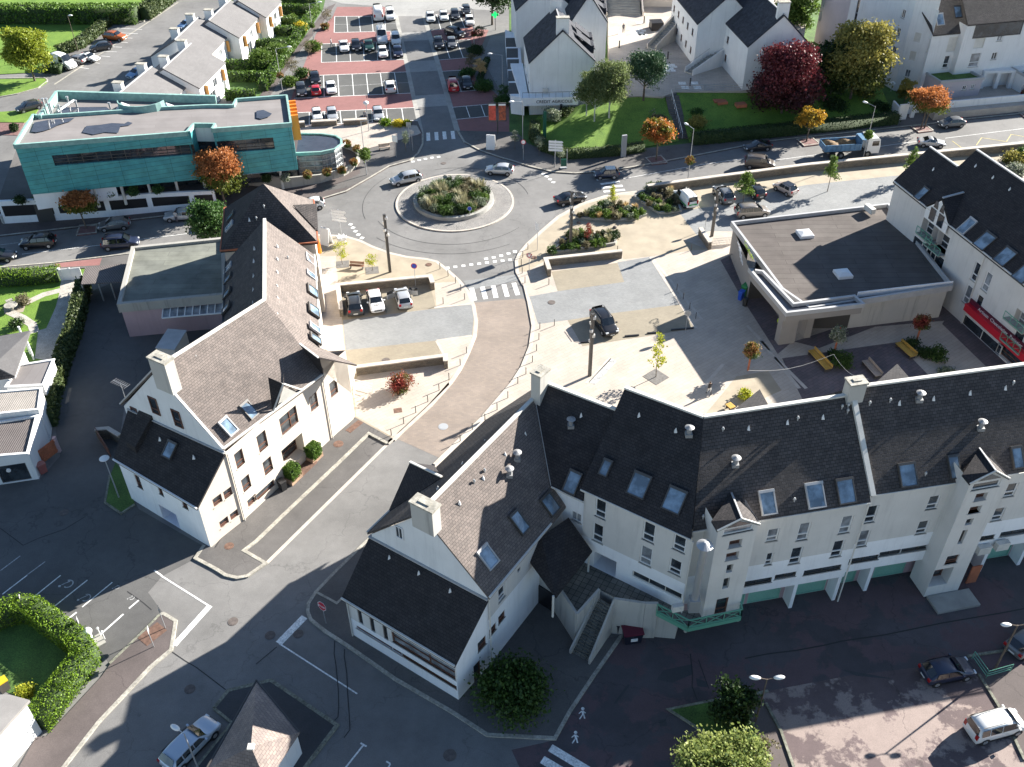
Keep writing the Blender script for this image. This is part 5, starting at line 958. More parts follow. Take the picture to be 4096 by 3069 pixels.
def on_face(x, y, t, h, mt, z, off=.35):
    q = hit(v3(P(1582, 479, ZS), 0)+fn_*.03, fn_, KD(2, 1, x, y)); text(t, q+fn_*.25, fd_, fn_, h, mt, b.r)
on_face(2060, 500, 'Carrefour', .62, 'lime', 3); on_face(2095, 560, 'city', .5, 'lime', 3)
for i, t in enumerate(('boulangerie', 'du lundi', 'au samedi', '8h-20h', 'dimanche', '9h-13h')): on_face(1985+i*4, 470+i*28, t, .3, 'white_lt', 2)
q = hit(v3(P(1582, 479, ZS), 0), fn_, KD(2, 1, 2075, 610)); m = MB(); m.beam(q-fd_*1.6+fn_*.1, q+fd_*1.6+fn_*.1, .1, 2.0); b.build('door', m, 'glass')
q = K(3, 1, 120, 1110, 2.6); m = MB(); m.tube(q+Vector((-.2, -.1, 0)), q+Vector((-.25, -.2, 0)), .35, .35, 10); b.build('shop_logo', m, 'lime')
def zB(u): return 2.6*(1-min(u, 700)/700)*1.15
b = Bld('library', 'teal copper-clad library with flat pale roof, ribbon windows and orange fins', 'library', (-50, 130))
def tb(u, v, z=9.6): return P(u, v, z+zB(u))
top = [(30, 312), (402.5, 284), (418, 266), (464, 266.5), (457.5, 277), (628, 265), (619, 205), (510, 213), (503, 226), (447, 226), (342, 231), (267, 237), (85, 249), (71, 246)]
tp_ = [tb(*p) for p in top]; m = MB(); m.add([p-Z*.45 for p in tp_], [tuple(range(14))]); rf_ = b.build('roof', m, 'felt_pale'); m = MB()
for i in range(14): m.beam(tp_[i]-Z*.3, tp_[(i+1) % 14]-Z*.3, .3, .6)
b.build('parapet', m, 'teal_pale', rf_)
def sloped_wall(p, q, h0, h1, mat, wins=(), name='wall', depth=.35):
    """p,q tops; cladding from top-h0 to top-h1; wins: (s0,s1,drop0,drop1)"""
    Lw = (v3(q, 0)-v3(p, 0)).length; d = (v3(q, 0)-v3(p, 0)).normalized(); n = Vector((d.y, -d.x, 0)); g = (q.z-p.z)/Lw
    def pt(s_, dr, k=0): return p+d*s_+Z*(g*s_-dr)-n*k
    xs = sorted(set([0, Lw]+[v for w in wins for v in w[:2]])); zs = sorted(set([h0, h1]+[v for w in wins for v in w[2:4]])); m = MB()
    for i in range(len(xs)-1):
        for j in range(len(zs)-1):
            cx, cz = (xs[i]+xs[i+1])/2, (zs[j]+zs[j+1])/2
            if any(w[0] < cx < w[1] and w[2] < cz < w[3] for w in wins): continue
            m.add([pt(xs[i], zs[j+1]), pt(xs[i+1], zs[j+1]), pt(xs[i+1], zs[j]), pt(xs[i], zs[j])], [(0, 1, 2, 3)])
    for x0, x1, a0, a1 in [w[:4] for w in wins]:
        for u, v in (((x0, a1), (x1, a1)), ((x1, a1), (x1, a0)), ((x1, a0), (x0, a0)), ((x0, a0), (x0, a1))): m.add([pt(*u), pt(*v), pt(*v, depth), pt(*u, depth)], [(0, 1, 2, 3)])
    b.build(name, m, mat)
    for x0, x1, a0, a1 in [w[:4] for w in wins]:
        m = MB()
        k = max(1, round((x1-x0)/1.7))
        for i in range(k+1): m.beam(pt(x0+(x1-x0)*i/k, a1, depth-.05), pt(x0+(x1-x0)*i/k, a0, depth-.05), .09, .09, 0, n)
        for t in (0, .45, .75, 1): m.beam(pt(x0, a0+(a1-a0)*t, depth-.05), pt(x1, a0+(a1-a0)*t, depth-.05), .07, .07)
        o = b.build('window', m, 'dgrey'); m = MB(); m.add([pt(x0, a1, depth), pt(x1, a1, depth), pt(x1, a0, depth), pt(x0, a0, depth)], [(0, 1, 2, 3)]); b.build('pane', m, 'glass', o)
def fwin(p, q, a, c):   # picture corners -> window rectangle measured from the wall top
    d = (v3(q, 0)-v3(p, 0)).normalized(); n = Vector((d.y, -d.x, 0)); g = (q.z-p.z)/(v3(q, 0)-v3(p, 0)).length; o = []
    for w in (a, c): h_ = hit(p, n, w); s_ = (h_-p).dot(d); o.append((s_, p.z+g*s_-h_.z))
    return (o[0][0], o[1][0], o[0][1], o[1][1])
sloped_wall(tp_[0], tp_[1], 0, 6.9, 'teal', [fwin(tp_[0], tp_[1], KD(0, 0, 445, 1345), KD(0, 0, 1690, 1335))])
sloped_wall(tp_[1], tp_[2], 0, 6.9, 'teal'); sloped_wall(tp_[2], tp_[3], .3, 2.6, 'white_wall'); sloped_wall(tp_[3], tp_[4], 0, 6.9, 'teal')
c_ = tp_[2]-Z*4.2; m = MB(); m.add([tp_[2]-Z*2.6, tp_[3]-Z*2.6, tp_[3]-Z*6.9, tp_[2]-Z*6.9], [(3, 2, 1, 0)]); b.build('pane', m, 'glass')
sloped_wall(tp_[4], tp_[5], 0, 6.9, 'teal', [fwin(tp_[4], tp_[5], KD(0, 0, 1872, 1225), KD(1, 0, 165, 1290))]); sloped_wall(tp_[5], tp_[6], 0, 6.9, 'teal'); sloped_wall(tp_[13], tp_[0], 0, 6.9, 'teal')
for i in range(6, 13): sloped_wall(tp_[i], tp_[i+1], 0, 2.0, 'white_wall')
lo = [p for p in (tb(85, 251), tb(267, 239), tb(447, 228), tb(465, 208), tb(122, 198))]; m = MB(); m.add([p-Z*1.0 for p in lo], [(0, 1, 2, 3, 4)]); b.build('roof', m, 'felt_pale'); m = MB()
m.beam(lo[3]-Z*.5, lo[4]-Z*.5, .4, 1.2); m.beam(lo[4]-Z*.5, lo[0]-Z*.5, .4, 1.2); b.build('parapet', m, 'teal_pale')
sloped_wall(lo[3], lo[4], .2, 8.5, 'white_wall'); sloped_wall(lo[4], lo[0], .2, 8.5, 'white_wall'); sloped_wall(tp_[6], tp_[8], 2, 8, 'white_wall')
# water lying on the roofs
def puddle(pts, dz=.30):
    q = [tb(*p)-Z*dz for p in pts]; m = MB(); m.add(q, [tuple(range(len(q)))]); b.build('puddle', m, 'water', rf_)
puddle([KD(0, 0, *p) for p in ((705, 1125), (740, 1070), (860, 1060), (960, 1045), (1070, 1050), (1100, 1033), (1143, 1045), (1110, 1065), (1035, 1075), (1015, 1130), (900, 1125), (800, 1145))])
puddle([KD(0, 0, *p) for p in ((262, 1118), (290, 1040), (400, 1020), (640, 1000), (600, 1030), (500, 1060), (440, 1090), (380, 1110), (310, 1125))]); puddle([KD(1, 0, *p) for p in ((0, 940), (60, 932), (135, 965), (110, 990), (40, 1010), (0, 1000))])
puddle([KD(0, 0, *p) for p in ((480, 870), (900, 865), (960, 910), (860, 935), (640, 960), (430, 975))], .96)
q0 = tb(*KD(0, 0, 1215, 905)); m = MB(); pts = [v3(q0, 0)+Vector((3.2*math.cos(a), 2.6*math.sin(a)+.8, 0)) for a in [math.pi+.2+i*(math.pi-.4)/10 for i in range(11)]]; path_mesh(m, pts, .15, q0.z-.6, q0.z+.5); b.build('curved_skylight', m, 'teal_pale', rf_)
for x, y in ((1045, 880), (1432, 885)): q = tb(*KD(0, 0, x, y))-Z*.9; m = MB(); m.box(q, (1.4, 1.4, .3)); m.cone(q+Z*.15, 1.0, .7, 4); b.build('skylight_dome', m, 'white')
for x, y, h_ in ((400, 960, 2.5), (425, 940, 2.2), (445, 960, 1.8), (520, 960, 1.6), (580, 850, 1.0), (650, 870, .8), (940, 890, .8)): q = tb(*KD(0, 0, x, y))-Z*.9; m = MB(); m.tube(q, q+Z*h_, .12, .12, 8); m.tube(q+Z*h_, q+Z*(h_+.15), .2, .2, 8); b.build('flue', m, 'steel')
q0, q1 = tb(*KD(0, 0, 490, 945)), tb(*KD(0, 0, 630, 850)); m = MB(); m.tube(q0-Z*.3, q1-Z*.3, .18, .18, 8); b.build('duct', m, 'steel')
# glazed ground floor, columns
g0, g1 = tp_[0]+Z*0, tp_[5]+Z*0; d = (v3(g1, 0)-v3(g0, 0)).normalized(); n_ = Vector((d.y, -d.x, 0)); Lw = (v3(g1, 0)-v3(g0, 0)).length
m = MB(); p_, q_ = g0-n_*2.2, g1-n_*2.2; p_, q_ = p_+d*9, q_; m.add([p_-Z*9.5, q_-Z*9.5, q_-Z*6.85, p_-Z*6.85], [(0, 1, 2, 3)]); b.build('ground_floor_glazing', m, 'glass'); m = MB(); m.add([g0-Z*9.4-n_*.6, g0+d*10-Z*9.6-n_*.6, g0+d*10-Z*6.85-n_*.6, g0-Z*6.85-n_*.6], [(0, 1, 2, 3)]); b.build('wall', m, 'white_band')
m = MB(); m.add([g0-Z*6.9, g1-Z*6.9, g1-Z*6.9-n_*6, g0-Z*6.9-n_*6], [(3, 2, 1, 0)]); b.build('soffit', m, 'offwhite')
for x, y, c in ((800, 1600, 0), (1040, 1590, 0), (1275, 1570, 0), (1510, 1540, 0), (1745, 1500, 0), (205, 1460, 1)):
    q = hit(g0-n_*.7, n_, KD(c, 0, x, y)); zt = g0.z+(g1.z-g0.z)*((q-g0).dot(d)/Lw)-6.9; m = MB(); m.tube((q.x, q.y, zt-3.0), (q.x, q.y, zt), .2, .2, 10); b.build('column', m, 'offwhite')
# orange fins and curved glass hall
q5, q6 = tp_[5], tp_[6]; de = (v3(q6, 0)-v3(q5, 0)).normalized(); ne = Vector((de.y, -de.x, 0)); Le = (v3(q6, 0)-v3(q5, 0)).length
for i in range(5): c = q5+de*(Le*(.30+i*.13))+ne*.55-Z*2.0; m = MB(); m.box(c, (1.1, .35, 3.6), math.atan2(ne.y, ne.x)); b.build('fin', m, 'orange')
hz = 3.9; hp = [P(*p, hz) for p in (KD(1, 0, 345, 1325), KD(1, 0, 560, 1315), KD(1, 0, 680, 1290), KD(1, 0, 738, 1245), KD(1, 0, 735, 1205), KD(1, 0, 690, 1175), KD(1, 0, 560, 1158), KD(1, 0, 370, 1155))]
m = MB(); m.add([v3(p, hz-.1) for p in ccw([v3(p) for p in hp])], [tuple(range(8))]); hr = b.build('hall_roof', m, 'water'); m = MB(); path_mesh(m, [v3(p, 0) for p in hp], .3, hz-.35, hz+.1, False); b.build('parapet', m, 'teal_pale', hr)
hc = sum([v3(p, 0) for p in hp], Vector((0, 0, 0)))/8; m = MB(); hw = [v3(p, 0)+(hc-v3(p, 0)).normalized()*.25 for p in hp]; path_mesh(m, hw, .08, .15, hz-.35); b.build('hall_glazing', m, 'glass_curtain', hr); m = MB()
ho = [v3(p, 0)+(hc-v3(p, 0)).normalized()*.12 for p in hp]
for z_ in (.9, 1.7, 2.5, 3.2): path_mesh(m, ho, .12, z_, z_+.1)
for i in range(7):
    k = 3
    for j in range(k+1): p_ = ho[i].lerp(ho[i+1], j/k); m.tube((p_.x, p_.y, .1), (p_.x, p_.y, hz-.3), .05, .05, 6)
b.build('glazing_bars', m, 'steel', hr); 
p_, q_ = hp[2], hp[3]; dd = (v3(q_, 0)-v3(p_, 0)).normalized(); text('MEDIATHEQUE', (p_*.45+q_*.55)+Vector((dd.y, -dd.x, 0))*.2-Z*.12, dd, Vector((dd.y, -dd.x, 0)), .34, 'white_lt', b.r)
# retaining walls in front of the library
rw = Bld('retaining_wall', 'long white retaining wall with dark window panels between library and street', 'wall', (-55, 105))
base = [(12, 485), (130, 478), (240, 470), (330, 461), (420, 452), (470, 447)]; hgt = [3.4, 3.3, 3.1, 2.9, 2.6, 2.4]; bp_ = W(base)
for i in range(5):
    a, c = bp_[i], bp_[i+1]; d = (c-a).normalized(); n_ = Vector((d.y, -d.x, 0)); m = MB(); q = [a, c, c+Z*hgt[i+1], a+Z*hgt[i]]; qb = [p-n_*.4 for p in q]
    m.add(q+qb, [(0, 1, 2, 3), (7, 6, 5, 4), (3, 2, 6, 7), (0, 3, 7, 4), (1, 5, 6, 2)]); rw.build('wall', m, 'white_band')
    L_ = (c-a).length; m = MB(); x0, x1 = (.35, L_-.35); h_ = hgt[i]
    m.add([a+d*x0+n_*.03+Z*(h_*.35), a+d*x1+n_*.03+Z*(hgt[i+1]*.35), a+d*x1+n_*.03+Z*(hgt[i+1]*.8), a+d*x0+n_*.03+Z*h_*.8], [(0, 1, 2, 3)]); rw.build('panel', m, 'black')
a = bp_[0]; d = (bp_[1]-a).normalized(); n_ = Vector((d.y, -d.x, 0)); m = MB(); m.beam(a+d*4.4+n_*.06+Z*1.35, a+d*6.6+n_*.06+Z*1.3, .08, 2.6); rw.build('door', m, 'dgrey')
m = MB(); tt = [p+Z*(h-.15) for p, h in zip(bp_, hgt)]; bk_ = [tb(30, 312, -0.0), tb(220, 297, 0), tb(402, 284, 0), tb(628, 265, 0)]
m.add([tt[0], tt[1], tt[2], tt[3], tt[4], tt[5]]+[p+Vector((0, 3, .15)) for p in bk_[::-1]], [tuple(range(10))]); tag(m.build('terrace_ground', X['pave_dark']), kind='structure')
lw = Bld('curved_wall', 'low grey concrete wall curving round the glass hall of the library', 'wall', (-25, 115))
cw_ = L(1, 0, -60, 1610, 250, 1638, 560, 1590, 760, 1530, 860, 1470, 900, 1400, 880, 1330, 830, 1300, 740, 1270); hs = [2.2, 1.7, 1.4, 1.2, 1.1, 1.0, .9, .9, .9]; pw2 = W(cw_)
for i in range(len(pw2)-1):
    a, c = pw2[i], pw2[i+1]; d = (c-a).normalized(); n_ = Vector((d.y, -d.x, 0)); q = [a, c, c+Z*hs[i+1], a+Z*hs[i]]; qb = [p-n_*.3 for p in q]; m = MB(); m.add(q+qb, [(0, 1, 2, 3), (7, 6, 5, 4), (3, 2, 6, 7), (0, 3, 7, 4), (1, 5, 6, 2)]); lw.build('wall', m, 'beton')
def house(name, label, A, B, depth, ze, zr, z0=0, mat='roof_old', wmat='white_wall', wins={}, group=None, dirv=None, cat='house', chim=None, over=.15, band=None):
    A = v3(A, 0); B = v3(B, 0); bb = Bld(name, label, cat, (A.x, A.y), group); d = (B-A).normalized(); n = Vector((-d.y, d.x, 0))
    if dirv: n = Vector((dirv[0], dirv[1], 0)).normalized()
    # front gable from A to B; ridge runs along n. eave line with roof body on its left: from B to B+n*depth
    fs = bb.gabled(B, B+n*depth, A-B, ze, zr, z0, mat, wmat, over, wins, band)
    if chim:
        for (t, w) in chim:
            c = (A+B)/2+n*(depth*t); m = MB(); m.box((c.x, c.y, zr+.3), (w, .9, 2.6), math.atan2(d.y, d.x)); o = bb.build('chimney', m, 'white_wall'); m = MB(); m.box((c.x, c.y, zr+1.65), (w+.15, 1.05, .15), math.atan2(d.y, d.x)); bb.build('chimney_cap', m, 'kerb', o)
    return bb, fs
F1, f1 = house('white_house', 'white gabled bank house with balcony slab and wall lettering, beside the birch trees', (3.1, 147), (13.5, 147.6), 11, 8.5, 13.4, chim=[(.06, 1.9), (.95, 1.9)], dirv=(-.06, 1), wins={'back': [(None, 0, 2, 5.2, 1, 1.4, 'white'), (None, 0, 6, 5.2, 1, 1.4, 'white'), (None, 0, 9, 5.2, 1, 1.4, 'white')]})
for s_ in (2.5, 6.2): 
    p0_ = Vector((13.5, 147.6+s_, 0)); m = MB(); a = p0_+Vector((-2.8, 0, 11.6)); m.slab([a, a+Vector((0, 2.6, 0)), p0_+Vector((.1, 2.6, 9.4)), p0_+Vector((.1, 0, 9.4))], .15); m.box(p0_+Vector((-.9, 1.3, 9.3)), (1.6, 2.4, 1.2)); F1.build('dormer', m, 'roof_old')
m = MB(); pl0 = [P(1109, 620-414.2 if False else 208, 3.4), P(1122, 223, 2.8)]
sl = [K(2, 0, 75, 890, 2.2), K(2, 0, 465, 885, 2.2), K(2, 0, 465, 830, 3.4)]
m.prism([(1.9, 145.3), (10.9, 145.6), (10.9, 147.9), (3.0, 147.2), (2.4, 160), (.3, 160)], 2.2, 3.5, bottom=True); bs = F1.build('balcony', m, 'white_band'); text('CREDIT AGRICOLE', Vector((7.1, 145.42, 2.85)), Vector((1, .03, 0)).normalized(), Vector((.03, -1, 0)), .5, 'black', F1.r)
q = K(2, 0, 288, 790, 3.9); acunit(F1, (q.x, 146.9, 4.1)); m = MB(); m.beam((8.2, 145.2, .2), (8.2, 145.2, 2.4), .9, .35); F1.build('cash_sign', m, 'black')
m = MB()
for i in range(9): m.beam((2.1+i*1.05, 145.5, 3.5), (2.1+i*1.05, 145.5, 4.3), .04, .04)
m.beam((2.1, 145.5, 4.3), (10.6, 145.8, 4.3), .05, .05); F1.build('railing', m, 'dgrey', bs)
m = MB(); m.prism([(.3, 147.5), (2.4, 146.8), (2.0, 175), (-.6, 178)], 0, 3.0, bottom=True); F1.build('side_terrace', m, 'white_band'); m = MB()
for i in range(5): m.box((1.0-i*.12, 150.5+i*5.2, 3.02), (2.0, 4.4, .06)); 
F1.build('terrace_floor', m, 'dark_tarmac')
A2, B2 = V(*KD(2, 0, 495, 200), 9.5), V(*KD(2, 0, 857, 305), 9.5); B2.y = A2.y+.4
F2, f2 = house('white_house', 'tall white gabled house with chimney, right behind the bank house', A2, B2, 14, 9.5, 14.2, chim=[(.05, 1.9)], dirv=(-.05, 1), z0=0)
for s_ in (2.5, 6.5): m = MB(); p0_ = v3(B2, 0)+Vector((0, s_, 0)); a = p0_+Vector((-2.8, 0, 12.6)); m.slab([a, a+Vector((0, 2.6, 0)), p0_+Vector((.1, 2.6, 10.4)), p0_+Vector((.1, 0, 10.4))], .15); m.box(p0_+Vector((-.9, 1.3, 10.3)), (1.6, 2.4, 1.2)); F2.build('dormer', m, 'roof_old')
A3 = V(*KD(2, 0, 20, 140), 9.5); F3, f3 = house('white_house', 'white gabled house at the back left of the white house group', A3+Vector((.2, 3, 0)), A3+Vector((10.5, 3.6, 0)), 14, 9.5, 14, dirv=(-.06, 1))
A4, B4_ = V(*KD(2, 0, 1600, 205), 10.2), None; B4_ = A4+Vector((9.9, .5, 0)); G1, g1_ = house('white_house', 'white gabled house on the right of the court, further from the road', A4, B4_, 16, 10.2, 14.9, z0=3.2, dirv=(-.12, 1), wins={'back': [(None, 0, 1.5+i*3, zz, .9, 1.1, 'brown') for i in range(5) for zz in (5, 8)]})
A5 = V(*KD(2, 0, 2035, 400), 10.2); G2, g2_ = house('white_house', 'white gabled house with chimney behind the dark red copper beech', A5, A5+Vector((9.9, .4, 0)), 16, 10.2, 14.9, z0=0, dirv=(-.14, 1), chim=[(.05, 1.7)], wins={'back': [(None, 0, 2+i*2.4, zz, .9, 1.1, 'brown') for i in range(3) for zz in (5, 8)]})
# outside stairs to the first floors and gallery
def extstair(label, p, q, zt, mat='cream_wall', w=1.6):
    """p: foot, q: head (plan)"""
    p = v3(p, 0); q = v3(q, 0); d = (q-p).normalized(); n = Vector((-d.y, d.x, 0)); e = Bld('outside_stair', label, 'staircase', (p.x, p.y)); m = MB(); N = 14; L_ = (q-p).length
    for i in range(N): m.box(p+d*(L_*(i+.5)/N)+Z*(3.2+(zt-3.2)*(i+1)/N/2), (L_/N, w, (zt-3.2)*(i+1)/N), math.atan2(d.y, d.x))
    e.build('steps', m, 'concrete')
    for s_ in (-1, 1):
        m = MB(); o = n*s_*w/2; m.add([p+o+Z*3.2, q+o+Z*3.2, q+d*2+o+Z*3.2, q+d*2+o+Z*(zt+.7), q+o+Z*(zt+.7), p+o+Z*4.1]+[v+n*s_*.15 for v in [p+o+Z*3.2, q+o+Z*3.2, q+d*2+o+Z*3.2, q+d*2+o+Z*(zt+.7), q+o+Z*(zt+.7), p+o+Z*4.1]], [(0, 1, 2, 3, 4, 5), (11, 10, 9, 8, 7, 6), (5, 4, 10, 11), (4, 3, 9, 10), (0, 5, 11, 6)]); pw_ = e.build('side_wall', m, mat)
    m = MB(); m.beam(p+Z*4.4+n*w/2, q+Z*(zt+1.1)+n*w/2, .05, .05); m.beam(q+Z*(zt+1.1)+n*w/2, q+d*2+Z*(zt+1.1)+n*w/2, .05, .05); e.build('handrail', m, 'steel'); m = MB(); m.box(q+d*1.6+Z*(zt-.1), (3.2, w+.4, .25), math.atan2(d.y, d.x)); e.build('landing', m, 'white_band')
extstair('outside stair with solid side walls nearer the road, at the right of the court', K(2, 0, 1525, 640, 3.2), K(2, 0, 1850, 560, 3.2)+Vector((.6, 1.5, 0)), 6.2, 'white_wall'); extstair('cream outside stair rising rightwards in the middle of the court', K(2, 0, 1205, 430, 3.2), K(2, 0, 1440, 360, 3.2)+Vector((0, 2.5, 0)), 6.2)
ub = Bld('gallery_building', 'cream building with raised gallery and wide stair closing the far end of the court', 'building', (22, 205))
ga = K(2, 0, 770, 215, 3.2); gb = K(2, 0, 1440, 205, 3.2); ub.wall((ga.x-4, 190), (gb.x+3, 189), 3.2, 6.0, 'cream_wall', [(2, 0, 1170, 125, 5, .9, 'ribbon'), (2, 0, 1345, 110, 2, 2, 'slit')]); m = MB(); m.prism([(ga.x-4, 190.05), (gb.x+3, 189.05), (gb.x+3, 193.5), (ga.x-4, 194.5)], 3.2, 6.05); ub.build('gallery', m, 'stone_pavers2')
ub.wall((ga.x-4, 194.5), (gb.x+3, 193.5), 6, 14, 'cream_wall', [(2, 0, 760, 5, 6, 1.5, 'white'), (2, 0, 1175, 5, 4, 1.4, 'white'), (2, 0, 1290, 10, 2, 2.4, 'door'), (2, 0, 1350, 5, 2, 2.4, 'slit')]); m = MB()
for i in range(16): m.box((K(2, 0, 1000, 150, 4.6).x, 190-5.6*(1-(i+.5)/16)+.0, 3.2+2.85*(i+1)/32), (6.2, 5.6/16, 2.85*(i+1)/16))
ub.build('wide_stair', m, 'concrete'); 
for s_ in (-1, 1): cxx = K(2, 0, 1000, 150, 4.6).x+s_*3.3; m = MB(); m.add([(cxx, 184, 3.2), (cxx, 190, 3.2), (cxx, 190, 7), (cxx, 184, 4)]+[(cxx+.25*s_, 184, 3.2), (cxx+.25*s_, 190, 3.2), (cxx+.25*s_, 190, 7), (cxx+.25*s_, 184, 4)], [(0, 1, 2, 3), (7, 6, 5, 4), (3, 2, 6, 7), (0, 3, 7, 4)]); ub.build('side_wall', m, 'cream_wall')
m = MB(); a, c = Vector((ga.x-4, 189.9, 6)), Vector((gb.x+3, 188.9, 6)); m.beam(a+Z, c+Z, .06, .06)
for i in range(24): p_ = a.lerp(c, i/23); m.beam(p_, p_+Z, .04, .04)
ub.build('railing', m, 'dgrey')
b = Bld('tall_apartment_block', 'tall white and lilac apartment block with slate mansard roof behind a white garden wall', 'building', (70, 160))
h0, h1, h2 = P(1758, 90), P(1934, 181, 1.2), P(1981.5, 192.5, 1.2); h0.z = h1.z = h2.z = 0
b.wall(h0, h0.lerp(h1, .34), 0, 20, 'pale_lilac', [(3, 0, 480, 30, .5, 1.6, 'white'), (3, 0, 455, 140, .5, 1.6, 'white')]); b.wall(h0.lerp(h1, .34), h1, 0, 20, 'white_wall', [(3, 0, 1170, 120, .9, 1.4, 'white'), (3, 0, 1125, 280, .9, 1.4, 'white'), (3, 0, 1087, 438, .9, 1.4, 'white'), (3, 0, 1047, 590, .9, 1.4, 'white'), (3, 0, 780, 40, .7, 3, 'slit'), (3, 0, 755, 160, .7, 2, 'slit')])
dH = (h1-h0).normalized(); b.wall(h1, h2, 0, 17, 'white_wall', [(3, 0, 1290, 325, 1.0, 1.5, 'blank'), (3, 0, 1247, 485, 1.0, 1.5, 'blank'), (3, 0, 1205, 635, .9, 1.3, 'white')])
ev0, ev1 = V(2016.5, 76, 10.3), V(2071.5, 71, 10.3); dh = (v3(ev1, 0)-v3(ev0, 0)).normalized(); nh = Vector((-dh.y, dh.x, 0))
hA = v3(ev0, 0)+nh*.2; hB = hA+dh*40
b.wall(hA, hB, 0, 10.2, 'white_wall', [(3, 0, 1590, 385, 1.6, 2.4, 'blank'), (3, 0, 1540, 535, 1.0, 2.0, 'white2'), (3, 0, 1820, 370, 1.8, 2.2, 'blank'), (3, 0, 1785, 520, 1.8, 2.3, 'white2'), (3, 0, 2005, 325, 1.0, 1.2, 'white'), (3, 0, 1955, 485, 1.0, 1.2, 'white'), (3, 0, 1330, 160, .9, 1.4, 'white')])
b.wall(hA+nh*8, hA, 0, 14, 'white_wall', [(3, 0, 1370, 390, 1.2, 2.2, 'blank'), (3, 0, 1320, 545, 1.2, 2.2, 'blank')]); 
hr_ = b.roof([v3(ev0)-Z*0, v3(ev0)+dh*41, v3(ev0)+dh*41+nh*8+Z*9, v3(ev0)+nh*8+Z*9-dh*4], 'roof_mid')
st_ = v3(ev1)+dh*.3; b.roof([st_+Z*1.6-nh*1.2, st_+Z*1.6+dh*34-nh*1.2, st_+dh*34+nh*7+Z*9.6, st_+nh*7+Z*9.6], 'roof_mid'); b.wall(v3(st_, 0)-nh*1.0, v3(st_, 0)-nh*1.0+dh*34, 0, 11.8, 'white_wall', [(3, 0, 1990, 250, 8.5, 2.4, 'slit'), (3, 0, 1830, 360, 1.8, 2.2, 'blank'), (3, 0, 1785, 520, 1.8, 2.3, 'white2'), (3, 0, 2005, 325, 1.0, 1.2, 'white'), (3, 0, 1955, 485, 1.0, 1.2, 'white'), (3, 0, 1590, 640, 1, 1, 'white')]); b.wall(v3(st_, 0)+nh*1, v3(st_, 0)-nh*1.0, 0, 11.7, 'white_wall')
for x, y in ((1483, 170), (1840, 163), (1880, 160), (2115, 145), (1637, 105)): b.skylight((hr_[0], v3(ev0)+nh*2+Z*3.2, hr_[2]), KD(3, 0, x, y), 1.2, 1.8)
lb = [P(*KD(3, 0, x, y), 4.2) for x, y in ((1495, 700), (1862, 668), (1690, 578), (1340, 605))]; b.flatroof(lb, 4.2, 'grass_dark', 'pale_lilac', wins={0: [(3, 0, 1540, 790, 1.0, 1.5, 'white'), (3, 0, 1697, 760, .7, .8, 'white'), (3, 0, 1768, 752, .7, .8, 'white')]})
q = P(*KD(3, 0, 1950, 720), 1.5); pdc = Bld('portico', 'white flat-roofed entrance portico with square columns at the tall apartment block', 'porch', (q.x, q.y)); m = MB(); m.box((q.x+1, q.y, 4.0), (8, 3, .4), .05); pdc.build('roof', m, 'white_wall')
for i in range(4): m = MB(); m.box((q.x-2.6+i*2.3, q.y-1.2, 2.0), (.6, .6, 4.0), .05); pdc.build('column', m, 'white_wall')
lb = [P(*KD(3, 0, x, y), 4.2) for x, y in ((2230, 650), (2045, 548), (2300, 530), (2500, 640))]; b.flatroof(lb, 4.2, 'felt_pale', 'white_wall')
gw = Bld('garden_wall', 'long white garden wall with gate piers along the far pavement', 'wall', (75, 150))
def wline(bb, uvs, h, w, mat, cop=None, z0=0, zt=None, name='wall', ch=.14):
    m = MB(); q = [v3(p, 0) for p in W(uvs, z0)]; path_mesh(m, q, w, z0, z0+h); o = bb.build(name, m, mat)
    if cop: m = MB(); path_mesh(m, q, w+.12, z0+h, z0+h+ch); bb.build('coping', m, cop, o)
    return o
wline(gw, L(3, 0, 1440, 1003, 2150, 938, 2500, 905), 2.3, .3, 'white_wall'); wline(gw, L(3, 0, 1110, 1042, 1185, 1035), 2.6, .3, 'white_wall'); wline(gw, L(3, 0, 1110, 1042, 1060, 985), 2.2, .3, 'white_wall'); wline(gw, L(3, 0, 1220, 1020, 1250, 1018), 1.9, .5, 'white_wall'); wline(gw, L(3, 0, 1185, 990, 1440, 960), 2.0, .3, 'white_wall')
tag(flat('raised_forecourt', L(3, 0, 1440, 985, 2500, 880, 2500, 560, 1300, 600, 1250, 780), 'stone_pavers2', 1.2, 1.2), kind='structure')
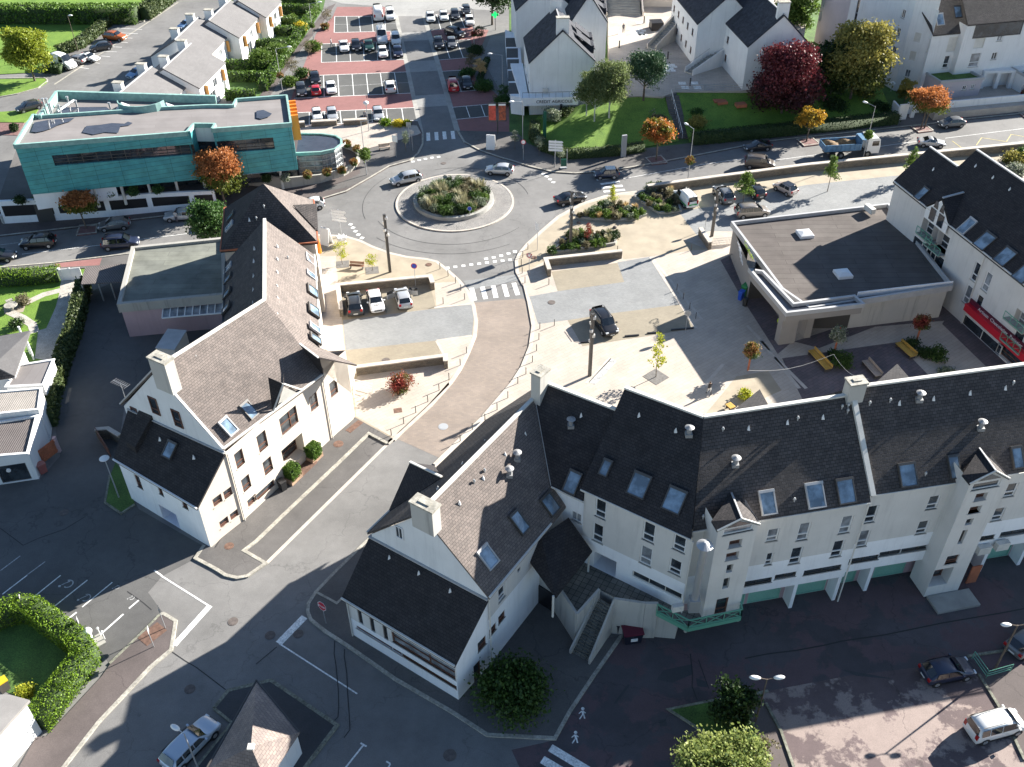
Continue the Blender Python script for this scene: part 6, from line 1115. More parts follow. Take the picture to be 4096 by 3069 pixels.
def terr(label, ra, rb_, ea, zr=7.6, ze=4.7, gwin=True):
    r0, r1 = v3(P(*ra, zr), 0), v3(P(*rb_, zr), 0); d = (r1-r0).normalized(); n = Vector((d.y, -d.x, 0)); w = abs((v3(P(*ea, ze), 0)-r0).dot(n)); bb = Bld('terraced_house', label, 'house', (r0.x, r0.y), 'stepped row of white terraced houses'); L_ = (r1-r0).length
    bb.gabled(r0+n*w, r1+n*w, -n*2*w, ze, zr, 0, 'roof_grey', 'white_wall', .12, {'front': [(None, 0, L_*.2, 3.2, 1.0, 2.2, 'blank'), (None, 0, L_*.55, 3.2, 1.6, 1.4, 'white'), (None, 0, L_*.85, 1.3, 1.0, 2.2, 'white'), (None, 0, L_*.4, 1.3, 2.2, 2.2, 'white')]}, None, .1)
    fw = r0+n*(w-.05); 
    for t in (.18, .82): m = MB(); m.beam(fw+d*L_*t+Z*2.4, fw+d*L_*t+Z*4.3, 1.0, .1, 0, d); bb.build('shutter_panel', m, 'orange_panel')
    for t in (.25, .9): c = r0+d*L_*t-n*1.0; m = MB(); m.box((c.x, c.y, zr-.1), (.8, 1.4, 1.9), math.atan2(d.y, d.x)); o = bb.build('chimney', m, 'white_wall'); m = MB(); m.box((c.x, c.y, zr+.9), (.95, 1.6, .12), math.atan2(d.y, d.x)); bb.build('chimney_cap', m, 'kerb', o)
    return bb
X['orange_panel'] = plain('ochre_panel', (.62, .30, .08), .6)
terr('white terraced house nearest the teal library', KD(0, 0, 1000, 830), KD(0, 0, 1310, 578), KD(0, 0, 1605, 755)); terr('second white terraced house from the teal library', KD(0, 0, 1410, 592), KD(0, 0, 1650, 378), KD(0, 0, 1735, 752)); terr('third white terraced house from the teal library', KD(0, 0, 1510, 345), KD(0, 0, 1715, 150), KD(0, 0, 1975, 308)); terr('fourth white terraced house from the teal library', KD(0, 0, 1805, 175), KD(0, 0, 1990, 0), KD(0, 0, 2090, 305)); terr('farthest white terraced house beyond the hedged gardens', KD(0, 0, 2060, 5), KD(0, 0, 2200, -130), KD(0, 0, 2320, 130))
b = Bld('garage', 'white garage with black up-and-over door and corrugated roofs at the left edge', 'garage', (-47, 66))
ga_, gb_ = P(85, 1034.6), P(-30, 1052); gd_ = (ga_-gb_).normalized(); gn_ = Vector((gd_.y, -gd_.x, 0)); k0 = -gn_
b.wall(gb_, ga_, 0, 3.3, 'white_wall', [(0, 2, 120, 775, 2.6, 2.1, 'slit')]); g2 = P(*KD(0, 2, 350, 250), 3.2); g2.z = 0; b.wall(ga_, g2, 0, 3.4, 'white_wall'); b.flatroof([v3(P(-30, 985, 3.4)), v3(P(58.8, 978, 3.4)), v3(P(79, 897, 3.4)), v3(P(-30, 915, 3.4))], 3.4, 'corrugated', None, par=.2, pw=.25, edge='white_wall')
b.flatroof([v3(P(-30, 895, 4.0)), v3(P(82, 883, 4.0)), v3(P(88, 838, 4.0)), v3(P(-30, 848, 4.0))], 4.0, 'corrugated_pale', 'white_wall', par=.12, pw=.22, edge='white_wall'); m = MB(); q = K(0, 2, 75, 748, 1.9); m.tube(q-gn_*.0, q+gn_*.12, .2, .2, 12); b.build('door_badge', m, 'white')
b = Bld('corner_house', 'small house with pale slate roof and white annexe at the left edge, above the garage', 'house', (-49, 75))
r_ = b.roof([P(*KD(0, 1, -100, 1265), 6.2), P(*KD(0, 1, 262, 1200), 6.2), P(*KD(0, 1, 125, 1592), 3.8), P(*KD(0, 1, -60, 1500), 5.2)], 'roof_grey', .2); b.roof([P(*KD(0, 1, -60, 1480), 5.2), P(*KD(0, 1, 125, 1592), 3.8), P(*KD(0, 1, -60, 1625), 3.7)], 'roof_mid', .2)
b.flatroof([v3(P(*KD(0, 1, 165, 1495), 3.4)), v3(P(*KD(0, 1, 460, 1448), 3.4)), v3(P(*KD(0, 1, 370, 1665), 3.4)), v3(P(*KD(0, 1, 50, 1680), 3.4))], 3.4, 'felt_pale', 'white_wall', par=.12, pw=.25, edge='white_wall')
q = [v3(P(*KD(0, 1, x, y), 0), 0) for x, y in ((-100, 1480), (100, 1640), (300, 1420), (200, 1330))]; 
for x, y in ((225, 1330), (265, 1400), (295, 1450)): p_ = K(0, 1, x, y, 0); m = MB(); m.tube((p_.x, p_.y, 0), (p_.x, p_.y, 2.6), .12, .12, 8); b.build('porch_column', m, 'white')
c_ = [v3(P(*uv, 3.7), 0) for uv in (KD(0, 1, -90, 1620), KD(0, 1, 120, 1585), KD(0, 1, 205, 1370), KD(0, 1, -60, 1330))]
for i in range(4): b.wall(c_[i], c_[(i+1) % 4], 0, 3.6, 'white_wall')
b = Bld('bungalow', 'white bungalow with flat grey roof in the bottom left corner', 'house', (-33, 38))
q = [P(-60, 1502, 3.9), P(20, 1501, 3.9), P(64, 1513, 3.9), P(-30, 1618, 3.9), P(-60, 1640, 3.9)]; m = MB(); m.prism(q, 3.7, 3.95, bottom=True); b.build('roof', m, 'roof_plain'); q = [v3(p, 0) for p in q]; wq = [q[2]+Vector((-.3, .1, 0)), q[3]+Vector((-.2, .3, 0))]
for a, c in ((q[3]+Vector((-.25, .25, 0)), q[2]+Vector((-.3, -.1, 0))), (q[2]+Vector((-.3, -.1, 0)), q[1]+Vector((0, -.2, 0))), (q[1]+Vector((0, -.2, 0)), q[0])): b.wall(a, c, 0, 3.7, 'white_wall')
b = Bld('hipped_house', 'small white house with pinkish hipped slate roof at the bottom centre', 'house', (-18, 35))
cr = [P(554, 1470, 2.8), P(647, 1582, 2.8), P(575, 1690, 2.8), P(440, 1668, 2.8)]; ap = P(542, 1613, 4.9); cr[3] = P(446, 1662, 2.8)
for i in range(4): b.roof([cr[i], cr[(i+1) % 4], ap], 'roof_pink', .16)
m = MB(); m.beam(cr[0]+Z*.05, cr[1]+Z*.05, .1, .1); m.beam(cr[3]+Z*.05, cr[0]+Z*.05, .1, .1); b.build('gutter', m, 'dgrey'); m = MB(); m.box(ap, (.45, .45, .12)); b.build('ridge_cap', m, 'offwhite')
cc = sum(cr, Vector((0, 0, 0)))/4; ci = ccw([v3(p+(cc-p)*.07, 0) for p in cr])
for i in range(4): b.wall(ci[i], ci[(i+1) % 4], 0, 2.7, 'white_wall')
def car_mesh(Lc, Wd, Hh, belt, hood, xc, xa, xb, xg, tail, tailh, wr=.78, zb=.22):
    """stations rear -> front"""
    w = Wd/2; st = [(-Lc/2, .80, .42, tailh*.86, tailh*.86, .70), (-Lc/2+.10, .93, zb+.05, tailh, tailh, .80)]
    if xg > -Lc/2+.35: st += [((xg-Lc/2)/2, .98, zb, tailh+.02, tailh+.03, .84)]
    st += [(xg, .98, zb, belt, max(tailh, belt)+.03, .84), (xb, 1, zb, belt, Hh-.05, wr), ((xa+xb)/2, 1, zb, belt, Hh, wr+.01), (xa, 1, zb, belt-.02, Hh-.06, wr), (xc, .99, zb, belt-.05, belt+.0, .85),
           ((xc+Lc/2)/2, .98, zb, hood-.08, hood+.0, .80), (Lc/2-.25, .94, zb, hood-.18, hood-.10, .74), (Lc/2-.06, .84, zb+.05, hood-.30, hood-.26, .66), (Lc/2, .72, .35, hood-.40, hood-.36, .58)]
    vs, fs = [], []
    for x, k, z0, zb_, zr, kr in st:
        hw = w*k; top = zr > zb_+.2
        half = [(hw*.90, z0), (hw*.985, z0+.16), (hw, (z0+zb_)/2+.05), (hw*.975, zb_-.03), (hw*.95, zb_), ((w*kr if top else hw*.86), zr-(.05 if top else .02)), ((w*kr*.88 if top else hw*.70), zr), (0, zr+.025)]
        ring = [(x, y, z) for y, z in half]+[(x, -y, z) for y, z in half[-2::-1]]
        vs += ring
    n = 15
    for i in range(len(st)-1):
        for j in range(n-1): fs.append((i*n+j, i*n+j+1, (i+1)*n+j+1, (i+1)*n+j))
        fs.append((i*n+n-1, i*n, (i+1)*n, (i+1)*n+n-1))
    fs.append(tuple(range(n-1, -1, -1))); fs.append(tuple(range((len(st)-1)*n, len(st)*n)))
    return vs, fs, w
KINDS = {  # L, W, H, belt, hood, xc, xa, xb, xg, tail, tailh, side glass
 'hatchback': (4.1, 1.76, 1.46, .93, .88, .98, .30, -1.35, -1.82, 0, .98, 2), 'small_car': (3.6, 1.64, 1.48, .92, .88, .85, .25, -1.2, -1.62, 0, .95, 2), 'sedan': (4.5, 1.78, 1.43, .93, .90, .95, .25, -.85, -1.5, 0, 1.02, 2),
 'coupe': (4.1, 1.7, 1.38, .90, .82, .75, .10, -.55, -1.2, 0, .96, 2), 'estate_car': (4.6, 1.78, 1.48, .93, .90, 1.05, .40, -1.75, -2.12, 0, .98, 3), 'suv': (4.4, 1.84, 1.64, 1.05, 1.05, 1.05, .42, -1.5, -1.98, 0, 1.08, 3), 'mpv': (4.6, 1.85, 1.72, 1.0, .98, 1.35, .60, -1.85, -2.15, 0, 1.0, 3),
 'small_van': (4.4, 1.83, 1.85, 1.05, 1.02, 1.35, .75, -2.0, -2.12, 0, 1.1, 1), 'passenger_van': (4.3, 1.75, 1.82, 1.08, 1.0, 1.45, .85, -1.98, -2.1, 0, 1.1, 3), 'van': (5.4, 2.05, 2.45, 1.25, 1.15, 1.75, 1.0, -2.5, -2.62, 0, 1.3, 1)}
X['tyre'] = plain('tyre', (.02, .02, .02), .8); X['rim'] = plain('alloy_rim', (.45, .45, .46), .35, .6); X['head'] = plain('headlight_glass', (.65, .68, .7), .1, 0, .5); X['tail'] = plain('tail_light', (.35, .01, .01), .25); X['plate'] = plain('number_plate', (.7, .7, .66), .5)
PROTO = {}
paint = {}
def P_(name, c, metal=.0, rough=.32): paint[name] = plain('paint_'+name, c, rough, metal, .7)
for nm, c, mt in (('white', (.74, .74, .72), 0), ('black', (.012, .012, .015), 0), ('navy', (.02, .028, .06), .2), ('silver', (.48, .49, .50), .35), ('grey', (.16, .165, .17), .3), ('dark_grey', (.05, .052, .055), .3), ('red', (.42, .02, .03), 0), ('orange', (.38, .10, .02), .2), ('green', (.02, .06, .045), .2), ('beige', (.48, .40, .36), .2), ('blue', (.20, .33, .52), .1), ('pale_blue', (.45, .52, .60), .3), ('brown', (.11, .095, .085), .3), ('taupe', (.26, .235, .21), .35)): P_(nm, c, mt)
def make_car(kind):
    Lc, Wd, Hh, belt, hood, xc, xa, xb, xg, tl, th, ns = KINDS[kind]
    t = bpy.data.objects.new({'mpv': 'people_carrier', 'suv': 'off_road_car'}.get(kind, kind), None); ORG_ = Vector((0, 0, 0)); vs, fs, w = car_mesh(Lc, Wd, Hh, belt, hood, xc, xa, xb, xg, tl, th)
    COL.objects.link(t); ORG[t.name] = ORG_
    m = MB(); m.add(vs, fs); body = m.build('body', paint['white'], t, True); body.material_slots[0].link = 'OBJECT'
    md = body.modifiers.new('s', 'SUBSURF'); md.levels = 1; md.render_levels = 1
    wr = .78*w; g = MB()
    def q(x, k, z, s=1): return (x, s*w*k, z)
    e = .025
    # windscreen, rear window
    m = MB(); a0, a1 = (xc-.02, belt+.03+e), (xa+.06, Hh-.07+e); m.add([(a0[0], w*.82, a0[1]), (a0[0]+.06, 0, a0[1]+.01), (a0[0], -w*.82, a0[1]), (a1[0], -wr*.88, a1[1]), (a1[0]+.02, 0, a1[1]+.025), (a1[0], wr*.88, a1[1])], [(0, 1, 4, 5), (1, 2, 3, 4)]); m.build('windscreen', X['car_glass'], t)
    r0, r1 = (xg-.02, max(th, belt)+.04+e), (xb-.04, Hh-.09+e)
    if kind != 'van': m = MB(); m.add([(r0[0]-.01, -w*.78, r0[1]), (r0[0]-.04, 0, r0[1]), (r0[0]-.01, w*.78, r0[1]), (r1[0]-.02, wr*.86, r1[1]), (r1[0]-.02, 0, r1[1]+.02), (r1[0]-.02, -wr*.86, r1[1])], [(0, 1, 4, 5), (1, 2, 3, 4)]); m.build('rear_window', X['car_glass'], t)
    # side windows
    for s in (1, -1):
        segs = {1: [(xc-.35, xa-.75)], 2: [(xc-.25, -.42), (-.50, xg+.35)], 3: [(xc-.3, -.15), (-.23, -1.15), (-1.23, xg+.22)]}[ns]
        if kind == 'van': segs = [(xc-.35, .25)]
        for (x0, x1) in segs:
            def topx(x): return max(min(x, xa+.0), xb+.05)
            f = .88; zt = belt+(Hh-.05-belt)*f; yt = (w*.95+(wr-w*.95)*f)+e; yb = w*.955+e
            m = MB(); m.add([(x0, s*yb, belt+.035), (x1, s*yb, belt+.035), (topx(x1), s*yt, zt), (topx(x0-.0), s*yt, zt)], [(0, 1, 2, 3) if s < 0 else (3, 2, 1, 0)]); m.build('side_window', X['car_glass'], t)
    xw = Lc/2-.82; R_ = .31 if kind != 'van' else .34
    if kind in ('suv', 'mpv', 'small_van', 'passenger_van'): R_ = .33
    for sx in (1, -1):
        for s in (1, -1):
            x = xw if sx > 0 else -Lc/2+.80
            m = MB(); m.tube((x, s*(w-.24), R_), (x, s*(w+.0), R_), R_+.06, R_+.06, 18); m.build('wheel_arch', X['black'], t)
            m = MB(); m.tube((x, s*(w-.2), R_), (x, s*(w+.015), R_), R_, R_, 18); wh = m.build('wheel', X['tyre'], t); m = MB(); m.tube((x, s*(w-.1), R_), (x, s*(w+.025), R_), R_*.66, R_*.6, 12)
            for k_ in range(5): a = k_*1.2566; m.beam((x, s*(w+.028), R_), (x+math.cos(a)*R_*.55, s*(w+.028), R_+math.sin(a)*R_*.55), .05, .02, 0, Vector((0, 1, 0)))
            m.build('rim', X['rim'], wh)
    for s in (1, -1):
        m = MB(); m.box((Lc/2-.16, s*w*.66, hood-.26), (.24, .32, .15)); m.build('headlight', X['head'], t)
        m = MB(); m.box((-Lc/2+.10, s*w*.74, th-.14), (.16, .26, .26 if kind not in ('small_van', 'van', 'mpv', 'passenger_van') else .5)); m.build('tail_light', X['tail'], t)
        m = MB(); m.box((xc-.30, s*(w+.09), belt+.07), (.14, .2, .13)); mm = m.build('door_mirror', paint['white'], t); mm.material_slots[0].link = 'OBJECT'
    m = MB(); m.box((Lc/2-.0, 0, .42), (.03, .5, .12)); m.box((-Lc/2+.0, 0, .6), (.04, .5, .12)); m.build('number_plate', X['plate'], t)
    m = MB(); m.box((Lc/2-.03, 0, .56), (.05, w*1.0, .13)); m.box((-.1, 0, .24), (Lc*.72, Wd*.96, .12)); m.build('grille', X['black'], t)
    if kind in ('small_van', 'passenger_van', 'mpv', 'suv'):
        m = MB()
        for s in (1, -1): m.beam((xb+.2, s*wr*.86, Hh+.04), (xa-.2, s*wr*.86, Hh+.04), .04, .04)
        m.build('roof_rail', X['dgrey'], t)
    return t
USED = set()
def vehicle(kind, col, label, rear, front, group=None, tile=None, z=.75):
    if kind not in PROTO: PROTO[kind] = make_car(kind)
    a = P(*(KD(*tile, *rear) if tile else rear), z); c = P(*(KD(*tile, *front) if tile else front), z)
    o = PROTO[kind] if kind not in USED else copy_tree(PROTO[kind]); USED.add(kind)
    ctr = (a+c)/2; o.location = (ctr.x, ctr.y, .115 if group == 'raised' else .02); o.rotation_euler = (0, 0, math.atan2(c.y-a.y, c.x-a.x)); tag(o, label, {'van': 'van', 'small_van': 'van', 'passenger_van': 'van'}.get(kind, 'car'))
    for ch in o.children:
        if ch.name.split('.')[0] in ('body', 'door_mirror'): ch.material_slots[0].material = paint[col]
    if tile == (1, 0) and group is None: group = 'cars in the north car park'
    if group and group != 'raised': o['group'] = group
    return o
def head(tile, x, y, ang, r=2.0):
    """small far vehicle from its centre; ang in picture degrees: 'n' away, 's' towards the camera"""
    return None
def parked(kind, col, label, x, y, face, tile=(1, 0)):
    c = P(*KD(*tile, x, y), .75); d = Vector((-.08, -1, 0)) if face == 's' else Vector((.08, 1, 0)); d.normalize(); dirv = (P(*KD(*tile, x+20, y+90), .75)-P(*KD(*tile, x, y), .75)).normalized()
    dirv = dirv if face == 's' else -dirv
    if kind not in PROTO: PROTO[kind] = make_car(kind)
    o = PROTO[kind] if kind not in USED else copy_tree(PROTO[kind]); USED.add(kind)
    o.location = (c.x, c.y, .02); o.rotation_euler = (0, 0, math.atan2(dirv.y, dirv.x)); tag(o, label, 'van' if 'van' in kind else 'car', 'cars in the north car park')
    for ch in o.children:
        if ch.name.split('.')[0] in ('body', 'door_mirror'): ch.material_slots[0].material = paint[col]
    return o
V_ = vehicle
V_('sedan', 'black', 'black saloon cut by the left edge on the street', (-60, 552), (47, 548))
V_('suv', 'black', 'black suv heading left on the street, left of the tree with a pink top', (119, 518), (44, 524)); V_('mpv', 'navy', 'dark blue people carrier driving behind the lichened flat roof', (222, 526), (297, 519))
V_('hatchback', 'grey', 'grey hatchback parked right of the small orange tree on the left street', (280, 479), (212, 486)); V_('estate_car', 'silver', 'silver estate car parked under the library wall with a person beside it', (428, 460), (355, 465))
V_('hatchback', 'red', 'red car mostly hidden behind the green tree next to the dark slate pavilion', (500, 474), (427, 481)); V_('small_car', 'white', 'white small car leaving the roundabout beside the pavilion gutter', (700, 436), (645, 443))
V_('estate_car', 'silver', 'silver estate car with dark glass roof circling left of the roundabout', (907, 377), (846, 390)); V_('hatchback', 'silver', 'light silver hatchback circling behind the roundabout planting', (1109, 366), (1049, 363))
V_('sedan', 'black', 'black car entering the right road beside the tall dark post', (1201, 433), (1262, 420)); V_('small_car', 'navy', 'dark blue small car with white roof approaching the roundabout', (1338, 372), (1282, 374))
V_('coupe', 'black', 'black rounded coupe on the road between two autumn trees', (1665, 311), (1609, 316)); V_('small_van', 'brown', 'dark brown van on the road above the stone wall', (1608, 349), (1675, 354)); V_('coupe', 'silver', 'silver coupe driving right on the road ahead of the tipper lorry', (1985, 304), (2040, 307)); V_('hatchback', 'grey', 'grey hatchback parked in front of the white garden wall', (2086, 261), (2026, 266))
o = V_('small_van', 'white', 'white delivery van with green stripe parked by the grass bed', (1494, 441), (1467, 415), 'raised'); V_('suv', 'grey', 'grey suv parked below the stone wall, left of the young tree', (1573, 432), (1553, 408), 'raised')
V_('hatchback', 'black', 'black hatchback parked below the stone wall, right of the young tree', (1639, 419), (1621, 402), 'raised'); V_('small_car', 'beige', 'beige small car with black roof in the far bay of the square', (1712, 414), (1681, 398), 'raised'); V_('mpv', 'taupe', 'taupe people carrier crossing the lower car park', (1594, 459), (1655, 454), 'raised')
V_('mpv', 'black', 'black people carrier parked alone on the sandy paving in the middle', (1290, 677), (1320, 716), 'raised')
V_('suv', 'dark_grey', 'dark grey suv, leftmost of three in the walled bays', (768, 675), (763, 636), 'raised'); xe = V_('hatchback', 'white', 'white hatchback with company lettering on the bonnet in the walled bays', (806, 632), (816, 668), 'raised'); dc = V_('hatchback', 'silver', 'silver car with both front doors open in the walled bays', (876, 660), (865, 625), 'raised')
V_('estate_car', 'pale_blue', 'pale silver-blue estate car parked at the bottom left in shadow', (365, 1648), (453, 1560)); V_('hatchback', 'navy', 'dark blue hatchback parked in the patched red car park', (1990, 1457), (2103, 1434)); V_('hatchback', 'grey', 'grey hatchback cut by the right edge beside a lamp post', (2180, 1410), (2262, 1352)); V_('passenger_van', 'white', 'white passenger van in the sun in the bottom right corner', (2086, 1583), (2215, 1548))
V_('suv', 'orange', 'orange suv parked at the end of the row beside the hedge', (225, 76), (271, 80)); V_('hatchback', 'dark_grey', 'dark grey hatchback parked next to the orange suv', (238, 96), (196, 103)); V_('coupe', 'white', 'white coupe parked between two grey cars by the lawn', (165, 118), (218, 127)); V_('hatchback', 'grey', 'grey hatchback half hidden behind the white van on the lawn side', (183, 130), (140, 126)); V_('van', 'white', 'white panel van parked next to the lime green tree', (105, 128), (168, 145)); V_('hatchback', 'dark_grey', 'dark grey car parked on the grass at the left edge', (85, 222), (38, 235))
V_('hatchback', 'blue', 'pale blue car in the driveway of the nearest terraced house', KD(0, 0, 1270, 590), KD(0, 0, 1100, 660)); V_('hatchback', 'blue', 'blue car between hedges at the back of the farther terraced houses', KD(0, 0, 1650, 195), KD(0, 0, 1580, 220))
for k, c, l, x, y, f in (('small_car', 'white', 'white small car, front row left, nearest the orange fins', 525, 985, 's'), ('hatchback', 'silver', 'silver-grey hatchback in the front row behind a stone wall', 655, 980, 's'), ('hatchback', 'silver', 'pale silver hatchback in the front row near the yellow flower bed', 1053, 975, 's'),
    ('estate_car', 'dark_grey', 'dark grey estate at the left end of the third row', 388, 765, 's'), ('hatchback', 'black', 'black car behind the red one at the left of the lot', 508, 668, 's'), ('small_car', 'red', 'red small car seen from behind, left of the lot', 513, 768, 'n'), ('hatchback', 'white', 'white hatchback right of the red small car', 645, 752, 's'), ('suv', 'white', 'white suv standing alone among empty bays', 1155, 740, 'n'),
    ('sedan', 'white', 'white saloon at the left of the second row', 757, 392, 's'), ('hatchback', 'black', 'dark hatchback second from left in the second row', 863, 385, 's'), ('sedan', 'green', 'dark green car third from left in the second row', 973, 385, 's'), ('van', 'white', 'white van with ladders on its roof', 1085, 318, 's'), ('small_van', 'white', 'white van right of the ladder van', 1205, 338, 's'), ('hatchback', 'white', 'white car in front of the ladder van', 1093, 443, 's'), ('hatchback', 'navy', 'blue-grey car at the lane end of the second row', 1222, 438, 's'),
    ('van', 'white', 'large white van seen from behind in the farthest row', 1052, 120, 'n'), ('small_van', 'white', 'white minivan right of the large van in the farthest row', 1157, 125, 's'), ('hatchback', 'white', 'white car, first across the lane in the top row', 1505, 142, 's'), ('hatchback', 'white', 'white car, second across the lane in the top row', 1620, 132, 's'), ('hatchback', 'dark_grey', 'dark car right of the two white ones at the top', 1718, 118, 's'), ('hatchback', 'dark_grey', 'dark car at the very end of the top row', 1815, 82, 's'), ('hatchback', 'white', 'white car below the dark one at the end of the top row', 1843, 172, 's'),
    ('suv', 'black', 'black suv in the shaded bays right of the lane', 1577, 368, 's'), ('hatchback', 'grey', 'grey hatchback beside the black suv in the shade', 1690, 362, 's'), ('small_van', 'red', 'red car in the disabled bay right of the lane', 1700, 728, 'n'), ('hatchback', 'black', 'black hatchback right of the red car', 1822, 708, 's')): parked(k, c, l, x, y, f)
V_('suv', 'black', 'black car driving diagonally through the shaded car park', (1650, 255), (1785, 300), tile=(1, 0))
# details: lettering on the bonnet, van stripe, ladders, open doors
def local_text(o, s, pos, d, up, h, mt):
    R3 = o.matrix_basis.to_3x3(); cu = bpy.data.curves.new('t', 'FONT'); cu.body = s; cu.size = h*1.4; cu.extrude = .004; cu.align_x = 'CENTER'; cu.align_y = 'CENTER'; to = bpy.data.objects.new('t', cu); COL.objects.link(to)
    me = bpy.data.meshes.new_from_object(to.evaluated_get(bpy.context.evaluated_depsgraph_get())); bpy.data.objects.remove(to); me.materials.clear(); me.materials.append(X[mt]); n = d.cross(up)
    for v in me.vertices: v.co = Vector(pos)+d*v.co.x+up*v.co.y+n*v.co.z
    p = bpy.data.objects.new('lettering', me); link(p, o)
local_text(xe, 'XEFI', (1.42, 0, 1.0), Vector((0, 1, 0)), Vector((-.99, 0, .12)), .30, 'black')
def local_part(o, name, m, mat):
    me = m.build(name, mat if not isinstance(mat, str) else X[mat], None); me.parent = o; return me
X['green_stripe'] = plain('green_stripe', (.02, .35, .08), .4); m = MB(); m.box((-.6, .93, .62), (2.8, .02, .2)); m.box((-.6, -.93, .62), (2.8, .02, .2)); m.box((-2.2, 0, .7), (.03, 1.2, .2)); local_part(o, 'stripe', m, 'green_stripe')
local_text(o, 'Carrefour', (-.5, -.945, 1.25), Vector((1, 0, 0)), Z, .22, 'green_stripe')
for s in (1, -1):
    m = MB(); a = Vector((.78, s*.86, .35)); e = a+Vector((-.35, s*.95, 0)); m.beam(a+Z*.3, e+Z*.3, .07, .6); dd_ = local_part(dc, 'open_door', m, paint['silver']); m = MB(); m.beam(a+Z*.8+(e-a)*.1, e+Z*.75, .04, .42); g_ = m.build('side_window', X['car_glass'], None); g_.parent = dd_
lad = [q for q in COL.objects if q.get('label') == 'white van with ladders on its roof'][0]; m = MB()
for s in (-.4, -.1, .25, .5): m.beam((-2.2, s, 2.6), (.9, s, 2.6), .05, .06)
for i in range(12): m.beam((-2.1+i*.27, -.4, 2.6), (-2.1+i*.27, .5, 2.6), .03, .03)
local_part(lad, 'ladder', m, 'steel')
for lbl, roofc in (('dark blue small car with white roof approaching the roundabout', 'white'), ('beige small car with black roof in the far bay of the square', 'black')):
    cc_ = [q for q in COL.objects if q.get('label') == lbl][0]; m = MB(); m.box((-.5, 0, 1.475), (1.4, 1.12, .03)); local_part(cc_, 'roof_panel', m, paint[roofc])
# tipper lorry
a, c = P(1775, 322, 1.2), P(1893, 315, 1.2); ctr = (a+c)/2; tr = thing('tipper_lorry', 'white-cabbed lorry with blue tipper body full of earth on the far road', 'lorry', (ctr.x, ctr.y, .02)); tr.rotation_euler = (0, 0, math.atan2(c.y-a.y, c.x-a.x)); ORG[tr.name] = Vector((0, 0, 0))
Lt = (c-a).length; h_ = Lt/2; X['lorry_blue'] = M('faded_blue_steel', (.10, .22, .36), var=.3, rough=.5)
m = MB(); m.box((0, 0, .85), (Lt-.6, .9, .3)); m.build('chassis', X['dgrey'], tr)
m = MB(); bx0, bx1 = -h_, h_-2.9
for s in (1, -1): m.box(((bx0+bx1)/2, s*1.22, 1.75), (bx1-bx0, .08, 1.0))
for s in (1, -1):
    for i in range(8): m.box((bx0+.3+i*(bx1-bx0-.6)/7, s*1.29, 1.75), (.08, .08, 1.0))
m.box((bx0, 0, 1.7), (.08, 2.45, .9)); m.box((bx1, 0, 1.9), (.1, 2.45, 1.4)); m.box(((bx0+bx1)/2, 0, 1.25), (bx1-bx0, 2.4, .1)); m.box((bx1+.55, 0, 2.75), (1.2, 2.3, .1)); m.build('tipper_body', X['lorry_blue'], tr)
m = MB(); n_ = 14; vs = [(bx0+.1+(bx1-bx0-.2)*i/n_, -1.15+2.3*j/6, 1.75+.35*math.sin(i*.9+j)*.5+.25*math.cos(j*1.1)) for i in range(n_+1) for j in range(7)]; m.add(vs, [(i*7+j, (i+1)*7+j, (i+1)*7+j+1, i*7+j+1) for i in range(n_) for j in range(6)]); X['earth'] = M('brown_earth', (.22, .14, .07), var=.4, scale=2, fine=.3, fscale=8); m.build('earth_load', X['earth'], tr, True)
m = MB(); cx = h_-1.05; vs = []; prof = [(cx-.95, .6), (cx+1.0, .6), (cx+1.05, 1.6), (cx+.85, 2.7), (cx+.5, 2.95), (cx-.95, 2.95)]
vs = [(x, -1.2, z) for x, z in prof]+[(x, 1.2, z) for x, z in prof]; m.add(vs, [tuple(range(6)), tuple(range(11, 5, -1))]+[(i, i+6, (i+1) % 6+6, (i+1) % 6) for i in range(6)]); cb = m.build('cab', paint['white'], tr)
m = MB(); m.add([(cx+1.08, -1.05, 1.75), (cx+1.08, 1.05, 1.75), (cx+.91, 1.0, 2.6), (cx+.91, -1.0, 2.6)], [(0, 1, 2, 3)]); m.build('windscreen', X['car_glass'], cb); m = MB()
for s in (1, -1): m.box((cx+.25, s*1.21, 2.15), (1.0, .03, .75))
m.build('side_window', X['car_glass'], cb)
for x in (-h_+1.3, -h_+2.6, h_-1.7):
    for s in (1, -1): m = MB(); m.tube((x, s*.85, .5), (x, s*1.22, .5), .5, .5, 20); wl = m.build('wheel', X['tyre'], tr); m = MB(); m.tube((x, s*1.1, .5), (x, s*1.24, .5), .28, .24, 12); m.build('rim', X['kerb'], wl)
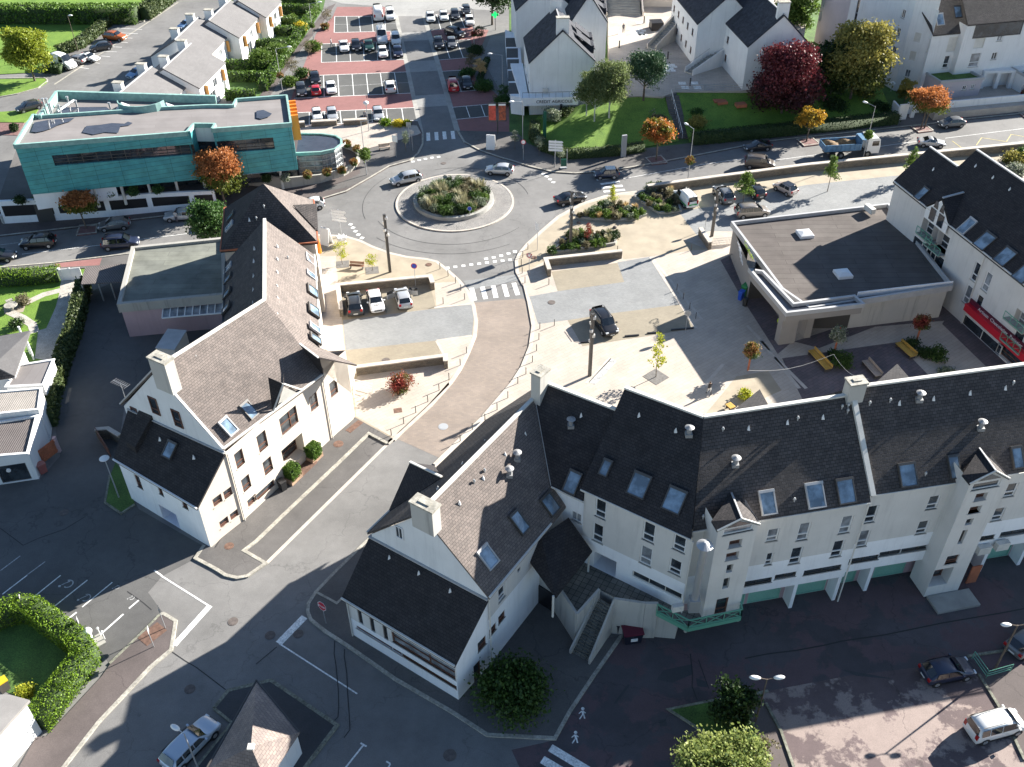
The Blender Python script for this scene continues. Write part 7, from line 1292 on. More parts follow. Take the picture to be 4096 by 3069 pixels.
def person(label, base, rot, top, trousers, pose='stand', arm=0):
    p = base; o = bpy.data.objects.new('person', bpy.data.meshes.new('person')); COL.objects.link(o)
    s = 1.0; st = .24 if pose == 'walk' else .05
    J = {'pel': (0, 0, .95), 'sp': (0.01, 0, 1.15), 'ch': (.02, 0, 1.35), 'nk': (.03, 0, 1.50), 'hd': (.05, 0, 1.60), 'tp': (.05, 0, 1.74)}
    V0 = [J['pel'], J['sp'], J['ch'], J['nk'], J['hd'], J['tp']]; E_ = [(0, 1), (1, 2), (2, 3), (3, 4), (4, 5)]; Rr = [.15, .13, .16, .06, .10, .07]
    for sd in (1, -1):
        i = len(V0); f = sd*st; V0 += [(0, sd*.10, .88), (f*.5+.04, sd*.11, .50), (f-.02*(f < 0), sd*.11, .09), (f+.16, sd*.12, .05)]; Rr += [.10, .07, .05, .045]; E_ += [(0, i), (i, i+1), (i+1, i+2), (i+2, i+3)]
        i = len(V0); V0 += [(.02, sd*.19, 1.42), (-f*.3, sd*.25, 1.14), (-f*.3+.12+(.15 if arm else 0), sd*.24, .92+(.15 if arm else 0)), (-f*.3+.17+(.2 if arm else 0), sd*.23, .84+(.15 if arm else 0))]; Rr += [.075, .05, .04, .035]; E_ += [(2, i), (i, i+1), (i+1, i+2), (i+2, i+3)]
    me = o.data; me.from_pydata(V0, E_, []); md = o.modifiers.new('skin', 'SKIN'); 
    for i, r in enumerate(Rr): me.skin_vertices[0].data[i].radius = (r, r)
    me.skin_vertices[0].data[0].use_root = True; o.modifiers.new('sub', 'SUBSURF').levels = 1
    dg = bpy.context.evaluated_depsgraph_get(); m2 = bpy.data.meshes.new_from_object(o.evaluated_get(dg)); o.modifiers.clear(); old = o.data; o.data = m2; bpy.data.meshes.remove(old)
    m2.materials.clear(); 
    for mt in (mat_of(top, 'cloth_%s' % str(top)), mat_of(trousers, 'cloth_%s' % str(trousers)), mat_of((.45, .28, .2), 'skin'), mat_of((.04, .03, .02), 'hair')): m2.materials.append(mt)
    for pl in m2.polygons:
        z = pl.center.z; r_ = math.hypot(pl.center.x-.03, pl.center.y)
        pl.use_smooth = True; pl.material_index = 3 if (z > 1.68 or (z > 1.58 and pl.center.x < .03)) and r_ < .16 else (2 if z > 1.5 and r_ < .16 else (1 if z < .96 and r_ < .19 else (2 if z < .93 and r_ >= .19 and z > .7 else 0)))
        if z < .07: pl.material_index = 3
    o.location = p; o.rotation_euler = (0, 0, rot); tag(o, label, 'person'); return o
person('person in dark jacket and white trousers walking across the sunlit plaza', K(2, 2, 1700, 98, .11), 2.0, (.02, .02, .025), (.6, .6, .58), 'walk'); person('person in dark clothes standing beside the checkered paving of the court', K(2, 0, 960, 284, 3.22), -1.2, (.10, .10, .11), (.02, .02, .02))
person('person in pale clothes standing beside the silver estate car under the library', K(0, 1, 1530, 268, .02), 1.4, (.5, .48, .46), (.1, .1, .12), arm=1); person('person standing beside the globe lamp behind the low stone wall', K(1, 0, 946, 1045, .02), -1.5, (.25, .25, .27), (.1, .1, .12)); person('person walking beside the white saloon in the second parking row', K(1, 0, 653, 408, .02), 0, (.4, .4, .42), (.12, .12, .14), 'walk'); person('person in black at the rear of the hatchback below the stone wall', K(2, 1, 2030, 32, .12), 1, (.02, .02, .03), (.02, .02, .03))
rng = np.random.default_rng(5)
def leaf_mesh(name, C_, size, mats, extra=None, flat_=0.0, shade=None):
    """C_: Nx3 centres; quads with random tilt; extra: MB added with material slot 1"""
    n = len(C_); a = rng.normal(size=(n, 3)); a[:, 2] = a[:, 2]*.7+flat_; a /= np.linalg.norm(a, axis=1)[:, None]; b = rng.normal(size=(n, 3)); b -= (b*a).sum(1)[:, None]*a; b /= np.linalg.norm(b, axis=1)[:, None]; c = np.cross(a, b)
    s = size*(.6+.8*rng.random(n))[:, None]; V4 = np.stack([C_-b*s*.5-c*s*.32, C_+b*s*.1-c*s*.5, C_+b*s*.55+c*s*.05, C_-b*s*.05+c*s*.45], 1).reshape(-1, 3)
    ev, ef = (np.array(extra.v), extra.f) if extra and extra.v else (np.zeros((0, 3)), [])
    V_all = np.concatenate([V4, ev]) if len(ev) else V4; me = bpy.data.meshes.new(name); nl = n*4+sum(len(f) for f in ef); me.vertices.add(len(V_all)); me.vertices.foreach_set('co', V_all.ravel().astype('f')); me.loops.add(nl); me.polygons.add(n+len(ef))
    li = list(np.arange(n*4)); ls = list(range(0, n*4, 4)); lt = [4]*n
    for f in ef: ls.append(len(li)); lt.append(len(f)); li += [i+n*4 for i in f]
    me.loops.foreach_set('vertex_index', np.array(li, dtype='i')); me.polygons.foreach_set('loop_start', np.array(ls, dtype='i')); me.polygons.foreach_set('loop_total', np.array(lt, dtype='i'))
    me.polygons.foreach_set('material_index', np.array([0]*n+[1]*len(ef), dtype='i')); me.update(calc_edges=True); me.validate()
    for m in mats: me.materials.append(m)
    return me
LM = {}
def lm(k, *a, **kw): LM[k] = leafmat('leaf_'+k, *a, **kw)
lm('lime', (.16, .22, .02), (.34, .37, .04)); lm('green', (.035, .075, .015), (.08, .14, .03)); lm('mid', (.06, .12, .02), (.15, .22, .04)); lm('dark', (.018, .04, .012), (.045, .085, .02), .2); lm('birch', (.09, .13, .045), (.21, .25, .10), .45)
lm('pine', (.035, .08, .035), (.07, .13, .06), .15); lm('copper', (.03, .010, .012), (.085, .022, .028), .2, top=(.15, .03, .035)); lm('autumn', (.09, .13, .02), (.16, .18, .03), .4, top=(.42, .17, .06)); lm('orange', (.35, .10, .03), (.62, .22, .06), .4, c3=(.12, .14, .02)); lm('gold', (.14, .13, .03), (.42, .26, .03), .4, c3=(.5, .28, .03)); lm('olive', (.06, .08, .015), (.17, .18, .045), .35, top=(.30, .27, .07))
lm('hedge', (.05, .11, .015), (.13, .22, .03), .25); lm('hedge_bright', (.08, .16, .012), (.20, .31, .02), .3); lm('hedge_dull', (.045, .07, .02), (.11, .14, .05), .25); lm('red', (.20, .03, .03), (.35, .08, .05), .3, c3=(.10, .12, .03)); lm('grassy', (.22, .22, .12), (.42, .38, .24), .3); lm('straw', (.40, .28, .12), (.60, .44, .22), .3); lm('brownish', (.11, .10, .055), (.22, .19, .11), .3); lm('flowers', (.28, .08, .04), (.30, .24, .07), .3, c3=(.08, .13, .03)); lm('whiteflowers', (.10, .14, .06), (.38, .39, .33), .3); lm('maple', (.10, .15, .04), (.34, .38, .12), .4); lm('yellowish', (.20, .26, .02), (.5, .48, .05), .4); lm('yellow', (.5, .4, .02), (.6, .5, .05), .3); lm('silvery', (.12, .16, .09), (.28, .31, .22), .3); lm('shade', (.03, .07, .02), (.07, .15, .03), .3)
def clumps(n, R, H, z0, shape, per, cr):
    out = []
    if R > 1.2 and shape in ('round', 'vase', 'umbrella', 'weep'):
        nl = 11 if R > 2.5 else 7; wts = []
        for j in range(nl):
            a = j*2.4+random.random()*.6; t = (j+.5)/nl if shape != 'weep' else .25+.65*(j+.5)/nl
            t = .15+.75*t if shape == 'round' else .35+.5*t if shape in ('vase', 'umbrella') else t
            k = math.sqrt(max(.05, 1-(2*t-1)**2)); rl = R*random.uniform(.30, .50); rr = (R-rl*.75)*k*random.uniform(.6, 1)
            wts.append((np.array([rr*math.cos(a), rr*math.sin(a), z0+t*H]), rl, min(rl, H*.3)))
        wts.append((np.array([0, 0, z0+H*.72]), R*.5, H*.26)); wts.append((np.array([0, 0, z0+H*.4]), R*.5, H*.25))
        for i in range(int(n*1.35)):
            c0, rl, rz = random.choice(wts); d = rng.normal(size=3); d /= np.linalg.norm(d); d[2] = abs(d[2])*1.0 if random.random() < .65 else d[2]
            c = c0+d*np.array([rl, rl, rz])*random.uniform(.75, 1.05); cc = rng.normal(size=(per, 3))*np.array([cr, cr, cr*.6])
            if shape == 'weep': cc[:, 2] = -np.abs(cc[:, 2])*2.2
            out.append(c+cc)
        return np.concatenate(out)
    for i in range(n):
        while True:
            t = random.random(); a = random.random()*6.283
            k = {'round': math.sqrt(max(0, 1-(2*t-1)**2))*.95+.05, 'cone': (1-t)*1.0+.06, 'column': .75*min(1, 4*t+.2)*(1-t**3)+.08, 'vase': min(1, .35+t*1.1)*math.sqrt(max(0, 1-(max(0, t-.55)/.45)**2)), 'weep': math.sqrt(max(0, 1-(max(0, t-.35)/.65)**2)), 'umbrella': math.sqrt(max(0.02, 1-t*t))*(1.0 if t > .05 else .8)}[shape]
            r = k*R*math.sqrt(random.random())
            if random.random() < .25+.75*(r/(k*R+1e-6))**1.5: break
        wob = 1+.26*math.sin(a*2+t*5+R*3)+.16*math.sin(a*5-t*9+R)
        c = np.array([r*math.cos(a)*wob, r*math.sin(a)*wob, z0+t*H]); cc = rng.normal(size=(per, 3))*np.array([cr, cr, cr*.75])
        if shape == 'weep': cc[:, 2] = -np.abs(cc[:, 2])*1.8
        out.append(c+cc)
    return np.concatenate(out)
TREES = 'trees standing in the gardens'
def tree(name, label, base, top, wpx, leaf, shape='round', trunk=.28, dens=1.0, zb=0, bark='bark', tr=None, size=.28, group=None, cat='tree', H=None, nstem=1, fill=1.0):
    b0 = P(*base, zb); h_ = H or height(b0, top); R_ = wpx/4/scale_at(b0+Z*h_*.6)/2; z0 = h_*trunk
    t = thing(name, label, cat, tuple(b0), 0, group); n = int(max(30, 17*R_*R_*dens+20)); per = int(28*fill); C_ = clumps(n, R_*.88, (h_-z0)*.94, z0, shape, per, max(.16, R_*.105))
    m = MB(); r0 = tr or max(.05, h_*.022)
    for sidx in range(nstem):
        ox = (sidx-(nstem-1)/2)*.5; top_ = Vector((ox*1.6, 0, h_*.55)); mid = Vector((ox+random.uniform(-.1, .1), random.uniform(-.1, .1), z0)); m.tube((ox, 0, -.1), mid, r0, r0*.75, 8); m.tube(mid, top_, r0*.75, r0*.4, 7)
        m.tube(top_, (ox*1.8, 0, h_*.85), r0*.4, r0*.1, 6)
        for i in range(7):
            a = i*2.4+random.random(); q = mid.lerp(top_, .1+.12*i) if i < 7 else top_; e = Vector((math.cos(a)*R_*.62, math.sin(a)*R_*.62, q.z+(h_-z0)*.22)); m.tube(q, e, r0*.38, r0*.1, 5)
            m.tube(q.lerp(e, .5), q.lerp(e, .5)+Vector((math.cos(a+.9)*R_*.4, math.sin(a+.9)*R_*.4, (h_-z0)*.2)), r0*.2, r0*.06, 4)
    m.build('trunk', X[bark], t, origin=Vector((0, 0, 0))); o = bpy.data.objects.new('crown', leaf_mesh('crown', C_, size*.82, [LM[leaf]])); link(o, t); return t
def shrub(label, base, r, h, leaf, name='shrub', group=None, zb=.1, dens=1.0, size=.16, shape='round', cat='shrub', loc=None):
    b0 = loc or P(*base, zb); n = int((10+16*r*r)*dens); C_ = clumps(n, r*.85, h*.9, .02, shape, 22, max(.1, r*.2)); o = bpy.data.objects.new(name, leaf_mesh(name, C_, size, [LM[leaf]])); o.location = b0; link(o); tag(o, label, cat, group); return o
def grass_tuft(label, base, r, h, leaf, zb=.1, group=None, n=260, loc=None):
    b0 = loc or P(*base, zb); m = MB(); 
    for i in range(n):
        a = random.random()*6.283; s_ = random.random()*r*.45; l_ = h*(.6+.5*random.random()); ex = s_+r*(.2+.6*random.random()); w = .02+.02*random.random()
        p0 = Vector((math.cos(a)*s_, math.sin(a)*s_, 0)); p1 = Vector((math.cos(a)*(s_+ex)/2, math.sin(a)*(s_+ex)/2, l_*.7)); p2 = Vector((math.cos(a)*ex, math.sin(a)*ex, l_)); sd_ = Vector((-math.sin(a), math.cos(a), 0))*w
        m.add([p0-sd_, p0+sd_, p1+sd_, p1-sd_, p2], [(0, 1, 2, 3), (3, 2, 4)])
    o = m.build('ornamental_grass', LM[leaf]); o.location = b0; tag(o, label, 'ornamental grass', group); return o
def hedge(label, uvs, w, h, leaf='hedge', zb=0, size=.15, dens=48, name='hedge', closed=False, zs=None):
    pts = [P(u, v, zb) for u, v in uvs]; core = MB(); path_mesh(core, pts, w*.82, zb, zb+h*.93, closed); out = []
    segs = list(zip(pts, pts[1:]+([pts[0]] if closed else [])))[:len(pts) if closed else len(pts)-1]
    for a, c in segs:
        a = v3(a, 0); c = v3(c, 0); L_ = (c-a).length; d = (c-a).normalized(); n = Vector((-d.y, d.x, 0)); k = int(L_*(w+2*h)*dens)
        for i in range(k):
            s_ = random.random()*(L_+w*.3)-w*.15; q = random.random()*(w+2*h)
            if q < w: o, z = q-w/2, h+random.gauss(0, .06)
            elif q < w+h: o, z = w/2+random.gauss(0, .06), q-w
            else: o, z = -w/2+random.gauss(0, .06), q-w-h
            p = a+d*s_+n*o; out.append((p.x, p.y, zb+z))
    o_ = bpy.data.objects.new(name, leaf_mesh(name, np.array(out), size, [LM[leaf], X['hedge_core']], core)); link(o_); tag(o_, label, 'hedge'); return o_
X['hedge_core'] = M('hedge_inside', (.03, .055, .012), var=.4, scale=5)
k = KD
tree('lime_tree', 'round lime-green tree on the lawn at the upper left', k(0, 0, 303, 705), k(0, 0, 210, 240), 430, 'lime', trunk=.22, dens=1.5, size=.34)
tree('street_tree', 'small street tree with pink and orange top on the left street', k(0, 1, 750, 325), k(0, 1, 700, 20), 350, 'autumn', 'vase', .45)
tree('street_tree', 'green and red street tree standing before the teal library', k(0, 1, 1950, 120), k(0, 0, 1850, 1360), 480, 'autumn', 'round', .3, 1.6, H=8.2); tree('street_tree', 'dark green street tree beside the slate pavilion roof', k(0, 1, 1860, 520), k(0, 1, 1850, 50), 430, 'shade', 'round', .2, 1.4, H=7.2)
tree('birch_tree', 'leftmost and smallest of the three birches', k(2, 0, 640, 1060), k(2, 0, 640, 620), 260, 'birch', 'weep', .3, 1.5, zb=.7, bark='birch', size=.22, tr=.12); tree('birch_tree', 'front birch in the middle of the three', k(2, 0, 710, 1110), k(2, 0, 720, 590), 300, 'birch', 'weep', .3, 1.5, zb=.6, bark='birch', size=.22, tr=.13); tree('birch_tree', 'rightmost and tallest birch in full sun', k(2, 0, 835, 1085), k(2, 0, 880, 480), 390, 'birch', 'weep', .26, 1.6, zb=.8, bark='birch', size=.22, tr=.15)
tree('pine_tree', 'dark pine standing right of the birches by the court', k(2, 0, 1128, 945), k(2, 0, 1130, 440), 400, 'pine', 'umbrella', .35, 1.5, zb=1.4, size=.24, tr=.2)
tree('maple_tree', 'fiery orange maple on the pavement at the foot of the lawn steps', k(2, 0, 1245, 1385), k(2, 0, 1250, 1050), 340, 'orange', 'vase', .42, 1.4, zb=.1); tree('copper_beech', 'large dark red copper beech behind the right lawn', k(3, 0, 110, 1010), k(3, 0, 60, 405), 680, 'copper', 'round', .1, 1.6, size=.36, zb=.6); tree('garden_tree', 'big olive and gold tree right of the copper beech', k(3, 0, 700, 900), k(3, 0, 780, 150), 640, 'olive', 'round', .08, 1.1, size=.40, zb=.6)
tree('garden_tree', 'dark green tree low in the gap left of the big golden tree', k(3, 0, 520, 880), k(3, 0, 470, 330), 420, 'dark', 'round', .1, 1.1, size=.36, zb=.6); tree('street_tree', 'golden street tree before the dark hedge, left of the lorry', k(3, 0, 330, 1225), k(3, 0, 390, 935), 260, 'gold', 'vase', .35, 1.2, zb=.1); tree('street_tree', 'orange topped street tree before the white garden wall', k(3, 0, 1335, 1110), k(3, 0, 1390, 780), 370, 'autumn', 'vase', .38, 1.5, zb=.1, nstem=2)
tree('conifer', 'dark bushy conifer mass at the top between white houses', k(3, 0, 200, 330), k(3, 0, 190, -200), 420, 'mid', 'round', .05, 1.0, size=.4, H=11); tree('garden_tree', 'bushy yellow-green tree beside the tall apartment block', k(3, 0, 1175, 880), k(3, 0, 1170, 690), 170, 'olive', 'round', .1, 1.6, zb=.8); tree('red_tree', 'small crimson tree cut by the right edge', k(3, 0, 2230, 900), k(3, 0, 2212, 740), 150, 'red', 'round', .2, 1.2)
tree('dark_tree', 'large dark tree at the top end of the car park', k(1, 0, 2040, 215), k(1, 0, 2030, -260), 420, 'dark', 'round', .25, 1.2, size=.36, H=11)
tree('young_tree', 'young tree with light green leaves in the middle of the plaza', k(2, 1, 1243, 1600), k(2, 1, 1300, 1215), 190, 'yellowish', 'cone', .28, .9, zb=.11, tr=.05, size=.2, fill=.6); tree('young_tree', 'tiny yellow-green tree in a square pit beside the timber bench', k(1, 1, 1005, 680), k(1, 1, 960, 545), 120, 'yellowish', 'round', .45, .7, zb=.11, tr=.04, size=.16, fill=.5); tree('young_tree', 'feathery yellow tree in a square pit near the white board', k(1, 1, 748, 628), k(1, 1, 730, 430), 140, 'yellowish', 'vase', .3, 1.0, zb=.11, tr=.04, size=.14, fill=.7)
tree('young_tree', 'young round tree between parked cars below the stone wall', k(2, 1, 1995, 95), k(2, 0, 1990, 1455), 210, 'mid', 'cone', .4, 1.5, zb=.12, tr=.06, size=.2, H=4.6); tree('young_tree', 'young pear-shaped tree in the far bay of the square', k(3, 0, 512, 1655), k(3, 0, 540, 1345), 160, 'mid', 'cone', .38, 1.4, zb=.12, tr=.06, size=.2); tree('young_tree', 'young tree half hidden behind the dark roof gable', k(3, 0, 1200, 1560), k(3, 0, 1275, 1255), 130, 'mid', 'column', .2, 1.4, zb=.12, tr=.06, size=.2); tree('young_tree', 'thin staked tree in the long triangular planting bed', k(2, 1, 862, 160), k(2, 0, 855, 1580), 70, 'yellowish', 'cone', .5, 1.0, zb=.3, tr=.04, size=.14, H=3.6)
for i, (x, y, yt, w, l) in enumerate(((625, 270, 70, 130, 'bare young tree in the farthest left bed of the car park'), (460, 510, 350, 120, 'bare young tree beside a litter cage at the car park'), (328, 700, 520, 170, 'bare rounded tree near the dark grey cars of the car park'))): tree('young_tree', l, k(1, 0, x, y), k(1, 0, x, yt), w, 'brownish', 'round', .45, .7, tr=.05, size=.14, fill=.5)
for i, (x, y, yt, w, lf, l) in enumerate(((1930, 350, 230, 110, 'dark', 'small tree at the top of the cobbled path'), (1860, 590, 470, 130, 'brownish', 'thin leafless tree left of the pale bush by the cobbled path'), (1940, 690, 520, 150, 'straw', 'pale beige feathery tree beside the cobbled path'), (2140, 860, 730, 110, 'shade', 'dark small tree behind the advertising panel'))): tree('young_tree', l, k(1, 0, x, y), k(1, 0, x, yt), w, lf, 'round', .3, 1, tr=.05, size=.16)
for x, y, yt, w, c, l in ((1297, 1310, 1140, 65, 1, 'tiny clipped tree beside the zebra crossing to the car park'), (25, 1295, 1135, 80, 2, 'tiny tree on the shaded corner pavement'), (232, 1350, 1180, 80, 2, 'tiny dark tree in front of the low hedge corner'), (417, 1420, 1270, 80, 2, 'tiny olive tree between direction sign and green board')): tree('young_tree', l, k(c, 0, x, y), k(c, 0, x, yt), w, 'silvery', 'round', .5, 1, zb=.12, tr=.04, size=.13)
shrub('large round green bush at the foot of the gable wall in shade', k(2, 3, 10, 1080), 2.9, 2.7, 'green', dens=2.0, size=.22, zb=.12, shape='vase'); shrub('dark upright bush on the grass island beside the lamp post', k(2, 3, 1880, 1290), 1.7, 4.6, 'dark', dens=3, size=.22)
tree('maple_tree', 'sunlit yellow-green maple cut by the bottom edge', k(2, 3, 1750, 1900), k(2, 3, 1780, 1290), 900, 'maple', 'round', .2, 2.2, size=.24, H=5.4, tr=.14); tree('garden_tree', 'brownish fading tree at the bottom edge beside the yellow maple', k(2, 3, 2080, 1720), k(2, 3, 2040, 1260), 330, 'brownish', 'round', .15, 1.6, size=.18, H=4.2)
shrub('dark red and green bush growing from the plaza before the stone wall', k(1, 2, 1250, 60), 1.35, 1.9, 'red', dens=4, size=.14, shape='vase', zb=.12)
# hedges
hedge('bright trimmed hedge by the street at the left edge', L(0, 1, -60, 800, 250, 785, 520, 755), 1.9, 1.6, 'hedge_bright'); hedge('tall bright hedge bending round the shaded garden at the bottom left', L(0, 3, -60, 440, 180, 350, 330, 370, 700, 640, 790, 760, 560, 1050, 360, 1330), 1.7, 1.9, 'hedge_bright', dens=110, size=.11)
hedge('leafy hedge between the gravel drive and the dark yard', L(0, 1, 745, 860, 700, 1060, 660, 1250, 590, 1420, 520, 1657)+L(0, 2, 470, 150, 440, 380), 1.3, 2.0, 'hedge_dull', dens=45, size=.24); hedge('clipped hedge along the pavement below the birches', L(2, 0, 200, 1100, 190, 1200, 280, 1300, 480, 1365, 900, 1335, 1130, 1300), 1.5, 1.2, 'hedge_dull', zb=.1); hedge('dark clipped hedge right of the steps along the far pavement', L(2, 0, 1560, 1240, 2212, 1175)+L(3, 0, 1100, 1060), 1.9, 1.6, 'dark', zb=.1)
hedge('long dark hedge closing the lawn at the top left', L(0, 0, -100, 190, 700, 195, 1200, 190), 3.4, 3.2, 'hedge', size=.34, dens=14); hedge('light hedge slanting up beside the road at the top left', L(0, 0, 1250, 170, 1560, -60), 3.0, 2.4, 'hedge_dull', size=.34, dens=14); hedge('diagonal leafy hedge between lawn and parked cars', L(0, 0, 520, 470, 700, 410, 850, 290, 950, 200), 1.9, 1.5, 'hedge_dull', size=.3, dens=22); hedge('short dark hedge beside the white panel van', L(0, 0, 400, 620, 540, 630), 1.6, 1.4, 'dark', size=.25, dens=25)
for i, (x0, y0, x1, y1, hh_) in enumerate(((240, 60, 530, 70, 2), (190, 125, 500, 130, 2), (70, 225, 310, 235, 2), (65, 305, 340, 300, 1.6), (10, 420, 310, 415, 1.6), (-60, 600, 120, 590, 1.6), (-60, 700, 90, 705, 1.6))): hedge(['topmost', 'second', 'third', 'fourth', 'fifth', 'sixth', 'lowest'][i]+' clipped hedge dividing the small back gardens left of the red footpath', L(1, 0, x0, y0, x1, y1), 1.2, hh_, 'hedge', size=.3, dens=16)
for i, (x0, y0, x1, y1) in enumerate(((1960, 600, 2212, 600), (1970, 700, 2212, 700), (1960, 860, 2212, 860))): hedge(['upper', 'middle', 'lower'][i]+' garden hedge right of the terraced house fronts', L(0, 0, x0, y0, x1, y1), 1.3, 1.6, 'hedge', size=.3, dens=16)
hedge('light hedge running beside the red footpath', L(1, 0, 60, 790, 190, 600, 520, 100), 1.6, 1.5, 'hedge', size=.3, dens=16); hedge('low green strip between library forecourt and lane', L(1, 0, 2000, 520, 1930, 700), .9, .6, 'dark', size=.2)
# planting beds on the square
def bed(label, pts, h=.35, soil='soil'):
    t = thing('planting_bed', label, 'planter', tuple(P(*pts[0]))); q = [v3(p, 0) for p in W(pts)]; m = MB(); path_mesh(m, q, .25, .1, .1+h, True); m.build('kerb', X['concrete'], t); m = MB(); m.prism(q, .1, .1+h*.7); m.build('soil', X[soil], t); return q
LEAFW = {'green': 'green leafy', 'mid': 'bright green', 'grassy': 'beige feathery', 'silvery': 'grey-green', 'brownish': 'brownish', 'dark': 'dark green', 'straw': 'straw-coloured', 'whiteflowers': 'white-flowered'}
def fill(q, n, specs, group, what, zz=.3):
    xs = [p.x for p in q]; ys = [p.y for p in q]; k_ = 0; i = 0
    def inside(x, y):
        c = False; j = len(q)-1
        for i_ in range(len(q)):
            if ((q[i_].y > y) != (q[j].y > y)) and (x < (q[j].x-q[i_].x)*(y-q[i_].y)/(q[j].y-q[i_].y)+q[i_].x): c = not c
            j = i_
        return c
    pts = []
    while k_ < n and i < 4000:
        i += 1; x = random.uniform(min(xs), max(xs)); y = random.uniform(min(ys), max(ys))
        if inside(x, y) and all((x-a)**2+(y-b_)**2 > .55 for a, b_ in pts): pts.append((x, y)); k_ += 1
    for x, y in pts:
        lf, r, h, kd = random.choice(specs); kk = random.uniform(.8, 1.2); dx_, dy_ = (x-(min(xs)+max(xs))/2)/(max(xs)-min(xs)), (y-(min(ys)+max(ys))/2)/(max(ys)-min(ys)); wh = LEAFW[lf]+(' grass tuft' if kd == 'g' else ' shrub')+' at the '+('front ' if dy_ < -.17 else 'back ' if dy_ > .17 else 'middle ')+('far left' if dx_ < -.3 else 'left' if dx_ < -.1 else 'far right' if dx_ > .3 else 'right' if dx_ > .1 else 'centre')+' of the '
        if kd == 'g': grass_tuft(wh+what, None, r*kk, h*kk, lf, group='grasses in the '+what, loc=Vector((x, y, zz)), n=150)
        else: shrub(wh+what, None, r*kk, h*kk, lf, group='shrubs in the '+what, loc=Vector((x, y, zz)), dens=2.0, size=.13)
MIX = [('green', .7, .8, 's'), ('mid', .6, .7, 's'), ('grassy', .6, 1.0, 'g'), ('silvery', .6, .7, 's'), ('brownish', .5, .8, 's'), ('dark', .6, .7, 's')]
b1 = bed('triangular planting bed with kerb beside the dark post', L(2, 1, 330, 545, 520, 375, 905, 390, 885, 465, 600, 510)); fill(b1, 26, MIX, '', 'bed beside the dark post'); b2 = bed('long triangular planting bed near the road crossing', L(2, 1, 560, 240, 790, 120, 1030, 150, 1155, 215, 1060, 252, 850, 258)); fill(b2, 30, MIX+[('straw', .5, .8, 'g')], '', 'long triangular bed'); b3 = bed('planting bed with tall grasses beside the white delivery van', L(2, 1, 1060, 60, 1260, -60, 1400, 30, 1455, 180, 1270, 200)); fill(b3, 26, MIX+[('straw', .6, .9, 'g'), ('whiteflowers', .5, .7, 's')], '', 'bed beside the delivery van')
shrub('upright reddish shrub in the bed beside the dark post', k(2, 1, 655, 420), .7, 2.6, 'red', shape='column', dens=2.5, zb=.3, size=.12)
rq = [Vector(p).to_3d() if len(p) == 2 else p for p in [(RI.x+4.6*math.cos(a), RI.y+4.6*math.sin(a)) for a in [i*.35 for i in range(18)]]]; fill(rq, 62, [('green', .9, 1.1, 's'), ('mid', .8, 1.0, 's'), ('grassy', .9, 1.5, 'g'), ('silvery', .8, 1.0, 's'), ('silvery', .7, .9, 's'), ('brownish', .8, 1.0, 's'), ('dark', .8, 1.0, 's'), ('whiteflowers', .8, 1.1, 's'), ('grassy', .9, 1.5, 'g')], '', 'roundabout', .5)
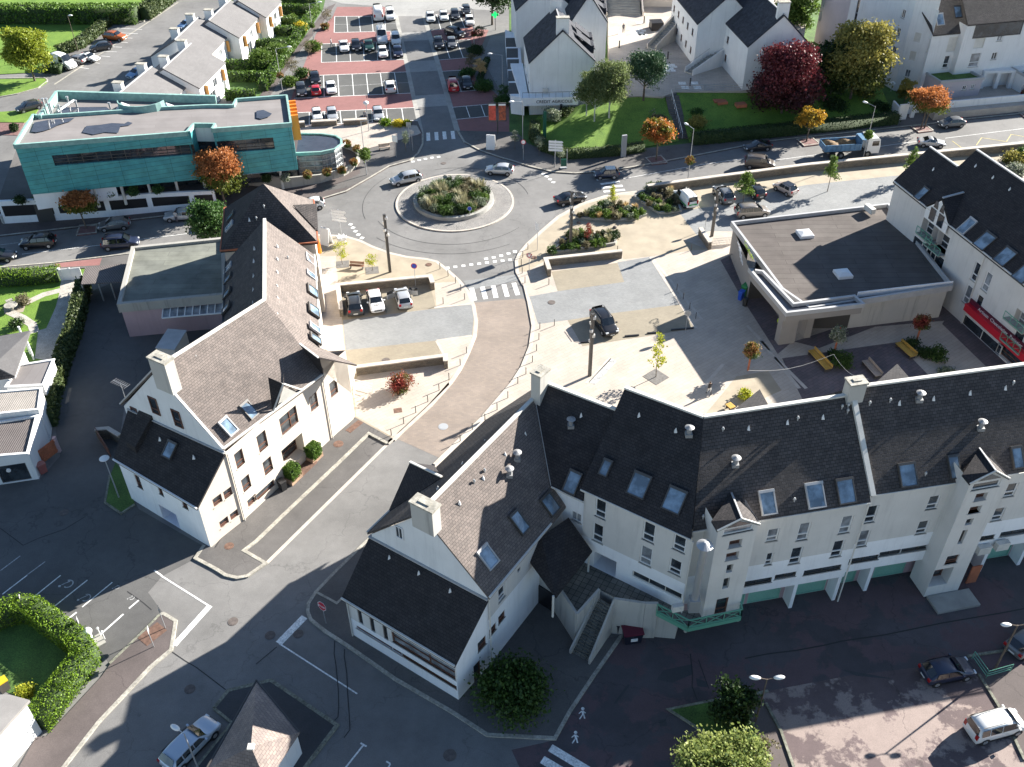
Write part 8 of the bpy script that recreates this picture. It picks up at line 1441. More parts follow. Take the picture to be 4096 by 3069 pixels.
for x, y, r, h, lf, c, rr, l in ((1120, 1070, .9, .9, 'hedge_bright', 1, 0, 'bright green shrub at the left of the yellow flower bed'), (1230, 1075, .9, .8, 'yellow', 1, 0, 'yellow flowering shrub by the car park corner'), (1300, 1070, .8, .7, 'yellowish', 1, 0, 'yellow-green shrub at the right end of the flower bed'), (500, 430, 1.5, 1.6, 'mid', 1, 0, 'leafy bush in the bed beside the white saloon'), (400, 650, 1.4, 1.4, 'green', 1, 0, 'green bush beside the black parked car'), (290, 720, 1.4, 1.3, 'mid', 1, 0, 'bush left of the dark grey estate'), (600, 235, .9, .8, 'flowers', 1, 0, 'orange shrub at the foot of the bare tree'), (390, 265, 1.2, 1.8, 'yellow', 1, 0, 'yellow bush in the back gardens'), (335, 230, 1.0, 2.8, 'mid', 1, 0, 'slim green conifer in the back gardens'), (50, 560, 2.2, 2.6, 'mid', 1, 0, 'large bush in the lower back gardens'), (180, 500, 2.2, 2.4, 'mid', 1, 0, 'leafy bush behind the footpath lamp'), (130, 420, 1.6, 1.8, 'green', 1, 0, 'dark bush above the leafy one in the back gardens'),
        (1900, 440, 1.6, .9, 'dark', 1, 0, 'dark shrub bed beside the shaded bays'), (1970, 760, 1.8, 1.2, 'shade', 1, 0, 'shrub mass beside the black hatchback'), (1830, 640, 1.4, 1.0, 'shade', 1, 0, 'shrubs at the top of the disabled bay'), (2120, 890, 1.4, 1.2, 'shade', 1, 0, 'shrub behind the advertising panel'), (340, 1030, 1.5, 1.7, 'silvery', 2, 0, 'pale feathery grass clump by the bank corner'), (470, 990, 1.2, 1.3, 'hedge_dull', 2, 0, 'clipped bush before the bank wall'), (1270, 1080, 1.6, 1.4, 'brownish', 2, 0, 'brown bush behind the orange maple'), (1200, 1020, 1.0, 1.4, 'whiteflowers', 2, 0, 'white flowering bush near the lawn steps'), (1600, 1080, 1.5, 1.3, 'olive', 2, 0, 'olive bush right of the lawn steps'), (1590, 1010, 1.3, 1.4, 'shade', 2, 0, 'dark bush by the upper right of the steps'), (1240, 880, 1.4, 2.4, 'pine', 2, 0, 'low pine branch bush beside the pine trunk'), (1930, 880, .8, 1.6, 'yellowish', 2, 0, 'slim pale shrub on the right lawn'), (1480, 1020, .6, .8, 'whiteflowers', 2, 0, 'small white flowering plant by the handrail'),
        (800, 870, 2.0, 2.2, 'dark', 3, 0, 'dark undergrowth under the big golden tree'), (560, 960, 2.2, 2.0, 'dark', 3, 0, 'dark undergrowth right of the copper beech'), (960, 960, 1.6, 1.4, 'dark', 3, 0, 'dark bush left of the gate piers'), (2110, 1400, 1.6, 1.5, 'olive', 3, 0, 'clipped bronze bush behind the dark roof at the right edge'), (2140, 1490, 1.5, 1.1, 'whiteflowers', 3, 0, 'pale flowering shrub at the right edge'), (2200, 1380, 1.5, 1.8, 'green', 3, 0, 'green bush at the right edge above the pale shrub'),
        (630, 1480, 1.2, 1.4, 'green', 3, 1, 'large leafy shrub beside the yellow bench of the patio'), (1450, 1430, 1.1, 1.4, 'green', 3, 1, 'leafy shrub right of the timber bench of the patio'), (1230, 1330, 1.0, .9, 'dark', 3, 1, 'dark low plants left of the flower post'), (1340, 1400, .9, .8, 'dark', 3, 1, 'dark low plants in the patio bed'), (560, 1420, .8, .8, 'dark', 3, 1, 'dark low plants at the foot of the white flower post'), (1540, 1580, 1.0, .7, 'silvery', 3, 1, 'low planting at the lower end of the patio bed'), (2010, 110, .8, .9, 'yellowish', 2, 2, 'small green shrub with a white kerb near the walking person'),
        (205, 950, .9, 1.0, 'brownish', 0, 1, 'brown shrub beside the stone garden bench'), (150, 1160, .9, .9, 'dark', 0, 1, 'dark shrub in the lower garden lawn'), (125, 1115, .7, 1.1, 'dark', 0, 0, 'round clipped ball bush by the left pavement'), (1960, 550, .8, 1.0, 'green', 0, 0, 'garden shrub at the terraced house corner'), (220, 1020, .8, .9, 'yellowish', 0, 3, 'spiky yucca beside the bungalow'), (120, 160, 1.1, 1.6, 'dark', 1, 0, 'dark rounded bush between the back hedges'), (225, 170, 1.0, 1.0, 'silvery', 1, 0, 'pale rounded bush between the back hedges')):
    shrub(l, k(c, rr, x, y+12), r, h, lf, dens=2.2, size=.2 if rr == 0 else .15, zb=.1 if not (c == 2 and rr == 0) else .8)
for i, (x, y) in enumerate(((180, 80), (355, 60), (960, 15), (1150, 5), (1370, -10), (700, 20), (545, 40))): shrub('planted trough overhanging the top of the white retaining wall', k(0, 1, x, y+15), .8, .9, 'shade' if i else 'dark', name='wall_planting', group='plants on the retaining wall', zb=3.2, dens=2.5)
for x, y, lf, l in ((90, 1545, 'dark', 'dark'), (255, 1540, 'whiteflowers', 'white'), (445, 1515, 'flowers', 'red and orange'), (615, 1495, 'flowers', 'pale pink')): shrub(l+' flower ball on the concrete wall below the library', k(1, 0, x, y+18), .62, .9, lf, name='flower_planter', zb=1.6, dens=5, cat='flowers')
for x, y, l in ((745, 1470, 'lowest'), (850, 1400, 'second'), (870, 1285, 'third'), (785, 1240, 'topmost')): shrub(l+' flower ball along the curved wall of the glass hall', k(1, 0, x, y+25), .6, .9, 'flowers', name='flower_planter', zb=.9, dens=5, cat='flowers')
def post_thing(name, label, cat, b, group=None, zb=.0):
    p = b if isinstance(b, Vector) else P(*b, zb); return thing(name, label, cat, (p.x, p.y, zb), 0, group), Vector((p.x, p.y, zb))
def one(name, label, cat, m, mat, group=None, b=None):
    o = m.build(name, [X[q] for q in mat] if isinstance(mat, (list, tuple)) else X[mat], None, origin=b or Vector((0, 0, 0))); 
    if b is not None: o.location = b
    return tag(o, label, cat, group)
BM = MB(); BM.tube((0, 0, 0), (0, 0, .82), .045, .045, 10); BM.lathe((0, 0, .82), [(.05, 0), (.05, .04), (.03, .06), (.001, .065)], 10); bproto = None
BL = [(1, 1, ((1590, 668), (1660, 730), (1725, 790), (1770, 855), (1803, 932), (1618, 968), (1820, 1395), (1765, 1500), (1668, 1623)), 'slim grey bollard on the rim of the western plaza'), (1, 2, ((1582, 60), (1485, 158), (1381, 252), (1277, 347), (1170, 450)), 'slim grey bollard on the rim of the western plaza'),
      (2, 1, ((137, 498), (93, 567), (80, 635), (88, 705), (112, 787), (318, 803), (910, 520), (365, 1158), (240, 1185), (232, 1277), (212, 1375), (176, 1473), (120, 1575), (50, 1657)), 'slim grey bollard along the kerb of the eastern plaza'), (1, 2, ((2176, 125), (2083, 228), (1978, 320), (1870, 400), (1765, 500)), 'slim grey bollard along the kerb of the eastern plaza'),
      (2, 1, ((1423, 850), (1478, 928), (1533, 1013), (1586, 1097), (1547, 507)), 'slim grey bollard between parking bays and shop forecourt')]
ORDN = 'first second third fourth fifth sixth seventh eighth ninth tenth eleventh twelfth thirteenth fourteenth fifteenth sixteenth seventeenth eighteenth nineteenth twentieth'.split(); CN = {}
for c, r, pts, lb in BL:
    g_ = lb.replace('slim grey bollard', 'grey bollards'); pts = sorted(pts, key=lambda a: a[1])
    if 'eastern' in lb and c == 1: pts = pts
    for x, y in pts:
        CN[g_] = CN.get(g_, 0)+1; lb_ = lb.replace('slim', ORDN[CN[g_]-1]+' slim')+', counted from the roundabout'
        q = K(c, r, x, y, .1)
        if bproto is None: bproto = one('bollard', lb_, 'bollard', BM, 'dgrey', g_); o = bproto
        else: o = bproto.copy(); COL.objects.link(o); tag(o, lb_, 'bollard', g_)
        o.location = q
for c, r, x, y, l in ((1, 1, 1158, 695, 'between bench and roundabout kerb'), (2, 1, 670, 1590, 'beside the black people carrier'), (2, 1, 1725, 385, 'beside the short stone wall near the supermarket'), (2, 1, 503, 490, 'rising from the triangular planting bed')):
    t, q = post_thing('light_column', 'tall dark square light column with stacked spotlights '+l, 'lamp post', KD(c, r, x, y), 'tall dark light columns', .1)
    H_ = 8.0 if x != 1725 else 6.6; m = MB(); m.box((q.x, q.y, .1+H_/2), (.3, .3, H_), .4); m.build('pole', X['dgrey'], t)
    for i in range(5):
        m = MB(); a = i*2.1; m.box((q.x+.16*math.cos(a), q.y+.16*math.sin(a), H_-.4-i*.75), (.34, .3, .32), a); m.build('spotlight', X['offwhite' if i % 2 else 'steel'], t)
def lamp(label, base, h, arms, style='oval', mat='steel', zb=0, r=.07):
    t, q = post_thing('street_lamp', label, 'street lamp', base, None, zb); m = MB(); m.tube(q, q+Z*h, r, r*.6, 8); m.build('pole', X[mat], t)
    for ang, ln in arms:
        d = Vector((math.cos(ang), math.sin(ang), .12)); e = q+Z*h+d*ln; m = MB()
        if ln > .1: m.tube(q+Z*(h-.05), e, .035, .035, 6); m.build('arm', X[mat], t)
        m = MB()
        if style == 'disc': m.lathe(e, [(.01, .12), (.4, .08), (.45, .03), (.1, -.05), (.01, -.3)], 16)
        elif style == 'globe': m.lathe(e, [(.01, .3), (.35, .25), (.45, .05), (.12, -.35), (.01, -.4)], 14)
        else:
            u = Vector((d.x, d.y, 0)).normalized(); s_ = Vector((-u.y, u.x, 0)); c = e+u*.3; vs = [c+u*.42*math.cos(a)+s_*.2*math.sin(a) for a in [i*math.pi/6 for i in range(12)]]; m.add([v+Z*.02 for v in vs]+[c+(v-c)*.6+Z*.13 for v in vs]+[c+(v-c)*.8-Z*.06 for v in vs], [tuple(range(12, 24))]+[(i, (i+1) % 12, 12+(i+1) % 12, 12+i) for i in range(12)]+[(24+i, 24+(i+1) % 12, (i+1) % 12, i) for i in range(12)]+[tuple(range(35, 23, -1))])
        m.build('lamp_head', X['white'], t, True)
    return t, q
lamp('slender grey lamp post with white head over the pale blue estate car', (433, 1672), 5.2, [(2.6, .5)], 'oval'); lamp('lamp post with flat disc head on the small green strip in shade', KD(0, 2, 1030, 990), 5.0, [(0, 0)], 'disc'); lamp('brown lamp post with two white heads beside the dark upright bush', KD(2, 3, 2105, 1262), 5.3, [(math.pi-.1, .55), (.1, .55)], 'oval', 'bark'); lamp('brown lamp post with two white heads near the right edge', KD(3, 3, 1955, 822), 5.6, [(math.pi, .6), (0, .6)], 'oval', 'bark', r=.09)
lamp('grey lamp post with curved arm at the library forecourt', KD(1, 0, 957, 1518), 8.2, [(.1, 1.9)], 'oval'); lamp('lamp post with round globe head behind the low stone wall', KD(1, 0, 976, 1138), 4.6, [(0, 0)], 'globe'); lamp('lamp post at the upper end of the red footpath', KD(1, 0, 502, 362), 7.0, [(.1, 1.7)]); lamp('lamp post at the lower end of the red footpath', KD(1, 0, 232, 806), 7.5, [(.1, 1.9)]); lamp('lamp post over the cobbled path', KD(1, 0, 2130, 780), 6.0, [(math.pi, 1.7)]); lamp('lamp post at the dark bays on the right of the far car park', KD(1, 0, 1886, 440), 7.5, [(math.pi, 1.8)])
lamp('lamp post at the shaded bank corner', KD(2, 0, 92, 1290), 7.5, [(math.pi+.3, 1.4)]); t, q = lamp('tall grey lamp post beside the road crossing, with a flower ball', KD(2, 0, 1515, 1586), 8.2, [(2.2, 1.2)]); t2, q2 = lamp('tall grey lamp post standing in front of the tipper lorry', KD(3, 0, 820, 1370), 8.0, [(2.4, 1.3)]); lamp('thin brown lamp post leaning over the diagonal hedge', KD(0, 0, 675, 445), 6.5, [(0, .2)], 'oval', 'bark'); lamp('grey lamp post before the library seen above the green street tree', KD(0, 1, 1805, 90), 6.5, [(0, .1)], 'globe'); lamp('small garden lamp with white ball by the golden tree', KD(3, 0, 1060, 790), 1.3, [(0, 0)], 'globe', zb=.6)
for p_, z_, l, lf in ((q, 3.0, 'flower ball on the lamp post by the road crossing', 'flowers'), (q2, 3.2, 'green flower ball on the lamp post before the lorry', 'mid')): shrub(l, None, .6, 1.1, lf, name='flower_ball', loc=p_+Z*z_, dens=5, cat='flowers')
for x, y, l, lf, sz in ((235, 690, 'flower ball on the lower footpath lamp', 'flowers', .5), (490, 255, 'flower ball on the upper footpath lamp', 'mid', .5), (1880, 325, 'dark flower ball on the lamp post by the shaded bays', 'red', .5), (940, 1350, 'large flower ball on the library forecourt lamp', 'mid', .85)):
    qq = {235: P(*KD(1, 0, 232, 806)), 490: P(*KD(1, 0, 502, 362)), 1880: P(*KD(1, 0, 1886, 440)), 940: P(*KD(1, 0, 957, 1518))}[x]; shrub(l, None, sz, sz*1.7, lf, name='flower_ball', loc=qq+Z*2.7, dens=5, cat='flowers')
for c, r, x, y, l, lf, zz in ((2, 1, 2038, 1545, 'wooden post with big red and green flower ball in the sun', 'flowers', .1), (3, 1, 567, 1405, 'wooden post with white flower ball on the patio', 'whiteflowers', .1), (3, 1, 1278, 1300, 'wooden post with dark flower ball in front of the shop', 'red', .1)):
    q = K(c, r, x, y, .1); m = MB(); m.tube(q, q+Z*3.6, .11, .09, 10); one('flower_post', l.replace('with', 'carrying'), 'post', m, 'timber_red', 'wooden flower posts', q); shrub('flower ball: '+l.split('with ')[1].replace('flower ball ', 'ball ')+' on its post', None, .85, 1.5, lf, name='flower_ball', loc=q+Z*2.0, dens=5, cat='flowers')
q0, q1, q2_ = K(2, 1, 2038, 1545, 3.7), K(3, 1, 567, 1405, 3.7), K(3, 1, 870, 1620, 5.5)
for a, c, l in ((q0, q1, 'pale cable strung between the two nearer flower posts'), (q1, q2_, 'pale cable from the white flower post to the roof')): m = MB(); [m.tube(a.lerp(c, i/8)-Z*.8*math.sin(math.pi*i/8), a.lerp(c, (i+1)/8)-Z*.8*math.sin(math.pi*(i+1)/8), .014, .014, 5) for i in range(8)]; one('cable', l, 'cable', m, 'offwhite')
# stone walls
def swall(label, uvs, h=.95, w=.42, z0=.1):
    e = Bld('stone_wall', label, 'wall', tuple(P(*uvs[0]))[:2]); wline(e, uvs, h, w, 'stone_wall', 'coping', z0); return e
swall('rubble stone wall with pale coping round the three parked cars', L(1, 1, 742, 1080, 715, 865, 1510, 790, 1530, 850)); swall('rubble stone wall behind the red bush, closing the small car park', L(1, 1, 870, 1580, 1640, 1480, 1643, 1530), .95); swall('angled rubble stone wall beside the give-way sign', L(2, 1, 322, 735, 290, 640, 945, 570)); swall('short rubble stone wall near the supermarket railing', L(2, 1, 1705, 500, 1620, 372)); swall('long rubble stone retaining wall with white coping along the main road', [(1397, 418), (1560, 396), (1740, 372), (1960, 350), (2100, 336), (2280, 318)], 1.15, .5, 0)
for x0, y0, x1, y1, l in ((375, 1100, 425, 1095, 'left end'), (482, 1092, 700, 1080, 'middle'), (758, 1082, 960, 1070, 'right end')): swall('low dark stone bench wall before the front parking row, '+l, L(1, 0, x0, y0, x1, y1), .75, .6)
swall('small flared wall with gate pillar left of the dark annex', L(0, 2, 850, 480, 960, 470, 1060, 530), 1.2, .3, 0)
# benches
def bench(label, c, r, x0, y0, x1, y1, mat='wood', backrest=True, zb=.1, w=.5, metal='dgrey'):
    a, e = K(c, r, x0, y0, zb), K(c, r, x1, y1, zb); d = (e-a).normalized(); n = Vector((-d.y, d.x, 0)); t = thing('bench', label, 'bench', tuple(a)); m = MB()
    for i in range(3): m.beam(a+n*(i-1)*w/3+Z*.45, e+n*(i-1)*w/3+Z*.45, w/3-.02, .06)
    m.build('seat', X[mat], t)
    if backrest:
        m = MB(); [m.beam(a+n*(w/2)+Z*z_, e+n*(w/2)+Z*z_, .05, .14) for z_ in (.62, .80)]; m.build('backrest', X[mat], t)
    for q in (a+d*.15, e-d*.15): m = MB(); m.beam(q-n*w/2+Z*.2, q+n*w/2+Z*.2, .06, .4); m.beam(q+n*w/2+Z*.2, q+n*w/2+Z*(.85 if backrest else .4), .05, .05); m.build('leg', X[metal], t)
X['bench_red'] = M('oiled_hardwood', (.20, .10, .06), var=.2); X['yellow_wood'] = M('larch_planks', (.50, .30, .06), var=.2); X['pale_plank'] = M('pale_planks', (.38, .30, .24), var=.2)
bench('red-brown slatted bench between the two small tree pits', 1, 1, 812, 660, 935, 668, 'bench_red'); bench('pale bench facing the zebra crossing at the library corner', 1, 0, 1062, 1300, 1160, 1288, 'pale_plank'); bench('long yellow timber bench left on the patio', 3, 1, 365, 1395, 520, 1560, 'yellow_wood', True, w=.8); bench('yellow timber bench at the top right of the patio', 3, 1, 1115, 1330, 1250, 1450, 'yellow_wood', True, w=.8); bench('pale timber bench in the middle of the patio', 3, 1, 830, 1485, 950, 1620, 'pale_plank', True, w=.8); bench('orange timber bench peeking over the roof ridge', 2, 2, 1860, 200, 1905, 240, 'yellow_wood', False, w=.7); bench('stone bench beside the round garden table', 0, 1, 60, 975, 120, 955, 'kerb', False, 0, metal='kerb')
# signs
SG = {'blue': (.02, .06, .40), 'sred': (.50, .01, .03), 'signgreen': (.01, .10, .065), 'panelgrey': (.35, .36, .37), 'brightgreen': (.05, .9, .25)}
for k_, c_ in SG.items(): X[k_] = plain(k_, c_, .4)
X['cross_lit'] = plain('lit_cross', (.02, .9, .2), .4, emit=.3)
def face(m, c, n, pts, mi=0):
    n = n.normalized(); e = Z.cross(n).normalized(); u = n.cross(e); m.add([c+e*x+u*y for x, y in pts], [tuple(range(len(pts)))], mi)
def sign(label, base, h, shape, n, cols, w=.6, txt=None, pole='steel', zb=.1, tcol='white', th=.2):
    t, q = post_thing('road_sign', label, 'road sign', base, None, zb); n = Vector(n).normalized(); m = MB(); m.tube(q, q+Z*h, .035, .035, 8); m.build('pole', X[pole], t); c = q+Z*(h-.05)+n*.06; N = {'round': 20, 'stop': 8, 'yield': 3, 'board': 4}[shape]
    for i, (cl, k_) in enumerate(cols):
        if shape == 'board': pts = [(-w/2*k_, -th*k_-.0), (w/2*k_, -th*k_), (w/2*k_, th*k_), (-w/2*k_, th*k_)]
        else: off = math.pi/8 if shape == 'stop' else (-math.pi/2 if shape == 'yield' else 0); pts = [(w/2*k_*math.cos(off+2*math.pi*j/N), w/2*k_*math.sin(off+2*math.pi*j/N)) for j in range(N)]
        m = MB(); face(m, c+n*.006*i, n, pts); m.build('sign_plate' if i == 0 else 'sign_face', X[cl], t)
    m = MB(); face(m, c-n*.01, -n, [(x, y) for x, y in ([(w/2*math.cos(2*math.pi*j/8+math.pi/8), w/2*math.sin(2*math.pi*j/8+math.pi/8)) for j in range(8)] if shape != 'board' else [(-w/2, -th), (w/2, -th), (w/2, th), (-w/2, th)])]); m.build('sign_back', X['panelgrey'], t)
    if txt: text(txt, c+n*.02, Z.cross(n).normalized(), n, w*.24, tcol, t, 'lettering')
    return t, q, c, n
cd = (-.15, -1, .05)
sign('red octagonal stop sign on the shaded corner pavement', KD(1, 3, 605, 417), 2.3, 'stop', (-.55, -.8, .1), [('white', 1), ('sred', .9)], .95, 'STOP'); sign('round blue and red no-stopping sign in front of the stone wall', KD(1, 1, 1380, 815), 2.9, 'round', cd, [('sred', 1), ('blue', .78)], .75); sign('give-way triangle sign on the plaza kerb', KD(2, 1, 148, 710), 2.7, 'yield', cd, [('sred', 1.15), ('white', .75)], .75); sign('round sign seen from behind next to the dark shadow of the supermarket', KD(2, 1, 1497, 1215), 2.6, 'round', (.2, 1, 0), [('white', 1)], .75)
sign('round white sign beside the short stone wall', KD(2, 1, 1665, 332), 2.2, 'round', cd, [('panelgrey', 1), ('white', .8)], .7); sign('round no-lorries sign at the shaded bank corner', KD(2, 0, 98, 1384), 2.9, 'round', cd, [('sred', 1), ('white', .76)], .75); sign('give-way sign turned away beside the clipped crossing tree', KD(1, 0, 1355, 1306), 3.0, 'yield', (.1, 1, 0), [('panelgrey', 1.1)], .8); sign('dark square sign by the yellow flower bed', KD(1, 0, 1330, 1250), 3.2, 'board', (.1, 1, 0), [('dgrey', 1)], .7, th=.4); sign('round blue arrow sign on the roundabout rim', KD(1, 1, 1848, 200), 1.0, 'round', cd, [('white', 1), ('blue', .9)], .6, zb=.6)
sign('dark round sign at the back of the roundabout', KD(1, 0, 1636, 1590), 1.1, 'round', (0, 1, 0), [('dgrey', 1)], .6, zb=.6); sign('hexagonal sign back on the brown traffic island tip', KD(0, 3, 1430, 457), 2.4, 'stop', (.75, .5, 0), [('panelgrey', 1)], .85); sign('narrow sign seen edge-on on the brown traffic island', KD(0, 3, 1330, 618), 2.2, 'board', (.95, .25, 0), [('panelgrey', 1)], .5, th=.3); sign('narrow white sign before the corner of the bright hedge', KD(0, 3, 722, 515), 1.9, 'board', (.9, .4, 0), [('panelgrey', 1)], .4, th=.35); sign('white sign rising behind the bright hedge at the far left', KD(0, 3, 225, 310), 1.6, 'board', (.9, .4, 0), [('white', 1)], .4, th=.4)
sign('white blank sign beside the library pavement bench', KD(1, 0, 1213, 1360), 3.0, 'board', (-.5, -1, 0), [('white', 1)], .9, th=.5); sign('tall white silhouette sign on the plaza kerb near the bollards', KD(2, 1, 218, 505), 3.4, 'board', (-.9, -.5, 0), [('white', 1)], .9, th=.55)
def dirsign(label, base, h, rows, n, zb=.1):
    t, q = post_thing('direction_sign', label, 'road sign', base, None, zb); n = Vector(n).normalized(); m = MB(); m.tube(q, q+Z*h, .07, .07, 8); m.build('pole', X['steel'], t)
    for i, (w, s, tx) in enumerate(rows):
        c = q+Z*(h-.25-i*.42)+n*.09; m = MB(); face(m, c, n, [(-w/2, -.17), (w/2, -.17), (w/2+.2*s, 0), (w/2, .17), (-w/2, .17), (-w/2-.2*(s < 0), 0)]); pl = m.build('arrow_board', X['white'], t); m = MB(); face(m, c-n*.01, -n, [(-w/2, -.17), (w/2, -.17), (w/2, .17), (-w/2, .17)]); m.build('board_back', X['panelgrey'], t)
dirsign('stack of white arrow boards before the clipped hedge', KD(2, 0, 370, 1445), 4.2, [(1.9, 1, ''), (1.9, 1, ''), (1.9, 1, ''), (1.9, 1, '')], cd); dirsign('stack of grey-backed arrow boards left of the plaza post', KD(1, 1, 738, 385), 3.9, [(1.9, 1, ''), (1.9, -1, ''), (1.9, 1, ''), (1.9, 1, '')], (-.3, -1, 0))
def aboard(label, c, r, x, y, w=1.2, h=2.0, ang=.3):
    q = K(c, r, x, y, .1); d = Vector((math.cos(ang), math.sin(ang), 0)); n = Vector((-d.y, d.x, 0)); m = MB(); m.beam(q-n*.02+Z*h/2-n*0, q+d*.01+Z*h/2, .01, .01)
    for s in (1, -1): a = q+n*s*.45; m.add([a-d*w/2, a+d*w/2, q+d*w/2+n*s*.06+Z*h, q-d*w/2+n*s*.06+Z*h]+[v+n*s*.05 for v in (a-d*w/2, a+d*w/2, q+d*w/2+n*s*.06+Z*h, q-d*w/2+n*s*.06+Z*h)], [(0, 1, 2, 3), (7, 6, 5, 4), (3, 2, 6, 7), (0, 3, 7, 4), (1, 5, 6, 2)])
    one('advertising_board', label, 'board', m, 'white', None, q)
aboard('white folding board on the shaded corner by the zebra crossing', 1, 0, 2030, 1285, 1.3, 2.2, -.2); aboard('white folding board behind the slate pavilion', 1, 1, 612, 450, 1.3, 2.3, -.5)
t, q = post_thing('poster_stand', 'two-sided advertising display with red posters on a forked post', 'billboard', KD(1, 0, 2088, 1162)); m = MB(); m.tube(q, q+Z*2.4, .1, .1, 8); m.build('pole', X['dgrey'], t)
for s, mt in ((-1, 'poster_a'), (1, 'poster_b')):
    X[mt] = M(mt, (.55, .09, .06) if s < 0 else (.12, .05, .04), var=.3, scale=3, col2=None if s < 0 else (.5, .12, .05)); m = MB(); a = q+Vector((s*.15, 0, 0)); e = q+Vector((s*1.35, -.1-.5*s*s, 0)); m.beam(a.lerp(e, .5)+Z*2.3, a.lerp(e, .5)+Z*5.2, 1.25, .16, 0, Vector((0, 1, 0))); p_ = m.build('frame', X['dgrey'], t); m = MB(); c = a.lerp(e, .5)+Z*3.75; m.box(c-Vector((0, .12, 0)), (1.05, .04, 2.5)); m.build('poster', X[mt], p_); m = MB(); m.box(c-Vector((0, .13, -1.2)), (1.05, .04, .25)); m.build('header', X['white'], p_)
t, q = post_thing('pharmacy_cross', 'bright green lit pharmacy cross on a post by the dark tree', 'sign', KD(1, 0, 2068, 262)); m = MB(); m.tube(q, q+Z*2.6, .06, .06, 6); m.build('pole', X['dgrey'], t); m = MB(); m.box(q+Z*2.9, (1.3, .2, .4)); m.box(q+Z*2.9, (.45, .204, 1.1)); m.build('cross', X['cross_lit'], t)
m = MB(); q = K(2, 0, 960, 1355, .1); m.box(q+Z*1.7, (.75, .3, 3.4), .3); one('totem', 'tall grey-green slab totem on the pavement before the hedge', 'sign', m, 'panelgrey', None, q); m = MB(); q = K(2, 0, 280, 1222, .1); m.box(q+Z*2.4, (.45, .3, 4.8), .3); one('bank_totem', 'tall dark green bank totem at the hedge corner', 'sign', m, 'signgreen', None, q)
t, q = post_thing('notice_board', 'small green notice board with crest standing on the far pavement', 'sign', KD(2, 0, 445, 1455), None, .1); m = MB(); m.box(q+Z*.9, (.8, .12, 1.1), .1); m.build('panel', X['signgreen'], t); m = MB(); m.box(q+Z*.1, (1.0, .5, .08), .1); m.tube(q+Vector((.45, 0, 0)), q+Vector((.45, 0, 3)), .04, .04, 6); m.build('frame', X['panelgrey'], t)
q = K(1, 1, 745, 455, .1); m = MB(); [m.beam(q+Vector((math.cos(a)*.6, math.sin(a)*.6, .3)), q+Vector((math.cos(a+1.3)*.7, math.sin(a+1.3)*.7, 1.2)), .07, .07) for a in [i*.9 for i in range(7)]]; m.box(q+Z*.9, (1.0, .7, .5), .4); one('white_sculpture', 'white skeletal bicycle-like decoration at the foot of the arrow boards', 'decoration', m, 'white', None, q)
# planters, bins, container, charging post
for c, r, x, y, l in ((1, 2, 505, 650, 'right of the office entrance'), (1, 2, 325, 830, 'left of the office entrance')):
    q = K(c, r, x, y, .12); m = MB(); m.box(q+Z*.28, (1.5, 1.0, .56), math.atan2(ad.y, ad.x)); one('planter', 'brick trough planter '+l, 'planter', m, 'brick_trough', 'brick planters', q) if 'brick_trough' in X else None
    if 'brick_trough' not in X: X['brick_trough'] = brickmat('brick_trough', (.42, .26, .16), (.36, .22, .14), (.3, .26, .22), .3, .12, .012); one('planter', 'brick trough planter '+l, 'planter', m, 'brick_trough', 'brick planters', q)
    co = MB(); co.box(q+Z*1.15, (1.1, .95, 1.2), math.atan2(ad.y, ad.x)); C_ = rng.normal(size=(2600, 3)); C_ /= np.abs(C_).max(1)[:, None]; C_ *= np.array([.62, .56, .68]); rz_ = math.atan2(ad.y, ad.x); xy = C_[:, :2]@np.array([[math.cos(rz_), math.sin(rz_)], [-math.sin(rz_), math.cos(rz_)]]); C_ = np.column_stack([xy, C_[:, 2]])+np.array([q.x, q.y, 1.25]); o = bpy.data.objects.new('box_bush', leaf_mesh('box_bush', C_, .12, [LM['hedge'], X['hedge_core']], co)); link(o); tag(o, 'clipped cube bush in the planter '+l, 'shrub', 'clipped entrance bushes')
def bin_(label, c, r, x, y, s, col, lid, name='wheelie_bin', rz=.8):
    q = K(c, r, x, y, .1); t = thing(name, label, 'bin', tuple(q)); sx, sy, sz = s; m = MB(); co, si = math.cos(rz), math.sin(rz)
    vs = [(q.x+(a*sx*k_)*co-(b_*sy*k_)*si, q.y+(a*sx*k_)*si+(b_*sy*k_)*co, q.z+z_) for z_, k_ in ((0, .42), (sz, .5)) for a, b_ in ((-1, -1), (1, -1), (1, 1), (-1, 1))]; m.add(vs, [(0, 1, 5, 4), (1, 2, 6, 5), (2, 3, 7, 6), (3, 0, 4, 7), (4, 5, 6, 7)]); m.build('body', mat_of(col, 'bin_%s' % (col,)), t); m = MB(); m.box(q+Z*(sz+.04), (sx*1.08, sy*1.1, .09), rz); m.beam(q+Vector((-si*sy*.5, co*sy*.5, sz+.1)), q+Vector((-si*sy*.5+co*.2, co*sy*.5+si*.2, sz+.1)), .05, .05); m.build('lid', mat_of(lid, 'lid_%s' % (lid,)), t); return t
bin_('black wheelie bin against the cream facade', 1, 2, 235, 915, (.6, .7, 1.05), (.02, .02, .022), (.02, .02, .022)); bin_('brown-red bin at the corner of the garage', 0, 2, 375, 765, (.75, .6, 1.0), (.30, .10, .09), (.32, .12, .10)); ct = bin_('dark container with burgundy lid and white notice under the terrace', 2, 3, 1035, 555, (1.5, 1.0, 1.15), (.012, .015, .03), (.12, .01, .03), 'waste_container', .15); m = MB(); q = K(2, 3, 1035, 560, .1); m.box((q.x+.1, q.y-.5, .75), (.55, .03, .35), .15); m.build('notice', X['white'], ct)
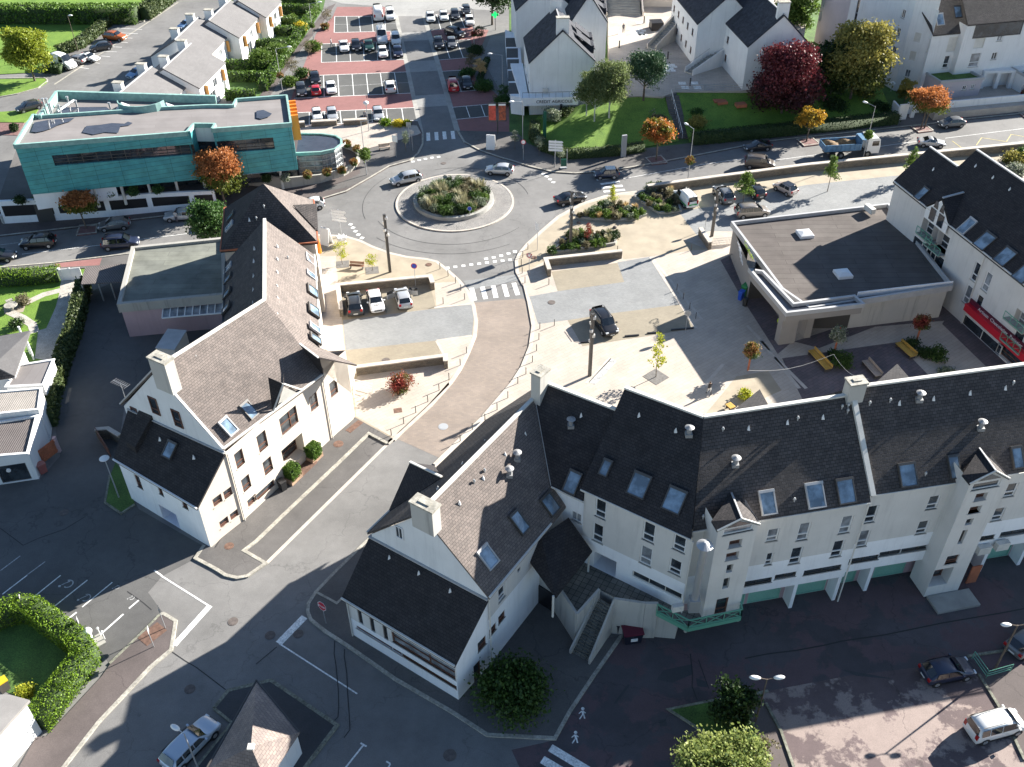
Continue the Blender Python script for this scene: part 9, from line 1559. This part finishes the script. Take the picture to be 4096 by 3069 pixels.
bin_('black refuse sack bin behind the burgundy container', 2, 3, 910, 470, (.7, .7, .9), (.01, .012, .02), (.015, .015, .03)); bin_('green crate stack outside the supermarket door', 2, 1, 2010, 890, (.9, .7, 1.3), (.02, .18, .06), (.03, .25, .08), 'crate_stack'); bin_('blue crate stack left of the green crates', 2, 1, 1975, 930, (.7, .5, 1.1), (.02, .08, .45), (.02, .10, .5), 'crate_stack'); bin_('black litter bin at the supermarket corner', 2, 1, 2010, 985, (.45, .45, .95), (.03, .03, .03), (.03, .03, .03), 'litter_bin')
bin_('yellow-lidded box in the garden at the bottom left edge', 0, 3, 45, 985, (.8, .6, 1.0), (.10, .09, .08), (.7, .45, .02)); bin_('white meter cabinet at the end of the retaining wall', 0, 1, 45, 270, (.7, .5, 1.2), (.45, .44, .42), (.5, .5, .48), 'cabinet')
t, q = post_thing('charging_station', 'white curved charging station with two white posts beside the hedge', 'charging point', KD(0, 3, 815, 590), None, .02); m = MB(); m.box(q+Z*.06, (1.5, 1.2, .12), .7); m.build('base', X['concrete'], t); m = MB(); m.box(q+Vector((-.1, 0, .75)), (.35, .3, 1.3), .7); m.lathe(q+Vector((-.1, 0, 1.4)), [(.3, 0), (.36, .15), (.28, .35), (.01, .45)], 10); m.build('pillar', X['white'], t, True)
for dx, dy in ((.3, .7), (.75, .35)): m = MB(); m.tube(q+Vector((dx, dy, .1)), q+Vector((dx, dy, 1.0)), .04, .04, 8); m.lathe(q+Vector((dx, dy, 1.0)), [(.01, .1), (.1, .05), (.1, -.03), (.03, -.05)], 10); m.build('post', X['white'], t)
# gates, railings, fences
def railing(label, pts, h=1.0, mat='steel', n=8, zb=None, name='railing', step=None):
    t = thing(name, label, name, tuple(pts[0])); m = MB()
    for a, c in zip(pts, pts[1:]):
        for k_ in ((1.0, .62, .3) if h > .8 else (1,)): m.tube(a+Z*h*k_, c+Z*h*k_, .03, .03, 6)
    m.build('rail', X[mat], t); m = MB()
    for a, c in zip(pts, pts[1:]):
        k_ = max(1, int((c-a).length/(step or 1.4)))
        for i in range(k_+1): m.tube(a.lerp(c, i/k_), a.lerp(c, i/k_)+Z*h, .03, .03, 6)
    m.build('posts', X[mat], t)
railing('long metal railing along the edge of the raised court', [K(2, 0, 1410, 792, 3.2), K(2, 0, 1990, 785, 3.2)], 1.1); railing('pale slatted railing between short stone wall and supermarket', [K(2, 1, 1730, 465, .1), K(2, 1, 1935, 445, .1)], 1.0, 'offwhite', step=.18); railing('small white railing beside the cream building steps', [K(1, 2, 850, 130, .1), K(1, 2, 860, 30, .1), K(1, 2, 1010, 70, .1)], 1.0, 'white'); railing('thin green wire fence along the gravel drive', [K(0, 1, 715, 840, 0), K(0, 1, 560, 1330, 0), K(0, 1, 500, 1500, 0)], 1.2, 'green_metal', step=.9); railing('green metal barrier at the lamp post by the dark blue hatchback', [K(3, 3, 1760, 720, .1), K(3, 3, 1880, 890, .1), K(3, 3, 2090, 830, .1)], .9, 'green_metal')
for x, y, l in ((1880, 590, 'upper'), (1920, 645, 'lower')): q = K(2, 1, x, y, .1); m = MB(); m.tube(q, q+Z*.8, .03, .03, 6); m.tube(q+Vector((.5, .1, 0)), q+Vector((.5, .1, .8)), .03, .03, 6); m.tube(q+Z*.8, q+Vector((.5, .1, .8)), .03, .03, 6); one('bicycle_stand', 'dark hoop bicycle stand by the supermarket, '+l+' one', 'bicycle stand', m, 'dgrey', None, q)
# steps in the lawn with handrail
a0, a1, b0, b1 = K(2, 0, 1400, 1200, .1), K(2, 0, 1525, 1195, .1), K(2, 0, 1325, 830, 3.15), K(2, 0, 1440, 825, 3.15); st = thing('garden_steps', 'grey garden steps climbing the lawn from the pavement to the court', 'steps', tuple(a0)); m = MB(); N = 22
for i in range(N):
    z_ = .12+3.03*(i+1)/N; p0, p1, p2, p3 = a0.lerp(b0, i/N), a1.lerp(b1, i/N), a1.lerp(b1, (i+1)/N), a0.lerp(b0, (i+1)/N)
    m.prism([p0, p1, p2, p3], max(0, z_-.6), z_)
m.build('treads', X['pave_dark'], st); c0, c1 = a0.lerp(a1, .55), b0.lerp(b1, .4); m = MB(); m.tube(c0+Z*1, c1+Z*1, .04, .04, 6); [m.tube(c0.lerp(c1, i/9), c0.lerp(c1, i/9)+Z*1, .03, .03, 6) for i in range(10)]; m.build('handrail', X['white'], st)
q = K(2, 0, 1243, 250, 3.2); m = MB(); m.box(q+Z*.7, (2.2, 2.2, 1.4), .1); one('black_cube', 'black cube-shaped vent housing standing in the court', 'vent housing', m, 'black', None, q)
for x, y in ((1140, 200), (1303, 315), (925, 415), (1345, 510), (1537, 740)): q = K(2, 0, x, y, 3.2); m = MB(); m.tube(q, q+Z*1.2, .12, .12, 8); m.tube(q+Z*1.2, q+Z*1.26, .15, .1, 8); one('court_bollard', 'stubby dark light bollard in the raised court', 'bollard', m, 'dgrey', 'light bollards in the court', q)
for x, y in ((1780, 885), (1810, 895), (1975, 915)): q = K(2, 0, x, y, 2.2); m = MB(); m.box(q+Z*.15, (1.6, 1.2, .5), .2); one('raised_bed', 'small timber raised planting box on the right lawn', 'planter', m, 'timber_red', 'timber boxes on the lawn', q)
g0, g1 = K(0, 2, 375, 700, 0), K(0, 2, 515, 590, 0); gt = thing('wooden_gate', 'orange-brown wooden gate standing open beside the garage', 'gate', tuple(g0)); d = (g1-g0).normalized(); m = MB()
for i in range(9): m.beam(g0+d*(.12+i*(g1-g0).length/9)+Z*.15, g0+d*(.12+i*(g1-g0).length/9)+Z*1.75, .2, .04, 0, Vector((-d.y, d.x, 0)))
for z_ in (.4, 1.5): m.beam(g0+Z*z_-Vector((-d.y, d.x, 0))*.05, g1+Z*z_-Vector((-d.y, d.x, 0))*.05, .05, .14)
m.beam(g0+Z*.4-Vector((-d.y, d.x, 0))*.05, g1+Z*1.5-Vector((-d.y, d.x, 0))*.05, .05, .12); m.build('boards', X['timber_red'], gt); m = MB(); m.box(g1+Z*.95, (.3, .3, 1.9)); m.build('pillar', X['pink_wall'], gt)
g0, g1 = K(0, 2, 850, 470, 0), K(0, 2, 960, 640, 0); m = MB(); m.beam(g0+Z*.8, g1+Z*.6, .06, 1.4); one('dark_gate', 'dark brown gate leaf folded beside the slated annex', 'gate', m, 'brown', None, g0); q0, q1 = K(0, 1, 540, 770, 0), K(0, 1, 720, 755, 0); m = MB(); m.beam(q0+Z*.85, q1+Z*.85, .08, 1.6); m.box(q0+Z*.9, (.25, .25, 1.8)); m.box((q0+q1)/2+Z*.87, (.14, .14, 1.7)); one('white_gate', 'white solid gate closing the gravel drive', 'gate', m, 'white', None, q0)
q = K(0, 1, 110, 1025, 0); m = MB(); m.lathe(q, [(.2, 0), (.15, .6), (.75, .7), (.75, .8), (.01, .82)], 14); one('garden_table', 'round grey stone table in the garden at the left edge', 'table', m, 'kerb', None, q)
for c, r, x, y, s, mt, l in ((0, 3, 2013, 400, .42, 'iron', 'in the sunlit road junction'), (0, 3, 1640, 985, .42, 'iron', 'in the shaded road above the pale blue car'), (1, 3, 122, 520, .42, 'iron', 'left of the stop line'), (1, 3, 365, 508, .42, 'iron', 'on the right end of the stop line'), (1, 3, 1675, 1555, .48, 'iron', 'in cracked asphalt at the bottom'), (0, 2, 553, 1117, .42, 'iron', 'in the shaded car park'), (1, 2, 1618, 373, .5, 'panelgrey', 'in the curved brick road'), (1, 1, 1122, 1457, .45, 'iron', 'in the sandy bay of the western plaza'), (2, 1, 342, 956, .45, 'iron', 'in the grey lane of the eastern plaza'), (2, 1, 187, 569, .4, 'rust', 'beside the give-way sign'), (1, 1, 1492, 630, .4, 'rust', 'on the western plaza near the bollards'), (1, 2, 712, 523, .5, 'rust', 'on the pavement before the cream building'), (2, 1, 836, 78, .35, 'rust', 'on the plaza near the road crossing'), (1, 0, 1620, 1412, .4, 'iron', 'in the road behind the roundabout'), (0, 2, 1980, 1405, .42, 'rust', 'on the pavement by the annex corner')):
    on = .12 if mt in ('rust', 'iron') and (c, r) in ((1, 1), (2, 1)) or (x, y) in ((712, 523), (1980, 1405)) else .012; q = K(c, r, x, y, on); m = MB(); m.tube(q, q+Z*.012, s, s, 20); m.tube(q, q+Z*.02, s*.75, s*.75, 20); one('manhole_cover', 'round manhole cover '+l, 'manhole cover', m, mt, None, q)
for c, r, x, y, sx, sy, rz_, l in ((1, 2, 1227, 233, .8, .7, .2, 'on the pale plaza paving'), (1, 2, 850, 372, 1.9, .7, .95, 'on the pavement at the building corner'), (0, 3, 1315, 508, 1.9, 1.3, .9, 'on the brown traffic island')): q = K(c, r, x, y, .12); m = MB(); m.box(q, (sx, sy, .03), rz_); one('access_cover', 'rectangular rusty access cover '+l, 'access cover', m, 'rust', None, q)
for c, r, x, y, s in ((1, 1, 748, 628, 1.6), (1, 1, 1003, 680, 1.6), (2, 1, 1243, 1600, 2.0)): q = K(c, r, x, y, .112); m = MB(); m.box(q, (s, s, .02), .15 if c == 1 else .7); tag(m.build('tree_pit', X['gravel_dark'] if 'gravel_dark' in X else X.setdefault('gravel_dark', M('dark_gravel', (.16, .15, .14), var=.3, scale=4, fine=.4))), kind='structure')
for c, r, pts in ((0, 1, (665, 378, 692, 298, 838, 298, 832, 360)), (2, 0, (1155, 1370, 1210, 1425, 1340, 1410, 1285, 1350)), (3, 0, (250, 1210, 310, 1265, 445, 1248, 380, 1195)), (3, 0, (1230, 1095, 1300, 1147, 1425, 1132, 1360, 1085)), (3, 0, (2165, 980, 2250, 1040, 2350, 1030, 2280, 970))): flat('tree_pit', L(c, r, *pts), 'mulch', .13, .13); o = path_mesh(MB(), W(L(c, r, *pts)), .2, 0, .16, True).build('kerb', X['kerb']); tag(o, kind='structure')
for x, y, w_ in ((648, 1300, 1.4), (1035, 1248, 1.6), (1228, 1222, 1.6), (1470, 1190, 2.6)): q = K(2, 1, x, y, .11); m = MB(); m.box(q+Z*.07, (w_, .18, .14), .12); one('wheel_stop', 'low black wheel stop at the lower edge of the sandy bays', 'wheel stop', m, 'black', 'wheel stops of the eastern bays', q)
for x, y in ((575, 272), (560, 337), (888, 313), (877, 380)): q = K(2, 1, x, y, .1); m = MB(); m.lathe(q, [(.28, 0), (.26, .14), (.15, .26), (.01, .3)], 12); one('stone_dome', 'small dark stone dome on the sandy paving between beds', 'bollard', m, 'iron', 'stone domes on the sandy paving', q)
